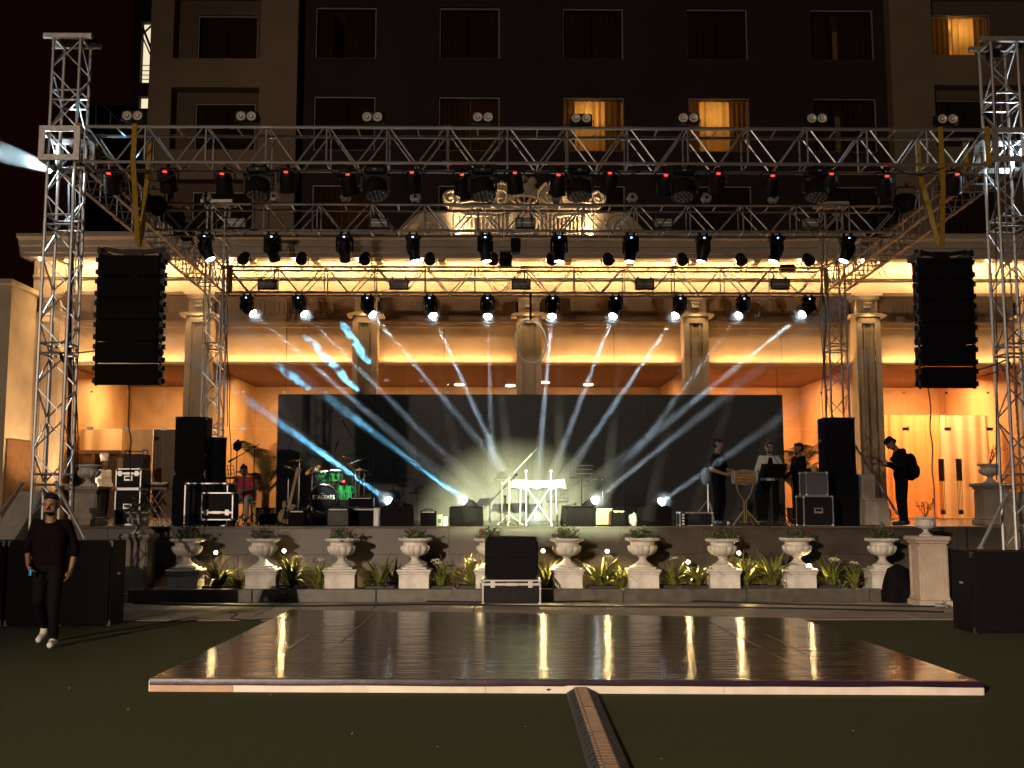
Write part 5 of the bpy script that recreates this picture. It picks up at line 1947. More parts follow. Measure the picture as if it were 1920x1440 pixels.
# ---- drums
rz_ = TZ + 0.22
xd = spx(612, 21.9)
rs = thing('drum_riser', 'low black riser under the drum kit', 'platform', (xd, 22.0, TZ))
MB().box((0, 0, .205), (2.3, 1.9, .03)).build('deck', MATTE, rs)
for sx in (-1, 0, 1):
    MB().box((sx * 1.1, -0.9, .095), (.05, .05, .19)).box((sx * 1.1, 0.9, .095), (.05, .05, .19)).build('leg', BLACK, rs)
MB().box((0, -0.955, .11), (2.3, .01, .21)).build('skirt', MATTE, rs)
GREEN = mat('green_sparkle_shell', (0.015, 0.16, 0.035), 0.18, 0.2, 0.35, 60, coat=0.6)
HEADM = mat('white_drum_skin', (0.6, 0.58, 0.52), 0.5)


def drum_shell(t, name, c, r, h, R=None, skin=HEADM, shell=None):
    R = R or Matrix.Identity(3)
    o = MB().lathe([(r, -h / 2), (r, h / 2)], 24, c, R).build(name, shell or GREEN, t, smooth=True)
    for s in (-1, 1):
        MB().lathe([(r * .97, s * h / 2), (r * 1.04, s * h / 2), (r * 1.05, s * (h / 2 - .025)), (r * 1.01, s * (h / 2 - .03))], 24, c, R, close=False).build('hoop', CHROME, o, smooth=True)
        MB().lathe([(r * .98, s * (h / 2 + .004)), (0, s * (h / 2 + .005))], 24, c, R, close=False).build('skin', skin, o)
    lg = MB()
    for k in range(8):
        a = 2 * pi * k / 8
        v = Vector((r * 1.04 * cos(a), r * 1.04 * sin(a), 0))
        lg.cyl(R @ (v + Vector((0, 0, -h / 2 + .01))) + Vector(c), R @ (v + Vector((0, 0, h / 2 - .01))) + Vector(c), .006, n=5)
        lg.box(R @ v + Vector(c), (.03, .03, .05), rot=R)
    lg.build('tension_rods', CHROME, o)
    return o


kd = thing('bass_drum', 'green bass drum with lettered black front and two green toms above', 'drum', (spx(607, 21.5), 21.55, rz_))
Rb = Matrix.Rotation(radians(90), 3, 'X')
BSK = mat('black_drum_skin', (0.006, 0.005, 0.006), 0.75, spec=0.08)
drum_shell(kd, 'shell', (0, 0.2, 0.30), 0.285, 0.42, Rb, BSK)
MB().tube([(.275 * cos(a), -0.02, .30 + .275 * sin(a)) for a in [2 * pi * k / 36 for k in range(36)]], .016, 6, closed=True).build('front_hoop', mat('black_hoop', (0.02, 0.02, 0.02), 0.3), kd, smooth=True)
for sx in (-1, 1):
    MB().cyl((sx * .27, .1, .2), (sx * .38, .0, .01), .012, n=6).build('spur', CHROME, kd)
Rt = Matrix.Rotation(radians(12), 3, 'X')
drum_shell(kd, 'tom', (-.07, .18, .74), .125, .22, Rt)
drum_shell(kd, 'tom', (.22, .18, .76), .135, .22, Rt)
MB().cyl((.08, .18, .5), (.08, .18, .82), .012, n=6).cyl((-.07, .18, .72), (.22, .18, .74), .01, n=6).build('tom_post', CHROME, kd)
cu = bpy.data.curves.new('lettering', 'FONT')
cu.body = 'STAGEARS'
cu.size = 0.115
cu.align_x = 'CENTER'
cu.extrude = 0.001
cu.offset = 0.0022
fo = bpy.data.objects.new('lettering_curve', cu)
COL.objects.link(fo)
bpy.context.view_layer.update()
me = bpy.data.meshes.new_from_object(fo.evaluated_get(bpy.context.evaluated_depsgraph_get()))
COL.objects.unlink(fo)
bpy.data.objects.remove(fo)
me.materials.clear()
me.materials.append(mat('cream_lettering', (0.62, 0.58, 0.48), 0.6))
lo = obj('lettering', me, kd, (0, -0.024, .285), (pi / 2, 0, 0))
lo.scale = (0.82, 1, 1)
MB().tube([(.03 * cos(a) - .03, -0.024, .385 + .02 * sin(a)) for a in [pi * k / 8 for k in range(9)]], .004, 5).build('lettering_swoosh', MATS['cream_lettering'], kd)
kd2 = thing('floor_tom', 'green floor tom standing right of the bass drum', 'drum', (spx(650, 21.7), 21.75, rz_))
drum_shell(kd2, 'shell', (0, 0, .42), .19, .36)
for k in range(3):
    a = 2 * pi * k / 3
    MB().cyl((.2 * cos(a), .2 * sin(a), 0), (.2 * cos(a), .2 * sin(a), .45), .008, n=6).build('leg', CHROME, kd2)
kd3 = thing('snare_drum', 'shallow brown snare drum on a chrome stand above the bass drum', 'drum', (spx(629, 21.9), 22.1, rz_))
drum_shell(kd3, 'shell', (0, 0, .62), .17, .13, None, HEADM, mat('brown_drum_shell', (0.20, 0.09, 0.05), 0.3))
b = MB(); tripod(b, r=.24); b.cyl((0, 0, .05), (0, 0, .55), .012, n=6); b.build('stand', CHROME, kd3)
BRASS = mat('brass_cymbal', (0.55, 0.36, 0.12), 0.25, 0.95, 0.15, 30)


def cymbal(label, px, py, Y, r, tilt=(0, 0), arm=None):
    p = at(px, py, Y)
    fx = p.x + (arm or 0)
    t = thing('cymbal', label, 'cymbal', (fx, Y, rz_), 0, 'cymbals of the drum kit')
    c = Vector((p.x - fx, 0, p.z - rz_))
    R = Matrix.Rotation(tilt[0], 3, 'X') @ Matrix.Rotation(tilt[1], 3, 'Y')
    MB().lathe([(0.0, .03), (.03, .028), (.05, .012), (r * .6, .004), (r, -.012), (r, -.015), (0, .008)], 24, c, R, close=False).build('disc', BRASS, t, smooth=True)
    b = MB(); tripod(b, r=.26, a0=px); b.cyl((0, 0, .05), (0, 0, max(.4, c.z * .75)), .014, n=6).cyl((0, 0, max(.4, c.z * .75)), c, .009, n=6)
    b.cyl(c, c + R @ Vector((0, 0, .06)), .008, n=6)
    b.build('stand', CHROME, t)


cymbal('upper cymbal at the left end of the drum kit', 562, 864, 21.7, .23)
cymbal('steeply tilted lower cymbal at the left end of the drum kit', 551, 877, 21.5, .20, (0.1, 0.28), -.1)
cymbal('cymbal tilted toward the toms at the left of the kit', 586, 880, 22.0, .17, (0.5, -0.4))
cymbal('highest cymbal on a boom behind the green toms', 645, 857, 22.2, .20, (0.05, -.02), .25)
cymbal('middle cymbal below the highest one, right of the toms', 657, 871, 21.9, .13, (0.05, 0), .05)
cymbal('lowest right cymbal of the drum kit on a bright chrome stand', 674, 881, 21.6, .18, (-.03, .04))
th = thing('hi_hat_stand', 'pair of bright chrome hardware stands right of the drum kit', 'drum hardware', (spx(682, 21.5), 21.6, rz_))
b = MB(); tripod(b, r=.25, a0=.2); b.cyl((0, 0, .05), (0, 0, .8), .014, n=6); b.build('stand', CHROME, th)
MB().cyl((-.1, 0, .05), (-.1, 0, .68), .012, n=6).cyl((-.1, 0, .68), (.12, 0, .78), .009, n=6).build('arm', CHROME, th)
rb_ = thing('foam_ball', 'small bright red foam ball beside the snare drum', 'microphone foam', (spx(644, 21.5), 21.52, rz_))
MB().cyl((0, 0, 0), (0, 0, .58), .006, n=6).build('stem', CHROME, rb_)
MB().ell((0, 0, .62), (.042, .042, .045), 12, 8).build('foam', mat('red_foam', (0.55, 0.01, 0.01), 0.8), rb_, smooth=True)
mic_stand('overhead microphone stand with splayed tripod right of the drum kit', spx(699, 21.3), 21.3, TZ, 1.38, (-0.30, 0, -0.12))
mic_stand('tall overhead microphone boom behind the drum kit near its right side', spx(668, 22.6), 22.7, TZ, 1.6, (-0.25, 0, .45))
mic_stand('tall overhead microphone boom behind the drum kit at its left side', spx(536, 22.5), 22.6, TZ, 1.5, (0.14, 0, .45))
mic_stand('low microphone stand before the left cymbals', spx(582, 20.9), 20.9, TZ, .75, (.15, .1, .1))
mic_stand('chrome microphone stand beside the bass guitar', spx(557, 21.0), 21.0, TZ, .95, None, CHROME)
# bass guitar on a stand
gt = thing('bass_guitar', 'bass guitar with pale neck leaning on a stand left of the drums', 'guitar', (spx(536, 20.4), 20.4, TZ))
R = Matrix.Rotation(radians(-14), 3, 'X') @ Matrix.Rotation(radians(9), 3, 'Y')
body = [(-.14, .08), (-.17, .16), (-.15, .26), (-.11, .31), (-.14, .40), (-.13, .47), (-.09, .46), (-.05, .39), (.04, .38), (.08, .43), (.12, .42), (.10, .33), (.12, .25), (.17, .17), (.14, .08), (.06, .04), (-.06, .04)]
n = len(body)
vs_ = [R @ Vector((u, -.02, w)) for u, w in body] + [R @ Vector((u, .02, w)) for u, w in body]
MB().add(vs_, [tuple(range(n)), tuple(range(2 * n - 1, n - 1, -1))] + [(i, n + i, n + (i + 1) % n, (i + 1) % n) for i in range(n)]).build('body', mat('tobacco_guitar_body', (0.30, 0.20, 0.11), 0.25, 0, 0.3, 5, coat=.4), gt)
MB().box(R @ Vector((0, -.026, .2)), (.11, .01, .16), rot=R).build('pickguard', BLACK, gt)
MB().box(R @ Vector((0, -.028, .68)), (.05, .022, .66), rot=R).build('neck', mat('maple_neck', (0.36, 0.22, 0.11), 0.4), gt)
MB().box(R @ Vector((.015, -.03, 1.06)), (.085, .02, .17), rot=R).build('headstock', MATS['maple_neck'], gt)
b = MB()
for k in range(4):
    b.ell(R @ Vector((.07, -.03, 1.0 + k * .04)), (.014, .01, .01), 6, 4)
b.build('tuner', CHROME, gt)
gs = thing('guitar_stand', 'small black stand holding the bass guitar', 'guitar stand', (spx(536, 20.4), 20.45, TZ))
b = MB(); tripod(b, r=.24, zc=.35); b.cyl((0, .03, .2), (0, .1, .6), .012, n=6); b.build('frame', BLACK, gs)
MB().cyl((-.12, .0, .06), (-.12, -.1, .05), .012, n=6).cyl((.12, .0, .06), (.12, -.1, .05), .012, n=6).build('cradle', BLACK, gs)
# amps before the drums
def amp_box(label, px, Y, w, h, d, z=0.0, front=None, side=False, name='guitar_amplifier'):
    t = thing(name, label, 'amplifier', (spx(px, Y), Y, TZ + z))
    MB().bbox((0, 0, h / 2), (w, d, h), .012).build('cabinet', CABM, t)
    MB().box((0, -d / 2 - .004, h * .45), (w * .88, .012, h * .75)).build('grille', front or GRILLE, t)
    MB().box((0, -d / 2 - .004, h * .91), (w * .8, .01, h * .08)).build('control_strip', mat('steel_strip', (0.18, 0.18, 0.17), 0.4, .5), t)
    MB().tube([(-.08, 0, h), (-.07, 0, h + .03), (.07, 0, h + .03), (.08, 0, h)], .01, 5).build('handle', BLACK, t)
    return t


amp_box('grey fronted guitar amplifier on the floor before the drums', 637, 19.75, .42, .34, .28, 0, mat('grey_grille_cloth', (0.06, 0.06, 0.052), 0.8, 0, .2, 60))
amp_box('wide black amplifier cabinet right of the grey amplifier', 686, 20.2, .52, .34, .35)
amp_box('black amplifier head on the wide cabinet right of the drums', 679, 20.2, .46, .17, .3, .36, name='bass_amplifier')
t = thing('side_panel_case', 'white sided rack case at the end of the amplifier row', 'rack case', (spx(708, 20.0), 20.0, TZ))
MB().box((0, 0, .17), (.09, .34, .34)).build('case_body', mat('white_side_panel', (0.5, 0.5, 0.5), .5), t)
MB().box((0, -.172, .17), (.07, .01, .3)).build('face_strip', PAPER, t)
amp_box('black floor box beside the bass guitar', 560, 19.9, .30, .30, .3, name='floor_box')
amp_box('small black speaker box between the first two monitors', 804, 19.75, .28, .29, .26, name='floor_box')
t = thing('paper_carton', 'pile of pale cartons catching the light beside the second monitor', 'carton', (spx(831, 19.9), 19.95, TZ))
MB().bbox((-.06, 0, .11), (.11, .2, .22), .006).build('carton_body', PAPER, t)
MB().bbox((.06, .02, .09), (.11, .2, .18), .006).build('carton_body', PAPER, t)
MB().box((-.06, -.102, .1), (.06, .004, .07)).build('printed_patch', mat('green_print', (.1, .3, .2), .6), t)
for i, (px, rzv) in enumerate(((745, .05), (875, -.03), (1083, .03), (1226, -.06))):
    monitor('black wedge monitor at the stage edge, ' + nth(i, 4), spx(px, 19.65), 19.68, .60, rzv)

# ---- keyboard under a cloth
kx_ = spx(1009, 20.9)
WCLOTH = mat('white_dust_cloth', (0.78, 0.78, 0.70), 0.8, 0, .06, 8, .15, 60)
kb = thing('keyboard', 'keyboard under a white cloth glaring in the spotlight mid stage', 'keyboard', (kx_, 20.9, TZ))
zk = at(1009, 908, 20.9).z - TZ
b = MB()
nx, ny = 30, 6
W_, D_ = 1.08, .42
vv = []
for j in range(ny + 1):
    for i in range(nx + 1):
        u, v = i / nx, j / ny
        x_ = (u - .5) * W_
        y_ = (v - .5) * D_
        z_ = zk + .07 + .012 * sin(u * 9) * sin(v * 5) + .015 * (u > .9) * (v < .4)
        if j in (0, ny) or i in (0, nx):
            z_ = zk - .075 + .02 * sin(u * 23 + v * 11)
        vv.append((x_, y_, z_))
Wn = nx + 1
b.add(vv, [(j * Wn + i, j * Wn + i + 1, (j + 1) * Wn + i + 1, (j + 1) * Wn + i) for j in range(ny) for i in range(nx)])
b.build('dust_cloth', WCLOTH, kb, smooth=True)
MB().bbox((0, 0, zk), (.98, .30, .08), .01).build('keyboard_body', BLACK, kb)
ks = thing('keyboard_stand', 'white crossed stand carrying the covered keyboard', 'stand', (kx_, 20.9, TZ))
WMET = mat('white_stand_metal', (0.50, 0.50, 0.46), .45, .2)
for sx in (-1, 1):
    xk = sx * .24
    MB().cyl((xk, -.19, 0.02), (xk, -.19, zk + .24), .016, n=10).ell((xk, -.19, zk + .25), (.032, .032, .03), 10, 8).build('upright', WMET, ks, smooth=True)
    MB().cyl((xk, -.35, .02), (xk, .25, .02), .02, n=8).build('foot', WMET, ks, smooth=True)
    MB().cyl((sx * .23, -.175, .06), (-sx * .22, -.175 + .0, zk - .07), .012, n=8).build('crossbar', WMET, ks, smooth=True)
    MB().cyl((sx * .36, -.1, .02), (sx * .34, -.1, zk - .04), .012, n=8).build('leg', WMET, ks, smooth=True)
MB().ell((0, -.17, zk * .5), (.035, .02, .035), 10, 6).build('pivot', WMET, ks, smooth=True)
music_stand('slotted music stand tilted toward the covered keyboard', spx(941, 20.7), 20.7, TZ, .88, .34, .24, .9, False, radians(35), mat('grey_stand', (0.16, 0.16, 0.15), .5, .3))
mic_stand('pale boom microphone stand rising to the right beside the keyboard', spx(955, 20.75), 20.75, TZ, .92, (.46, 0, .48), WMET, rad=.013)
music_stand('black wire music stand right of the keyboard', spx(1091, 20.8), 20.9, TZ, .92, .44, .24, .2)
mic_stand('microphone stand with a clamped tray right of the wire music stand', spx(1130, 20.6), 20.6, TZ, .90, (-.12, -.03, -.02), CHROME)
amp_box('beige sided amplifier half hidden by the third monitor', 1131, 20.4, .36, .34, .34, 0, mat('beige_cloth', (0.4, 0.33, 0.22), .8))
amp_box('small black floor speaker right of the beige amplifier', 1158, 19.9, .24, .30, .26, name='floor_box')
bag = MB()
bag.ell((0, 0, .12), (.09, .08, .12), 14, 10)
for i_, v in enumerate(bag.v):
    k = 1 + .25 * mnoise.noise(Vector(v) * 14)
    bag.v[i_] = (v[0] * k, v[1] * k, v[2] * k)
tag(bag.build('plastic_bag', mat('white_plastic_film', (0.6, 0.62, 0.66), .3), None, loc=(spx(1187, 19.8), 19.8, TZ)), 'crumpled white plastic bag beside the fourth monitor', 'bag')
flight_case('flat black pedal case on the stage floor right of the monitors', spx(1302, 19.9), 19.95, TZ, .62, .35, .26, plate=False)
t = thing('power_strip', 'upright black socket strip with white sockets beside the pedal case', 'power strip', (spx(1279, 19.65), 19.65, TZ))
MB().box((0, 0, .13), (.07, .08, .26)).build('strip_body', BLACK, t)
for k in range(4):
    MB().box((0, -.042, .05 + k * .055), (.04, .006, .035)).build('socket', PAPER, t)
# right group
t = thing('lamp_tripod', 'chrome tripod stand beside the man in the black shirt', 'tripod', (spx(1327, 20.9), 20.9, TZ))
b = MB(); tripod(b, r=.38, zc=.5, rad=.012, a0=2.8); b.build('tripod_base', ALU, t)
MB().cyl((0, 0, .1), (0, 0, 1.05), .018, n=8).build('pole', ALU, t, smooth=True)
jk = MB()
jk.ell((0, 0, 0), (.09, .07, .17), 14, 12)
for i_, v in enumerate(jk.v):
    k = 1 + .3 * mnoise.noise(Vector(v) * 9)
    jk.v[i_] = (v[0] * k, v[1] * k, v[2])
tag(jk.build('hung_jacket', mat('pale_blue_cloth', (0.30, 0.42, 0.52), .8, 0, .2, 10, .3, 40), None, smooth=True, loc=(spx(1322, 20.9), 20.88, TZ + .95)), 'pale blue jacket hung on the tripod stand', 'jacket')
dh = thing('barrel_drum', 'brown laced barrel drum on a stand between two musicians', 'drum', (spx(1396, 20.4), 20.4, TZ))
zd_ = at(1396, 895, 20.4).z - TZ
R = Matrix.Rotation(radians(90), 3, 'Y')
MB().lathe([(.11, -.21), (.135, -.1), (.145, 0), (.135, .1), (.11, .21)], 22, (0, 0, zd_), R).build('shell', mat('carved_drum_wood', (0.30, 0.16, 0.055), .4, 0, .5, 25, .4, 40), dh, smooth=True)
b = MB()
for k in range(14):
    a0, a1 = 2 * pi * k / 14, 2 * pi * (k + .5) / 14
    b.tube([(-.21, .115 * cos(a0), zd_ + .115 * sin(a0)), (0, .15 * cos((a0 + a1) / 2), zd_ + .15 * sin((a0 + a1) / 2)), (.21, .115 * cos(a1), zd_ + .115 * sin(a1))], .005, 4)
b.build('lacing', mat('cotton_rope', (0.5, 0.38, 0.2), .8), dh)
for s in (-1, 1):
    MB().lathe([(.118, -.012), (.118, .012), (0, .014)], 20, (s * .215, 0, zd_), R, close=False).build('drum_skin', HEADM, dh)
b = MB()
for s in (-1, 1):
    b.tube([(s * .17, 0, zd_ - .10), (s * .12, 0, zd_ - .30), (s * .02, 0, zd_ - .45), (s * .02, 0, .05)], .012, 6)
    b.cyl((s * .02, 0, .3), (s * .25, -.1, .01), .012, n=6).cyl((s * .02, 0, .3), (s * .2, .2, .01), .012, n=6)
b.build('stand', mat('brass_stand', (0.4, 0.3, 0.12), .4, .6), dh)
music_stand('solid black music stand before the man in the white shirt', spx(1447, 20.1), 20.1, TZ, .92, .48, .32, .75, False)
mic_stand('black microphone stand reaching up to the man in the white shirt', spx(1468, 20.4), 20.35, TZ, 1.05, (-.20, .12, .36))
flight_case('lower flight case with bright edges right of the musicians', spx(1527, 19.9), 19.95, TZ, .56, .5, .56)
flight_case('upper grey sided rack case on the lower flight case at stage right', spx(1526, 19.95), 19.98, TZ + .56, .42, .44, .44, front=mat('grey_case_side', (0.10, 0.10, 0.095), .5), plate=False)
t = thing('tub', 'small yellow plastic tub on the rack case at stage right', 'tub', (spx(1527, 19.9), 19.9, TZ + 1.01))
MB().lathe([(.05, 0), (.065, .10), (.06, .10), (.046, .01)], 16).build('tub_body', mat('yellow_tub', (.55, .36, .06), .5), t, smooth=True)
MB().lathe([(.067, .095), (.067, .108), (0, .11)], 16, close=False).build('lid', mat('yellow_tub', (.55, .36, .06)), t)
t = thing('laptop', 'open dark laptop on a stand behind the musicians at stage right', 'laptop', (spx(1522, 21.9), 21.9, TZ))
MB().box((0, 0, .45), (.5, .4, .9)).build('desk_case', LAM, t)
MB().box((0, 0, .915), (.34, .24, .02)).build('keyboard_deck', BLACK, t)
MB().box((0, .12, 1.03), (.34, .015, .22), rot=Matrix.Rotation(radians(-8), 3, 'X')).build('lid', BLACK, t)
xs_ = spx(1570, 20.8)
speaker('tall black loudspeaker on top of the right stage stack', xs_, 20.85, TZ + 0.98, 0.60, 0.55, 1.10)
speaker('black bass cabinet under the tall loudspeaker at stage right', xs_, 20.85, TZ, 0.66, 0.6, 0.975, name='bass_cabinet')
COVER = mat('cream_chair_cover', (0.42, 0.34, 0.26), .85, 0, .1, 6, .3, 30)
cc = thing('covered_chair', 'banquet chair in a cream cloth cover beside the right speaker stack', 'chair', (spx(1632, 20.6), 20.6, TZ), radians(8))
MB().bbox((0, .24, .68), (.46, .07, .62), .03).build('backrest_cover', COVER, cc)
b = MB()
n = 40
ring0, ring1 = [], []
for k in range(n):
    a = 2 * pi * k / n
    cx_, sy_ = cos(a), sin(a)
    m = max(abs(cx_), abs(sy_))
    ring1.append((cx_ / m * .23, sy_ / m * .23, .46))
    wv = 1 + .06 * sin(7 * a)
    ring0.append((cx_ / m * .25 * wv, sy_ / m * .25 * wv, .02))
b.add(ring0 + ring1, [(k, (k + 1) % n, n + (k + 1) % n, n + k) for k in range(n)] + [tuple(range(n, 2 * n))])
b.build('skirt_cover', COVER, cc)
MB().bbox((0, 0, .485), (.47, .47, .06), .025).build('seat_cover', COVER, cc)

# ---- front of stage: speakers on the path and lawn
fx_ = at(959, 1110, 17.45).x
flight_case('black flight case with bright rims standing on the path mid front', fx_, 17.62, .012, .94, .5, .40, lid=.07, plate=False)
fs = speaker('pair of black array cabinets stacked on the flight case mid front', fx_, 17.62, .414, .86, .46, .68, split=2, name='front_fill_speaker')
for k, (x0, lab) in enumerate(((6.42, 'black bass speaker on the lawn before the right tower, inner one'), (7.26, 'black bass speaker on the lawn at the right picture edge'))):
    speaker(lab, x0, 14.05, 0.0, .82, .62, 1.02, name='bass_speaker', back=.97)
for k, (x0, lab) in enumerate(((-7.15, 'black bass speaker on the lawn at the left picture edge'), (-6.33, 'black bass speaker on the lawn right behind the walking man'), (-5.62, 'black bass speaker on the lawn beside the left stone pedestal'))):
    speaker(lab, x0 + .02, 14.95, 0.0, .70 if k else .84, .55, 1.13, name='bass_speaker', back=.97)
# hump under a black cloth beside the right pedestal
cl = MB()
vv = []
n, m = 28, 10
for j in range(m + 1):
    t_ = j / m
    for k in range(n):
        a = 2 * pi * k / n
        r_ = (.27 - .13 * t_ ** 2.2) * (1 + .06 * sin(5 * a + 2 * t_)) if j < m else .02
        vv.append((r_ * cos(a), r_ * .8 * sin(a), .60 * (1 - (1 - t_) ** 1.0) if j < m else .62))
cl.add(vv, [(j * n + k, j * n + (k + 1) % n, (j + 1) * n + (k + 1) % n, (j + 1) * n + k) for j in range(m) for k in range(n)])
p = on_plane(1692, 1130, .01)
tag(cl.build('cloth_covered_box', mat('black_drape', (.006, .005, .006), .9, 0, .3, 6, .3, 30, spec=.05), None, smooth=True, loc=(p.x, p.y + .15, .012)), 'low hump under a black cloth beside the right stone pedestal', 'covered box')
# cables along the path
for i, (lab, pts) in enumerate((('black cable lying along the path close to the kerb', [(215, 1122), (420, 1127), (700, 1126), (950, 1129), (1250, 1126), (1500, 1133), (1760, 1137)]),
                                ('second black cable lying along the middle of the path', [(250, 1131), (520, 1136), (820, 1133), (1090, 1137), (1330, 1138), (1560, 1142), (1770, 1147)]),
                                ('thin cable looping on the lawn left of the dance floor', [(430, 1149), (445, 1152), (433, 1160), (470, 1163), (525, 1160)]))):
    cable(lab, [on_plane(a, b_, .025 if i < 2 else .012) for a, b_ in pts], .014, 'floor_cable')
p = on_plane(1765, 1142, .02)
tg = MB()
tg.tube([(.10 * cos(k * .9) * (1 - k * .02), .07 * sin(k * .9), .02 + .006 * k) for k in range(16)], .012, 5)
tag(tg.build('cable_coil', mat('grey_cable', (.25, .24, .22), .5), None, smooth=True, loc=p), 'small tangle of grey cable at the foot of the right speaker', 'cable')

# ================================================================== urns, pedestals, plants
URN_PX = [350, 493, 640, 778, 921, 1063, 1205, 1355, 1495, 1655]
YU = 18.34
PED_TOP = 0.555


def lobes(a, r, z):
    return 0.97 + 0.10 * abs(sin(6.0 * a)) ** 0.7


def rimwave(a, r, z):
    return 1 + 0.022 * cos(18 * a)


urn_bowl = MB().lathe([(0.10, .178), (0.165, .20), (0.215, .25), (0.238, .305), (0.228, .345), (0.205, .352)], 72, mod=lobes).mesh('bowl', MARBLE, smooth=True)
urn_foot = MB().lathe([(0.175, 0), (0.175, .028), (0.15, .036), (0.115, .06), (0.07, .10), (0.056, .135), (0.075, .155), (0.085, .165), (0.075, .175), (0.11, .182)], 32).mesh('foot', MARBLE, smooth=True)
urn_neck = MB().lathe([(0.206, .350), (0.196, .375), (0.205, .405), (0.25, .425)], 40, close=False).mesh('neck', MARBLE, smooth=True)
urn_rim = MB().lathe([(0.245, .42), (0.278, .435), (0.288, .455), (0.275, .475), (0.225, .475), (0.20, .43), (0.0, .42)], 72, mod=rimwave, close=False).mesh('rim', MARBLE, smooth=True)


def urn(label, x, y, z, s=1.0, group=None, m_=None):
    jx, jz = random.uniform(.97, 1.03), random.uniform(.985, 1.02)
    t = thing('stone_urn', label, 'urn', (x, y, z), random.uniform(0, 1), group)
    for n_, me in (('foot', urn_foot), ('bowl', urn_bowl), ('neck', urn_neck), ('rim', urn_rim)):
        o = obj(n_, me, t)
        o.scale = (s * jx, s * jx, s * jz)
    return t


ped_block = MB().box((0, 0, .155), (.50, .44, .25)).mesh('block', MARBLE)
ped_cap = MB().bbox((0, 0, .345), (.58, .50, .045), .012).bbox((0, 0, .30), (.545, .475, .04), .012).mesh('cap', MARBLE)
ped_base = MB().bbox((0, 0, .025), (.56, .48, .05), .01).mesh('base', MARBLE)
ped_step = MB().bbox((0, 0, .385), (.42, .40, .035), .008).mesh('step', MARBLE)


def leafy(seed, n=170, rx=.27, rz=.24, leaf=.055):
    r = random.Random(seed)
    b = MB()
    for k in range(n):
        a = r.uniform(0, 2 * pi)
        t = r.random() ** .5
        h = r.uniform(0, 1) ** .8
        c = Vector((rx * t * cos(a) * (1 - .3 * h), rx * t * sin(a) * .9 * (1 - .3 * h), rz * h * (1.1 - .5 * t) + .01))
        if r.random() < .16:
            c *= 1.25
        u = Vector((r.uniform(-1, 1), r.uniform(-1, 1), r.uniform(-.4, 1))).normalized()
        w = u.cross(Vector((r.uniform(-1, 1), r.uniform(-1, 1), r.uniform(-1, 1)))).normalized()
        l, wd = leaf * r.uniform(.6, 1.25), leaf * .36
        nn = u.cross(w) * (.18 * l)
        b.add([c - u * l * .5, c + w * wd + nn, c + u * l * .5, c - w * wd + nn], [(0, 1, 2), (0, 2, 3)])
    return b


LEAF1 = mat('flower_leaf', (0.055, 0.075, 0.020), .5, 0, .45, 9)
STEMM = mat('brown_stem', (0.07, 0.05, 0.025), .8)
PETAL = mat('crimson_petal', (0.26, 0.015, 0.03), .6)
leaf_vars = [leafy(s).mesh('foliage', LEAF1, fix=False) for s in range(5)]
fl_me = MB()
for k in range(5):
    a = 2 * pi * k / 5
    fl_me.ell((.016 * cos(a), .016 * sin(a), 0), (.015, .015, .008), 6, 4)
fl_me = fl_me.mesh('flower', PETAL, smooth=True)
rp2 = random.Random(5)
for i, px in enumerate(URN_PX):
    X = at(px, 1060, YU).x
    where = nth(i, 10)
    t = thing('urn_pedestal', 'low white pedestal block in the flower bed row, ' + where, 'pedestal', (X, YU, .165), rp2.uniform(-.05, .05), 'pedestals of the urn row')
    for n_, me in (('base', ped_base), ('block', ped_block), ('cap', ped_cap), ('step', ped_step)):
        obj(n_, me, t)
    urn('white fluted urn in the row below the stage, ' + where, X, YU, .165 + .4035, 1.0, 'white urns below the stage')
    pl = thing('flowering_plant', 'leafy plant with dark red flowers in the white urn, ' + where, 'plant', (X, YU, .165 + .4035 + .42), rp2.uniform(0, 6), 'flowering plants in the urns')
    obj('foliage', leaf_vars[i % 5], pl)
    b = MB()
    for k in range(12):
        a = rp2.uniform(0, 6.28)
        b.tube([(0, 0, 0), (.12 * cos(a), .12 * sin(a), .12), (.2 * cos(a), .2 * sin(a), .2)], .005, 4)
    b.build('stem', STEMM, pl)
    for k in range(4):
        a = rp2.uniform(0, 6.28)
        obj('flower', fl_me, pl, (.2 * cos(a), .2 * sin(a), rp2.uniform(.1, .22)), (rp2.uniform(-.6, .6), rp2.uniform(-.6, .6), 0))

# tall pedestals with urns
GST = mat('weathered_stone', (0.32, 0.26, 0.19), .8, 0, .2, 4, .2, 30)


def tall_pedestal(label, x, y, z0, z1, w, m_=None):
    t = thing('stone_pedestal', label, 'pedestal', (x, y, z0))
    m_ = m_ or GST
    h = z1 - z0
    MB().box((0, 0, h / 2), (w * .80, w * .80, h - .2)).build('shaft', m_, t)
    for sx, sy, dx, dy in ((0, -1, w * .5, .02), (-1, 0, .02, w * .5), (1, 0, .02, w * .5)):
        cx_, cy_ = sx * (w * .4 + .008), sy * (w * .4 + .008)
        for q in (-1, 1):
            if sy:
                MB().box((q * w * .33, cy_, h / 2), (w * .10, .02, h - .3)).build('corner_strip', m_, t)
            else:
                MB().box((cx_, q * w * .33, h / 2), (.02, w * .10, h - .3)).build('corner_strip', m_, t)
    MB().bbox((0, 0, h - .035), (w * 1.06, w * 1.06, .07), .015).bbox((0, 0, h - .09), (w * .92, w * .92, .05), .012).build('cap', m_, t)
    MB().bbox((0, 0, .05), (w * 1.0, w * 1.0, .10), .015).bbox((0, 0, .125), (w * .9, w * .9, .05), .012).build('base', m_, t)
    return t


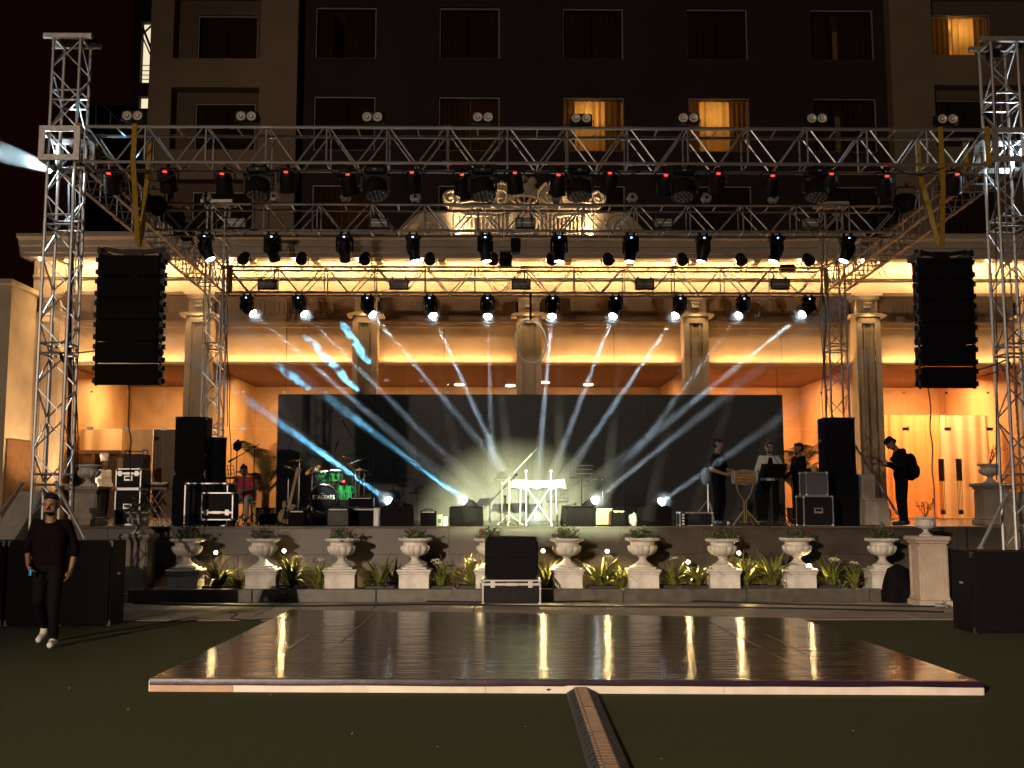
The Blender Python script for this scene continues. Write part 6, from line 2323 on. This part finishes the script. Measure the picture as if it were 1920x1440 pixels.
def sapling(label, x, y, z, h, lean, seed):
    r = random.Random(seed)
    t = thing('urn_sapling', label, 'plant', (x, y, z))
    b = MB()
    lv = MB()
    for k in range(7):
        a = r.uniform(0, 6.28)
        e = Vector((lean * h + .12 * cos(a), .1 * sin(a), h * r.uniform(.5, 1)))
        m = e * .5 + Vector((r.uniform(-.04, .04), 0, .05))
        b.tube([(0, 0, 0), m, e], [.007, .005, .003], 5)
        for j in range(9):
            c = Vector((0, 0, 0)).lerp(m, 1) if j < 3 else m.lerp(e, (j - 2) / 6)
            c = c + Vector((r.uniform(-.04, .04), r.uniform(-.04, .04), r.uniform(-.03, .04)))
            u = Vector((r.uniform(-1, 1), r.uniform(-1, 1), r.uniform(-.5, .7))).normalized()
            w = u.cross(Vector((0, .3, 1))).normalized()
            lv.add([c - u * .03, c + w * .014, c + u * .03, c - w * .014], [(0, 1, 2, 3)])
    b.build('stem', STEMM, t)
    lv.build('foliage', mat('red_green_leaf', (0.13, 0.06, 0.025), .6, 0, .4, 12), t, fix=False)


p = at(253, 1120, 18.25)
tall_pedestal('tall stone pedestal at the left end of the flower bed', p.x, 18.3, 0.0, at(253, 1001, 18.2).z, .52)
urn('stone urn on the tall pedestal left of the flower bed', p.x, 18.3, at(253, 1001, 18.2).z, .78)
pl = thing('flowering_plant', 'leafy plant in the urn on the tall left pedestal', 'plant', (p.x, 18.3, at(253, 1001, 18.2).z + .33))
obj('foliage', leaf_vars[2], pl)
p = at(1745, 1100, 17.3)
zt = at(1745, 1006, 17.1).z
tall_pedestal('tall pale stone pedestal at the right end of the flower bed', p.x, 17.35, 0.0, zt, .54, mat('pale_pedestal_stone', (0.44, 0.35, 0.27), .75, 0, .12, 4, .15, 30))
urn('small pale urn on the tall pedestal right of the flower bed', p.x - .02, 17.35, zt, .66)
sapling('twiggy sapling growing from the urn right of the flower bed', p.x - .02, 17.35, zt + .3, .26, .1, 3)
p = at(1865, 950, 21.2)
zt = at(1865, 906, 21.2).z
tall_pedestal('stone pedestal on the terrace beside the right glass doors', p.x, 21.3, TZ, zt, .60)
urn('dark urn on the terrace pedestal beside the right glass doors', p.x - .02, 21.3, zt, .82)
sapling('leaning twig plant in the urn beside the right glass doors', p.x - .02, 21.3, zt + .36, .42, .55, 8)
p = at(160, 950, 21.0)
zt = at(160, 912, 21.0).z
tall_pedestal('dim stone pedestal on the terrace left of the cook', p.x, 21.1, TZ, zt, .62)
urn('dim urn on the terrace pedestal left of the cook', p.x, 21.1, zt, .90)
# sloping stair walls beside the terrace
for lab, px in (('sloping stone stair wall at the right of the terrace', 1850), ('sloping stone stair wall at the left of the terrace', 118)):
    X = at(px, 1000, 20).x
    t = thing('stair_wall', lab, 'wall', (X, 18.95, 0))
    MB().prism([(-1.9, 0), (-.05, 0), (-.05, 1.75), (-.3, 1.75), (-1.9, .55)], 'x', -.16, .16).build('wall_body', GST, t)
    MB().prism([(-1.95, .56), (-.32, 1.765), (-.02, 1.765), (-.02, 1.84), (-.34, 1.84), (-1.95, .64)], 'x', -.21, .21).build('coping', GST, t)

# ------------------------------------------------------------------ strap-leaved lilies in the bed
LILY = mat('lily_leaf', (0.115, 0.125, 0.024), .38, 0, .35, 3, spec=.5)


def strap(L, bend, w=.019):
    b = MB()
    n = 7
    vv = []
    for k in range(n + 1):
        t = k / n
        ang = radians(82) - bend * t ** 1.4
        if k == 0:
            p = Vector((0, 0, 0))
        else:
            p = p + Vector((cos(ang), 0, sin(ang))) * (L / n)
        ww = w * (sin(pi * min(1, .18 + .82 * t)) ** .6 if t < 1 else 0.05) * (1 if t < .55 else 1 - .8 * (t - .55) / .45)
        vv += [p + Vector((-.006, -ww, .004)), p + Vector((0, 0, -.003)), p + Vector((-.006, ww, .004))]
    fs = []
    for k in range(n):
        a = k * 3
        fs += [(a, a + 3, a + 4, a + 1), (a + 1, a + 4, a + 5, a + 2)]
    b.add(vv, fs)
    return b.mesh('leaf', LILY, smooth=True, fix=False)


straps = [strap(.56, 1.0, .032), strap(.64, 1.5, .032), strap(.68, 1.9, .030), strap(.52, 2.2, .030), strap(.62, .6, .032), strap(.54, 2.6, .030)]
WFL = mat('white_lily_petal', (0.75, 0.68, 0.55), .6)
wf = MB()
for k in range(9):
    a = 2 * pi * k / 9
    wf.tube([(0, 0, 0), (.05 * cos(a), .05 * sin(a), .03), (.085 * cos(a), .085 * sin(a), -.01)], [.004, .006, .002], 4)
wf_me = wf.mesh('flower', WFL, smooth=True)
LILY_PX = [(412, 1.0, 'bright clump of strap leaves lit yellow beside the leftmost urn', 0), (448, .6, 'small dim clump of strap leaves left of the second urn', 0), (548, 1.05, 'dense dark clump of strap leaves between the second and third urns', 1), (598, .9, 'upright clump of strap leaves just left of the third urn', 1), (714, .95, 'spreading clump of strap leaves between the third and fourth urns', 0),
           (828, .95, 'clump of strap leaves with white blooms right of the fourth urn', 2), (886, 1.05, 'tall yellow lit clump of strap leaves left of the front speaker', 1), (1026, 1.05, 'golden clump of strap leaves just right of the front speaker', 0), (1128, 1.1, 'fountain of bright strap leaves between the sixth and seventh urns', 1), (1165, .8, 'low clump of strap leaves just left of the seventh urn', 0),
           (1262, .95, 'clump of strap leaves just right of the seventh urn', 1), (1305, .95, 'dark green clump of strap leaves left of the eighth urn', 0), (1400, 1.05, 'glowing clump of strap leaves just right of the eighth urn', 0), (1446, 1.1, 'broad leafy clump of strap leaves left of the ninth urn', 0), (1560, .95, 'clump of strap leaves with white blooms right of the ninth urn', 2), (1602, .85, 'dim clump of strap leaves left of the tenth urn', 1)]
rl = random.Random(21)
for (px, s, lab, nf) in LILY_PX:
    X = at(px, 1090, 18.45).x
    t = thing('lily_plant', lab, 'plant', (X, 18.42 + rl.uniform(-.06, .06), .175), 0, 'strap leaved plants in the flower bed')
    n = int(38 * s)
    for k in range(n):
        a = 2 * pi * k / n + rl.uniform(-.2, .2)
        me = straps[rl.randrange(6)]
        o = obj('leaf', me, t, (.05 * cos(a) * rl.random(), .05 * sin(a) * rl.random(), 0), (rl.uniform(-.25, .25), rl.uniform(-.35, .3), a))
        q = s * rl.uniform(.75, 1.15)
        o.scale = (q, q, q * rl.uniform(.9, 1.1))
    for k in range(nf):
        fx2, fz2 = rl.uniform(-.14, .14), rl.uniform(.46, .56) * s
        MB().tube([(0, 0, 0), (fx2 * .5, -.03, fz2 * .6), (fx2, -.05, fz2)], .006, 5).build('stalk', LEAF1, t)
        obj('flower', wf_me, t, (fx2, -.05, fz2), (rl.uniform(-.5, .1), rl.uniform(-.3, .3), 0))
    if s > .9:
        MB().bbox((0, .0, .035), (.5, .26, .09), .015).build('trough', mat('dark_trough', (.02, .018, .018), .6), t)
# spike lamps
SPK = [(405, 1037, 34), (533, 1034, 30), (662, 1080, 26), (901, 1033, 45), (1018, 1034, 40), (1138, 1035, 50), (1290, 1055, 18), (1385, 1038, 50), (1517, 1062, 40)]
for i, (px, py, pw2) in enumerate(SPK):
    p = at(px, py, 18.62 if i != 8 else 18.3)
    t = thing('spike_lamp', 'small glowing garden spike lamp in the flower bed, ' + nth(i, len(SPK)), 'garden lamp', (p.x, p.y, .17), 0, 'garden spike lamps')
    h = p.z - .17
    MB().cyl((0, 0, 0), (0, 0, h - .03), .009, n=6).build('spike', BLACK, t)
    MB().lathe([(.02, -.05), (.035, .0), (.04, .03), (.036, .03)], 12, (0, 0, h), Matrix.Rotation(radians(60), 3, 'X'), close=False).build('lamp_head', BLACK, t, smooth=True)
    MB().ell((0, -.015, h + .012), (.026, .026, .026), 10, 8).build('bulb', SPIKE_BULB, t, smooth=True)
    lamp('SPOT', 'spike_lamp_light', (p.x, p.y - .05, p.z + .03), pw2 * 3.0, (1.0, .72, .30), aim=(p.x + .03, p.y - .02, p.z - .6), size=.04, spot=radians(142), blend=.35)

# ------------------------------------------------------------------ palms
PALM = mat('palm_leaflet', (0.12, 0.11, 0.025), .5, 0, .35, 4)


def palm(label, x, y, z, h, seed, n=9, spread=.75):
    r = random.Random(seed)
    t = thing('palm_plant', label, 'palm', (x, y, z))
    MB().lathe([(.16, 0), (.20, .32), (.185, .32), (.15, .28)], 18).build('pot', mat('dark_trough', (.02, .018, .018)), t, smooth=True)
    b = MB()
    for k in range(4):
        a = k * 1.57
        b.tube([(.03 * cos(a), .03 * sin(a), .25), (.05 * cos(a), .05 * sin(a), h * .4)], [.018, .012], 6)
    b.build('cane', STEMM, t)
    for k in range(n):
        a = 2 * pi * k / n + r.uniform(-.25, .25)
        b = MB()
        pts = []
        L = h * r.uniform(.55, .8)
        an = r.uniform(1.1, 1.45)
        p = Vector((0, 0, h * .36))
        for j in range(11):
            pts.append(p.copy())
            an2 = an - 1.9 * (j / 10) ** 1.5 * spread
            p = p + Vector((cos(a) * cos(an2), sin(a) * cos(an2), sin(an2))) * (L / 10)
        b.tube(pts, [.009 - .0007 * j for j in range(11)], 4)
        for j in range(3, 11):
            for q in range(3):
                c = pts[j - 1].lerp(pts[j], q / 3)
                d = (pts[j] - pts[j - 1]).normalized()
                s_ = d.cross(Vector((0, 0, 1)))
                s_ = s_.normalized() if s_.length > .01 else Vector((1, 0, 0))
                for sg in (-1, 1):
                    l = .26 * h / 1.5 * sin(pi * (j + q / 3 - 1.6) / 10.5) ** .6 * r.uniform(.8, 1.1)
                    e = c + (s_ * sg * .8 + d * .6 + Vector((0, 0, -.25))).normalized() * l
                    wv = (d * .6 + Vector((0, 0, .8))) * .007
                    b.add([c - wv, c.lerp(e, .5) - wv * .9, e, c.lerp(e, .5) + wv * .9, c + wv], [(0, 1, 2, 3, 4)])
        b.build('frond', PALM, t, fix=False)


palm('tall palm in a pot at the left edge of the video wall', spx(505, 25.8), 25.6, TZ, 2.15, 4)
palm('second potted palm low beside the left edge of the video wall', spx(496, 25.2), 25.2, TZ, 1.45, 9, 8)
palm('tall palm in a pot at the right edge of the video wall', spx(1484, 25.8), 25.6, TZ, 2.30, 13)
palm('low potted palm behind the musicians at the right', spx(1500, 25.0), 25.2, TZ, 1.55, 17, 8)

# ================================================================== people
import numpy as np


def capsule(b, p0, p1, r0, r1, n=12):
    p0, p1 = Vector(p0), Vector(p1)
    d = p1 - p0
    if d.length < 1e-4:
        b.ell(p0, (r0, r0, r0), n, 8)
        return
    q = d.to_track_quat('Z', 'Y').to_matrix()
    L = d.length
    prof = []
    for k in range(1, 5):
        a = -pi / 2 + pi / 2 * k / 4
        prof.append((r0 * cos(a), r0 * sin(a)))
    for k in range(0, 4):
        a = pi / 2 * k / 4
        prof.append((r1 * cos(a), L + r1 * sin(a)))
    b.lathe(prof, n, p0, q)


def sdf_tags(P, prims):
    best = np.full(len(P), 1e9)
    tagi = np.zeros(len(P), dtype=int)
    tags = []
    for (tg, p0, p1, r0, r1) in prims:
        if tg not in tags:
            tags.append(tg)
        a, b_ = np.array(p0), np.array(p1)
        d = b_ - a
        L = max(1e-9, d.dot(d))
        t = np.clip(((P - a) @ d) / L, 0, 1)
        c = a + t[:, None] * d
        v = np.linalg.norm(P - c, axis=1) - (r0 + (r1 - r0) * t)
        m = v < best
        best[m] = v[m]
        tagi[m] = tags.index(tg)
    return tags, tagi


def remeshed(name, prims, mats, parent, voxel=.0095, smooth=8):
    b = MB()
    for (tg, p0, p1, r0, r1) in prims:
        capsule(b, p0, p1, r0, r1)
    me = b.mesh(name + '_raw', MATS['black_plastic'])
    o = obj(name + '_raw', me)
    m = o.modifiers.new('r', 'REMESH')
    m.mode = 'VOXEL'
    m.voxel_size = voxel
    s = o.modifiers.new('s', 'SMOOTH')
    s.factor = .5
    s.iterations = smooth
    bpy.context.view_layer.update()
    ev = o.evaluated_get(bpy.context.evaluated_depsgraph_get())
    out = bpy.data.meshes.new_from_object(ev)
    bpy.data.objects.remove(o)
    n = len(out.polygons)
    P = np.empty(n * 3)
    out.polygons.foreach_get('center', P)
    tags, ti = sdf_tags(P.reshape(-1, 3), prims)
    out.materials.clear()
    for tg in tags:
        out.materials.append(mats[tg])
    out.polygons.foreach_set('material_index', ti.astype(np.int32))
    out.polygons.foreach_set('use_smooth', [True] * n)
    out.name = name
    return obj(name, out, parent)


def hand(prims, w, d, across, nrm, curl=.5, tg='skin', side=1):
    """Palm and five fingers from wrist w along d; across points to the little finger, nrm out of the palm."""
    w, d, across, nrm = Vector(w), Vector(d).normalized(), Vector(across).normalized(), Vector(nrm).normalized()
    pe = w + d * .085
    for o in (-.024, 0, .024):
        prims.append((tg, w + d * .015 + across * o * .6, pe + across * o, .021, .019))
    for k, (o, l) in enumerate(((-.033, .070), (-.011, .080), (.011, .074), (.031, .058))):
        r = pe + across * o * 1.05
        d1 = (d + nrm * curl * .8).normalized()
        m = r + d1 * l * .55
        d2 = (d + nrm * curl * 2.2).normalized()
        prims.append((tg, r - d * .01, m, .0105, .0100))
        prims.append((tg, m, m + d2 * l * .5, .0100, .0085))
    tb_ = w + d * .03 - across * .03
    tm = tb_ + (d * .6 - across * .7 + nrm * .4).normalized() * .045
    prims.append((tg, tb_, tm, .014, .012))
    prims.append((tg, tm, tm + (d + nrm * .5).normalized() * .035, .012, .010))


SKIN = mat('brown_skin', (0.24, 0.12, 0.07), .5, 0, .08, 12)
SKIN2 = mat('light_brown_skin', (0.34, 0.19, 0.12), .5, 0, .08, 12)
HAIRM = mat('black_hair', (0.007, 0.006, 0.006), .75, 0, .3, 60, .5, 150, spec=.15)
EYEM = mat('dark_eye', (0.02, 0.012, 0.01), .2)
LIPM = mat('lip', (0.20, 0.08, 0.06), .5)


def cloth(name, c, r=.85):
    return mat(name, c, r, 0, .15, 7, .35, 26, spec=.08)


def person(label, loc, rotz, h, J, col, head=(0, 0, 0), hands=(None, None), beard=False, hair='short', extra=()):
    """J holds joint positions for a 1.75 m figure that faces -Y; col gives the materials for each garment."""
    t = thing('person', label, 'person', loc, rotz)
    s = h / 1.75
    D = dict(pelvis=(0, 0, .95), belly=(0, 0, 1.08), chest=(0, 0, 1.27), neck=(0, .01, 1.46), head=(0, -.01, 1.63),
             shL=(.175, 0, 1.41), shR=(-.175, 0, 1.41), elL=(.235, .02, 1.13), elR=(-.235, .02, 1.13), wrL=(.255, -.06, .89), wrR=(-.255, -.06, .89),
             hipL=(.09, 0, .93), hipR=(-.09, 0, .93), knL=(.105, -.02, .50), knR=(-.105, -.02, .50), anL=(.115, .03, .09), anR=(-.115, .03, .09),
             toeL=(.13, -.13, .045), toeR=(-.13, -.13, .045))
    D.update(J)
    D = {k: Vector(v) for k, v in D.items()}
    pr = []
    sh, pa = 'shirt', 'pants'
    pel, bel, che, nek = D['pelvis'], D['belly'], D['chest'], D['neck']
    ax = (D['shL'] - D['shR']).normalized()
    hx = (D['hipL'] - D['hipR']).normalized()
    pr.append((sh, che - ax * .085, che + ax * .085, .125, .125))
    pr.append((sh, D['shR'] + ax * .03 - Vector((0, 0, .015)), D['shL'] - ax * .03 - Vector((0, 0, .015)), .068, .068))
    pr.append((sh, che.lerp(nek, .35) - ax * .07, che.lerp(nek, .35) + ax * .07, .10, .10))
    for q_ in (-1, -.5, 0, .5, 1):
        pr.append((sh, pel + (bel - pel) * .3 + hx * .07 * q_, bel + ax * .066 * q_, .122, .120))
        pr.append((sh, bel + ax * .066 * q_, che + ax * .085 * q_, .120, .125))
    pr.append((sh, pel + (bel - pel) * .25 - hx * .075, pel + (bel - pel) * .25 + hx * .075, .128, .128))
    pr.append((pa, pel - hx * .075 + (pel - bel) * .2, pel + hx * .075 + (pel - bel) * .2, .118, .118))
    H = D['head']
    R = Euler(head, 'XYZ').to_matrix()
    pr.append(('skin', nek - Vector((0, 0, .03)), nek.lerp(H, .55), .060, .054))

    def hp(x, y, z):
        return H + R @ Vector((x, y, z))
    pr.append(('skin', hp(0, .022, .035), hp(0, -.01, .02), .090, .082))
    pr.append(('skin', hp(-.022, -.03, -.05), hp(.022, -.03, -.05), .052, .052))
    pr.append(('skin', hp(0, -.05, -.085), hp(0, -.058, -.09), .030, .026))
    pr.append(('skin', hp(0, -.092, .015), hp(0, -.108, -.022), .010, .015))
    pr.append(('skin', hp(-.03, -.078, .038), hp(.03, -.078, .038), .014, .014))
    pr.append(('lip', hp(-.018, -.081, -.055), hp(.018, -.081, -.055), .0095, .0095))
    for e in (-1, 1):
        pr.append(('skin', hp(e * .083, .008, .012), hp(e * .086, .012, -.025), .015, .011))
        pr.append(('eye', hp(e * .031, -.078, .014), hp(e * .031, -.080, .014), .0115, .0115))
    if beard:
        pr.append(('hair', hp(-.05, -.025, -.06), hp(0, -.066, -.098), .026, .026))
        pr.append(('hair', hp(.05, -.025, -.06), hp(0, -.066, -.098), .026, .026))
        pr.append(('hair', hp(-.02, -.085, -.042), hp(.02, -.085, -.042), .008, .008))
    fore = 'shirt' if col.get('long') else 'skin'
    for i, S_ in enumerate('LR'):
        a, e, w = D['sh' + S_], D['el' + S_], D['wr' + S_]
        pr.append((sh, a, a.lerp(e, .5), .064, .057))
        if col.get('long') or col.get('mid'):
            pr.append((sh, a.lerp(e, .5), e, .057, .050))
        else:
            pr.append((sh, a.lerp(e, .4), a.lerp(e, .72), .060, .060))
            pr.append(('skin', a.lerp(e, .7), e, .043, .040))
        if col.get('mid'):
            pr.append((sh, e, e.lerp(w, .35), .048, .046))
        pr.append((fore, e, w, .042 if fore == 'skin' else .048, .028 if fore == 'skin' else .038))
        hd = hands[i]
        d = (w - e).normalized() if not hd or 'd' not in hd else Vector(hd['d'])
        acr = Vector(hd['a']) if hd and 'a' in hd else Vector((0, 1, 0))
        nr = Vector(hd['n']) if hd and 'n' in hd else Vector((-1 if S_ == 'L' else 1, 0, 0))
        hand(pr, w, d, acr, nr, hd.get('c', .5) if hd else .45)
        hp_, k, an, to = D['hip' + S_], D['kn' + S_], D['an' + S_], D['toe' + S_]
        pr.append((pa, hp_, k, .098, .070))
        pr.append((pa, k, an.lerp(k, .06), .068, .056))
        heel = an + (an - to) * .28 + Vector((0, 0, to.z - an.z)) * .75
        pr.append(('shoe', heel, to, .042, .040))
        pr.append(('shoe', an - Vector((0, 0, .01)), heel.lerp(to, .45), .046, .044))
    pr += [(tg, Vector(p0), Vector(p1), r0, r1) for tg, p0, p1, r0, r1 in extra]
    if hair:
        hr_ = []
        hr_.append(('hair', hp(0, .034, .056), hp(0, .012, .058), .089, .082))
        hr_.append(('hair', hp(-.03, -.034, .088), hp(.03, -.034, .088), .038, .038))
        hr_.append(('hair', hp(-.03, .06, .0), hp(.03, .06, .0), .062, .062))
        for e in (-1, 1):
            hr_.append(('hair', hp(e * .055, .03, .05), hp(e * .062, .02, .01), .036, .026))
        if hair == 'full':
            for k in range(16):
                a = k * 2.4
                q = Vector((.07 * cos(a), .03 + .07 * sin(a), .07 + .05 * ((k * 7) % 5) / 5))
                hr_.append(('hair', hp(*q), hp(*(q * 1.04)), .032, .024))
        pr += hr_
    pr = [(tg, tuple(Vector(p0) * s), tuple(Vector(p1) * s), r0 * s, r1 * s) for tg, p0, p1, r0, r1 in pr]
    cm = dict(skin=SKIN, lip=LIPM, eye=EYEM, hair=HAIRM)
    cm.update(col)
    remeshed('body', pr, cm, t)
    W = Matrix.Translation(Vector(loc)) @ Matrix.Rotation(rotz, 4, 'Z')
    return t, D, s, W, hp


BLK = cloth('black_cotton', (0.006, 0.005, 0.006))
BLKT = cloth('black_trousers', (0.006, 0.005, 0.007))
WSHOE = mat('white_trainer', (0.72, 0.70, 0.66), .5, 0, .05, 20)
DSHOE = mat('dark_shoe', (0.015, 0.013, 0.012), .5)

# man walking towards the camera
pw2 = on_plane(86, 1212, 0)
t, D, s, W, hp = person('man in dark clothes and white shoes walking across the lawn with a phone', (pw2.x, pw2.y, 0), radians(4), 1.74,
    dict(pelvis=(0, 0, .95), chest=(0, -.03, 1.27), neck=(0, -.03, 1.46), head=(0, -.06, 1.63), knL=(.095, -.09, .50), anL=(.10, -.06, .085), toeL=(.12, -.22, .042), hipL=(.085, 0, .93),
         knR=(-.10, -.02, .52), anR=(-.125, .31, .20), toeR=(-.145, .18, .055), elL=(.27, .06, 1.13), wrL=(.25, -.02, .89), elR=(-.275, .05, 1.13), wrR=(-.19, -.15, .95)),
    dict(shirt=cloth('maroon_black_shirt', (0.006, 0.002, 0.003)), pants=BLKT, shoe=WSHOE, mid=True), (0.05, 0, 0.03), (None, dict(d=(.5, -.5, -.6), a=(.3, .8, -.3), n=(.8, .2, 0), c=.9)), beard=True)
ph = W @ (Vector((-.145, -.21, .87)) * s)
tf = thing('phone', 'lit phone in the hand of the walking man', 'phone', ph, radians(20))
MB().bbox((0, 0, 0), (.012, .05, .10), .004, rot=Matrix.Rotation(radians(28), 3, 'X')).build('phone_body', BLACK, tf)
MB().box((.0075, 0, 0), (.002, .042, .085), rot=Matrix.Rotation(radians(28), 3, 'X')).box((-.0075, 0, 0), (.002, .042, .085), rot=Matrix.Rotation(radians(28), 3, 'X')).build('screen', glow('phone_screen', (.15, .55, .9), 1.2), tf)

# cook in white
CKW = cloth('white_cook_jacket', (0.80, 0.76, 0.68))
p = at(199, 930, 27.6)
t, D, s, W, hp = person('cook in a white jacket and tall white hat beside the rack stack', (p.x, 27.4, TZ), radians(60), 1.52, dict(wrL=(.20, -.12, .98), wrR=(-.2, -.12, .98)), dict(shirt=CKW, pants=BLKT, shoe=DSHOE, long=True), hair='short')
hat = MB()
hat.lathe([(.088, .0), (.088, .06), (.10, .10), (.108, .17), (.10, .20), (.06, .215), (0, .22)], 26, (0, 0, 0), mod=lambda a, r, z: 1 + .03 * cos(13 * a) * (z > .05), close=False)
o = hat.build('cook_hat', CKW, t, smooth=True, loc=hp(0, .02, .075) * s)
o.rotation_euler = (-.1, 0, 0)

# seated man in pink
p = at(458, 940, 24.3)
PINK = cloth('pink_shirt', (0.42, 0.06, 0.09))
chair_o = bpy.data.objects['plastic_chair']
chair_o.location = (p.x, 24.32, TZ)
t, D, s, W, hp = person('man in a pink shirt sitting on a chair behind the microphone stands', (p.x, 24.3, TZ), 0, 1.66,
    dict(pelvis=(0, .05, .58), belly=(0, .02, .70), chest=(0, -.06, .88), neck=(0, -.10, 1.06), head=(0, -.15, 1.21), shL=(.175, -.07, 1.02), shR=(-.175, -.07, 1.02), elL=(.24, -.12, .78), elR=(-.24, -.12, .78), wrL=(.10, -.32, .74), wrR=(-.10, -.30, .70),
         hipL=(.1, .02, .55), hipR=(-.1, .02, .55), knL=(.16, -.42, .54), knR=(-.16, -.42, .54), anL=(.15, -.40, .09), anR=(-.15, -.40, .09), toeL=(.17, -.56, .045), toeR=(-.17, -.56, .045)),
    dict(shirt=PINK, pants=cloth('pale_trousers', (0.45, 0.40, 0.33)), shoe=DSHOE), (.35, 0, .05), (dict(d=(-.7, -.5, 0), a=(0, -.2, -1), n=(0, 1, 0), c=.8), dict(d=(.7, -.5, 0), a=(0, -.2, -1), n=(0, 1, 0), c=.8)))

# drummer in a black T-shirt standing at stage right
p = at(1350, 940, 20.7)
t, D, s, W, hp = person('man in a black T-shirt standing sideways beside the barrel drum', (p.x, 20.8, TZ), radians(52), 1.66,
    dict(elL=(.25, -.06, 1.14), wrL=(.10, -.28, 1.08), elR=(-.27, .02, 1.13), wrR=(-.13, -.24, 1.03), knL=(.12, -.03, .5), anR=(-.14, .03, .09), toeR=(-.17, -.13, .045)),
    dict(shirt=BLK, pants=BLKT, shoe=WSHOE, skin=SKIN2), (.15, 0, .35), (dict(d=(-.6, -.6, .1), a=(0, -.1, -1), n=(-.4, .8, 0), c=.9), dict(d=(.6, -.6, .1), a=(0, -.1, -1), n=(.4, .8, 0), c=.9)), hair='full')

# singer in a white shirt
p = at(1440, 940, 21.5)
t, D, s, W, hp = person('man in a white shirt and glasses singing behind the music stand', (p.x, 21.3, TZ), radians(-6), 1.64,
    dict(elL=(.27, -.02, 1.14), wrL=(.16, -.24, 1.0), elR=(-.28, -.02, 1.14), wrR=(-.24, -.26, 1.10)),
    dict(shirt=cloth('white_shirt', (0.66, 0.62, 0.56)), pants=BLKT, shoe=DSHOE, skin=SKIN2, long=True), (.0, .05, -.1), (dict(d=(-.5, -.6, -.2), a=(0, 0, -1), n=(-.5, .8, 0), c=.8), dict(d=(-.2, -.8, .2), a=(.8, 0, -.2), n=(0, .2, -1), c=.5)), beard=True)
gl = MB()
for e in (-1, 1):
    gl.tube([hp(e * .033 + .026 * cos(a), -.098, .014 + .022 * sin(a)) * s for a in [2 * pi * k / 14 for k in range(14)]], .003, 5, closed=True)
    gl.tube([hp(e * .06, -.095, .016) * s, hp(e * .088, .01, .016) * s], .003, 5)
gl.build('glasses', BLACK, t)
inner = MB()
inner.prism([(-.045, 1.10 * s), (.045, 1.10 * s), (.05, 1.30 * s), (.03, 1.42 * s), (-.03, 1.42 * s), (-.05, 1.30 * s)], 'y', -.142 * s, -.120 * s)
inner.build('dark_undershirt', BLK, t)

# man at the desk
p = at(1500, 940, 22.5)
t, D, s, W, hp = person('bearded man in black in profile at the laptop desk', (p.x, 22.5, TZ), radians(-75), 1.68,
    dict(elL=(.25, -.04, 1.14), wrL=(.16, -.26, 1.0), elR=(-.25, -.04, 1.14), wrR=(-.16, -.26, 1.0)), dict(shirt=BLK, pants=BLKT, shoe=DSHOE, long=True), (.12, 0, 0), beard=True, hair='full')

# man with a backpack looking at his phone
p = at(1690, 940, 19.9)
t, D, s, W, hp = person('man with a backpack in silhouette bowing over his phone at stage right', (p.x + .04, 19.95, TZ), radians(-90), 1.72,
    dict(chest=(0, -.02, 1.28), neck=(0, -.06, 1.46), head=(0, -.18, 1.555), shL=(.175, -.02, 1.41), shR=(-.175, -.02, 1.41), elL=(.22, -.04, 1.13), wrL=(.10, -.27, 1.18), elR=(-.23, .0, 1.12), wrR=(-.08, -.26, 1.16), anL=(.11, .0, .09), toeL=(.12, -.17, .045)),
    dict(shirt=BLK, pants=BLKT, shoe=DSHOE, long=True), (.95, 0, 0), (dict(d=(-.3, -.9, .1), a=(0, 0, -1), n=(-.6, .3, .6), c=.7), dict(d=(.3, -.9, .1), a=(0, 0, -1), n=(.6, .3, .6), c=.7)), hair='full')
ph = W @ (Vector((0.0, -.37, 1.20)) * s)
tf = thing('phone', 'dark phone held up by the man with the backpack', 'phone', ph, radians(-90))
MB().bbox((0, 0, 0), (.07, .012, .14), .004, rot=Matrix.Rotation(radians(50), 3, 'X')).build('phone_body', BLACK, tf)
MB().box((0, .0072, .003), (.06, .001, .12), rot=Matrix.Rotation(radians(50), 3, 'X')).build('screen', mat('dark_glass', (.02, .02, .025), .1), tf)
bp_ = thing('backpack', 'rounded black backpack on the back of the standing man', 'backpack', W @ (Vector((0, .19, 1.12)) * s), radians(-90))
b = MB()
b.ell((0, 0, 0), (.17, .105, .26), 18, 12)
for i_, v in enumerate(b.v):
    x_, y_, z_ = v
    b.v[i_] = (x_ * (1 + .12 * (z_ < 0)), y_ * (1 + .25 * (z_ < 0)), z_)
b.build('bag_body', cloth('black_nylon', (.005, .005, .005)), bp_, smooth=True)
MB().ell((0, .10, -.08), (.12, .05, .13), 14, 10).build('front_pocket', MATS['black_nylon'], bp_, smooth=True)
for sx in (-1, 1):
    MB().tube([(sx * .09, -.08, .22), (sx * .12, -.20, .28), (sx * .14, -.33, .16), (sx * .15, -.30, -.02), (sx * .13, -.08, -.18)], .018, 6).build('shoulder_strap', MATS['black_nylon'], bp_, smooth=True)
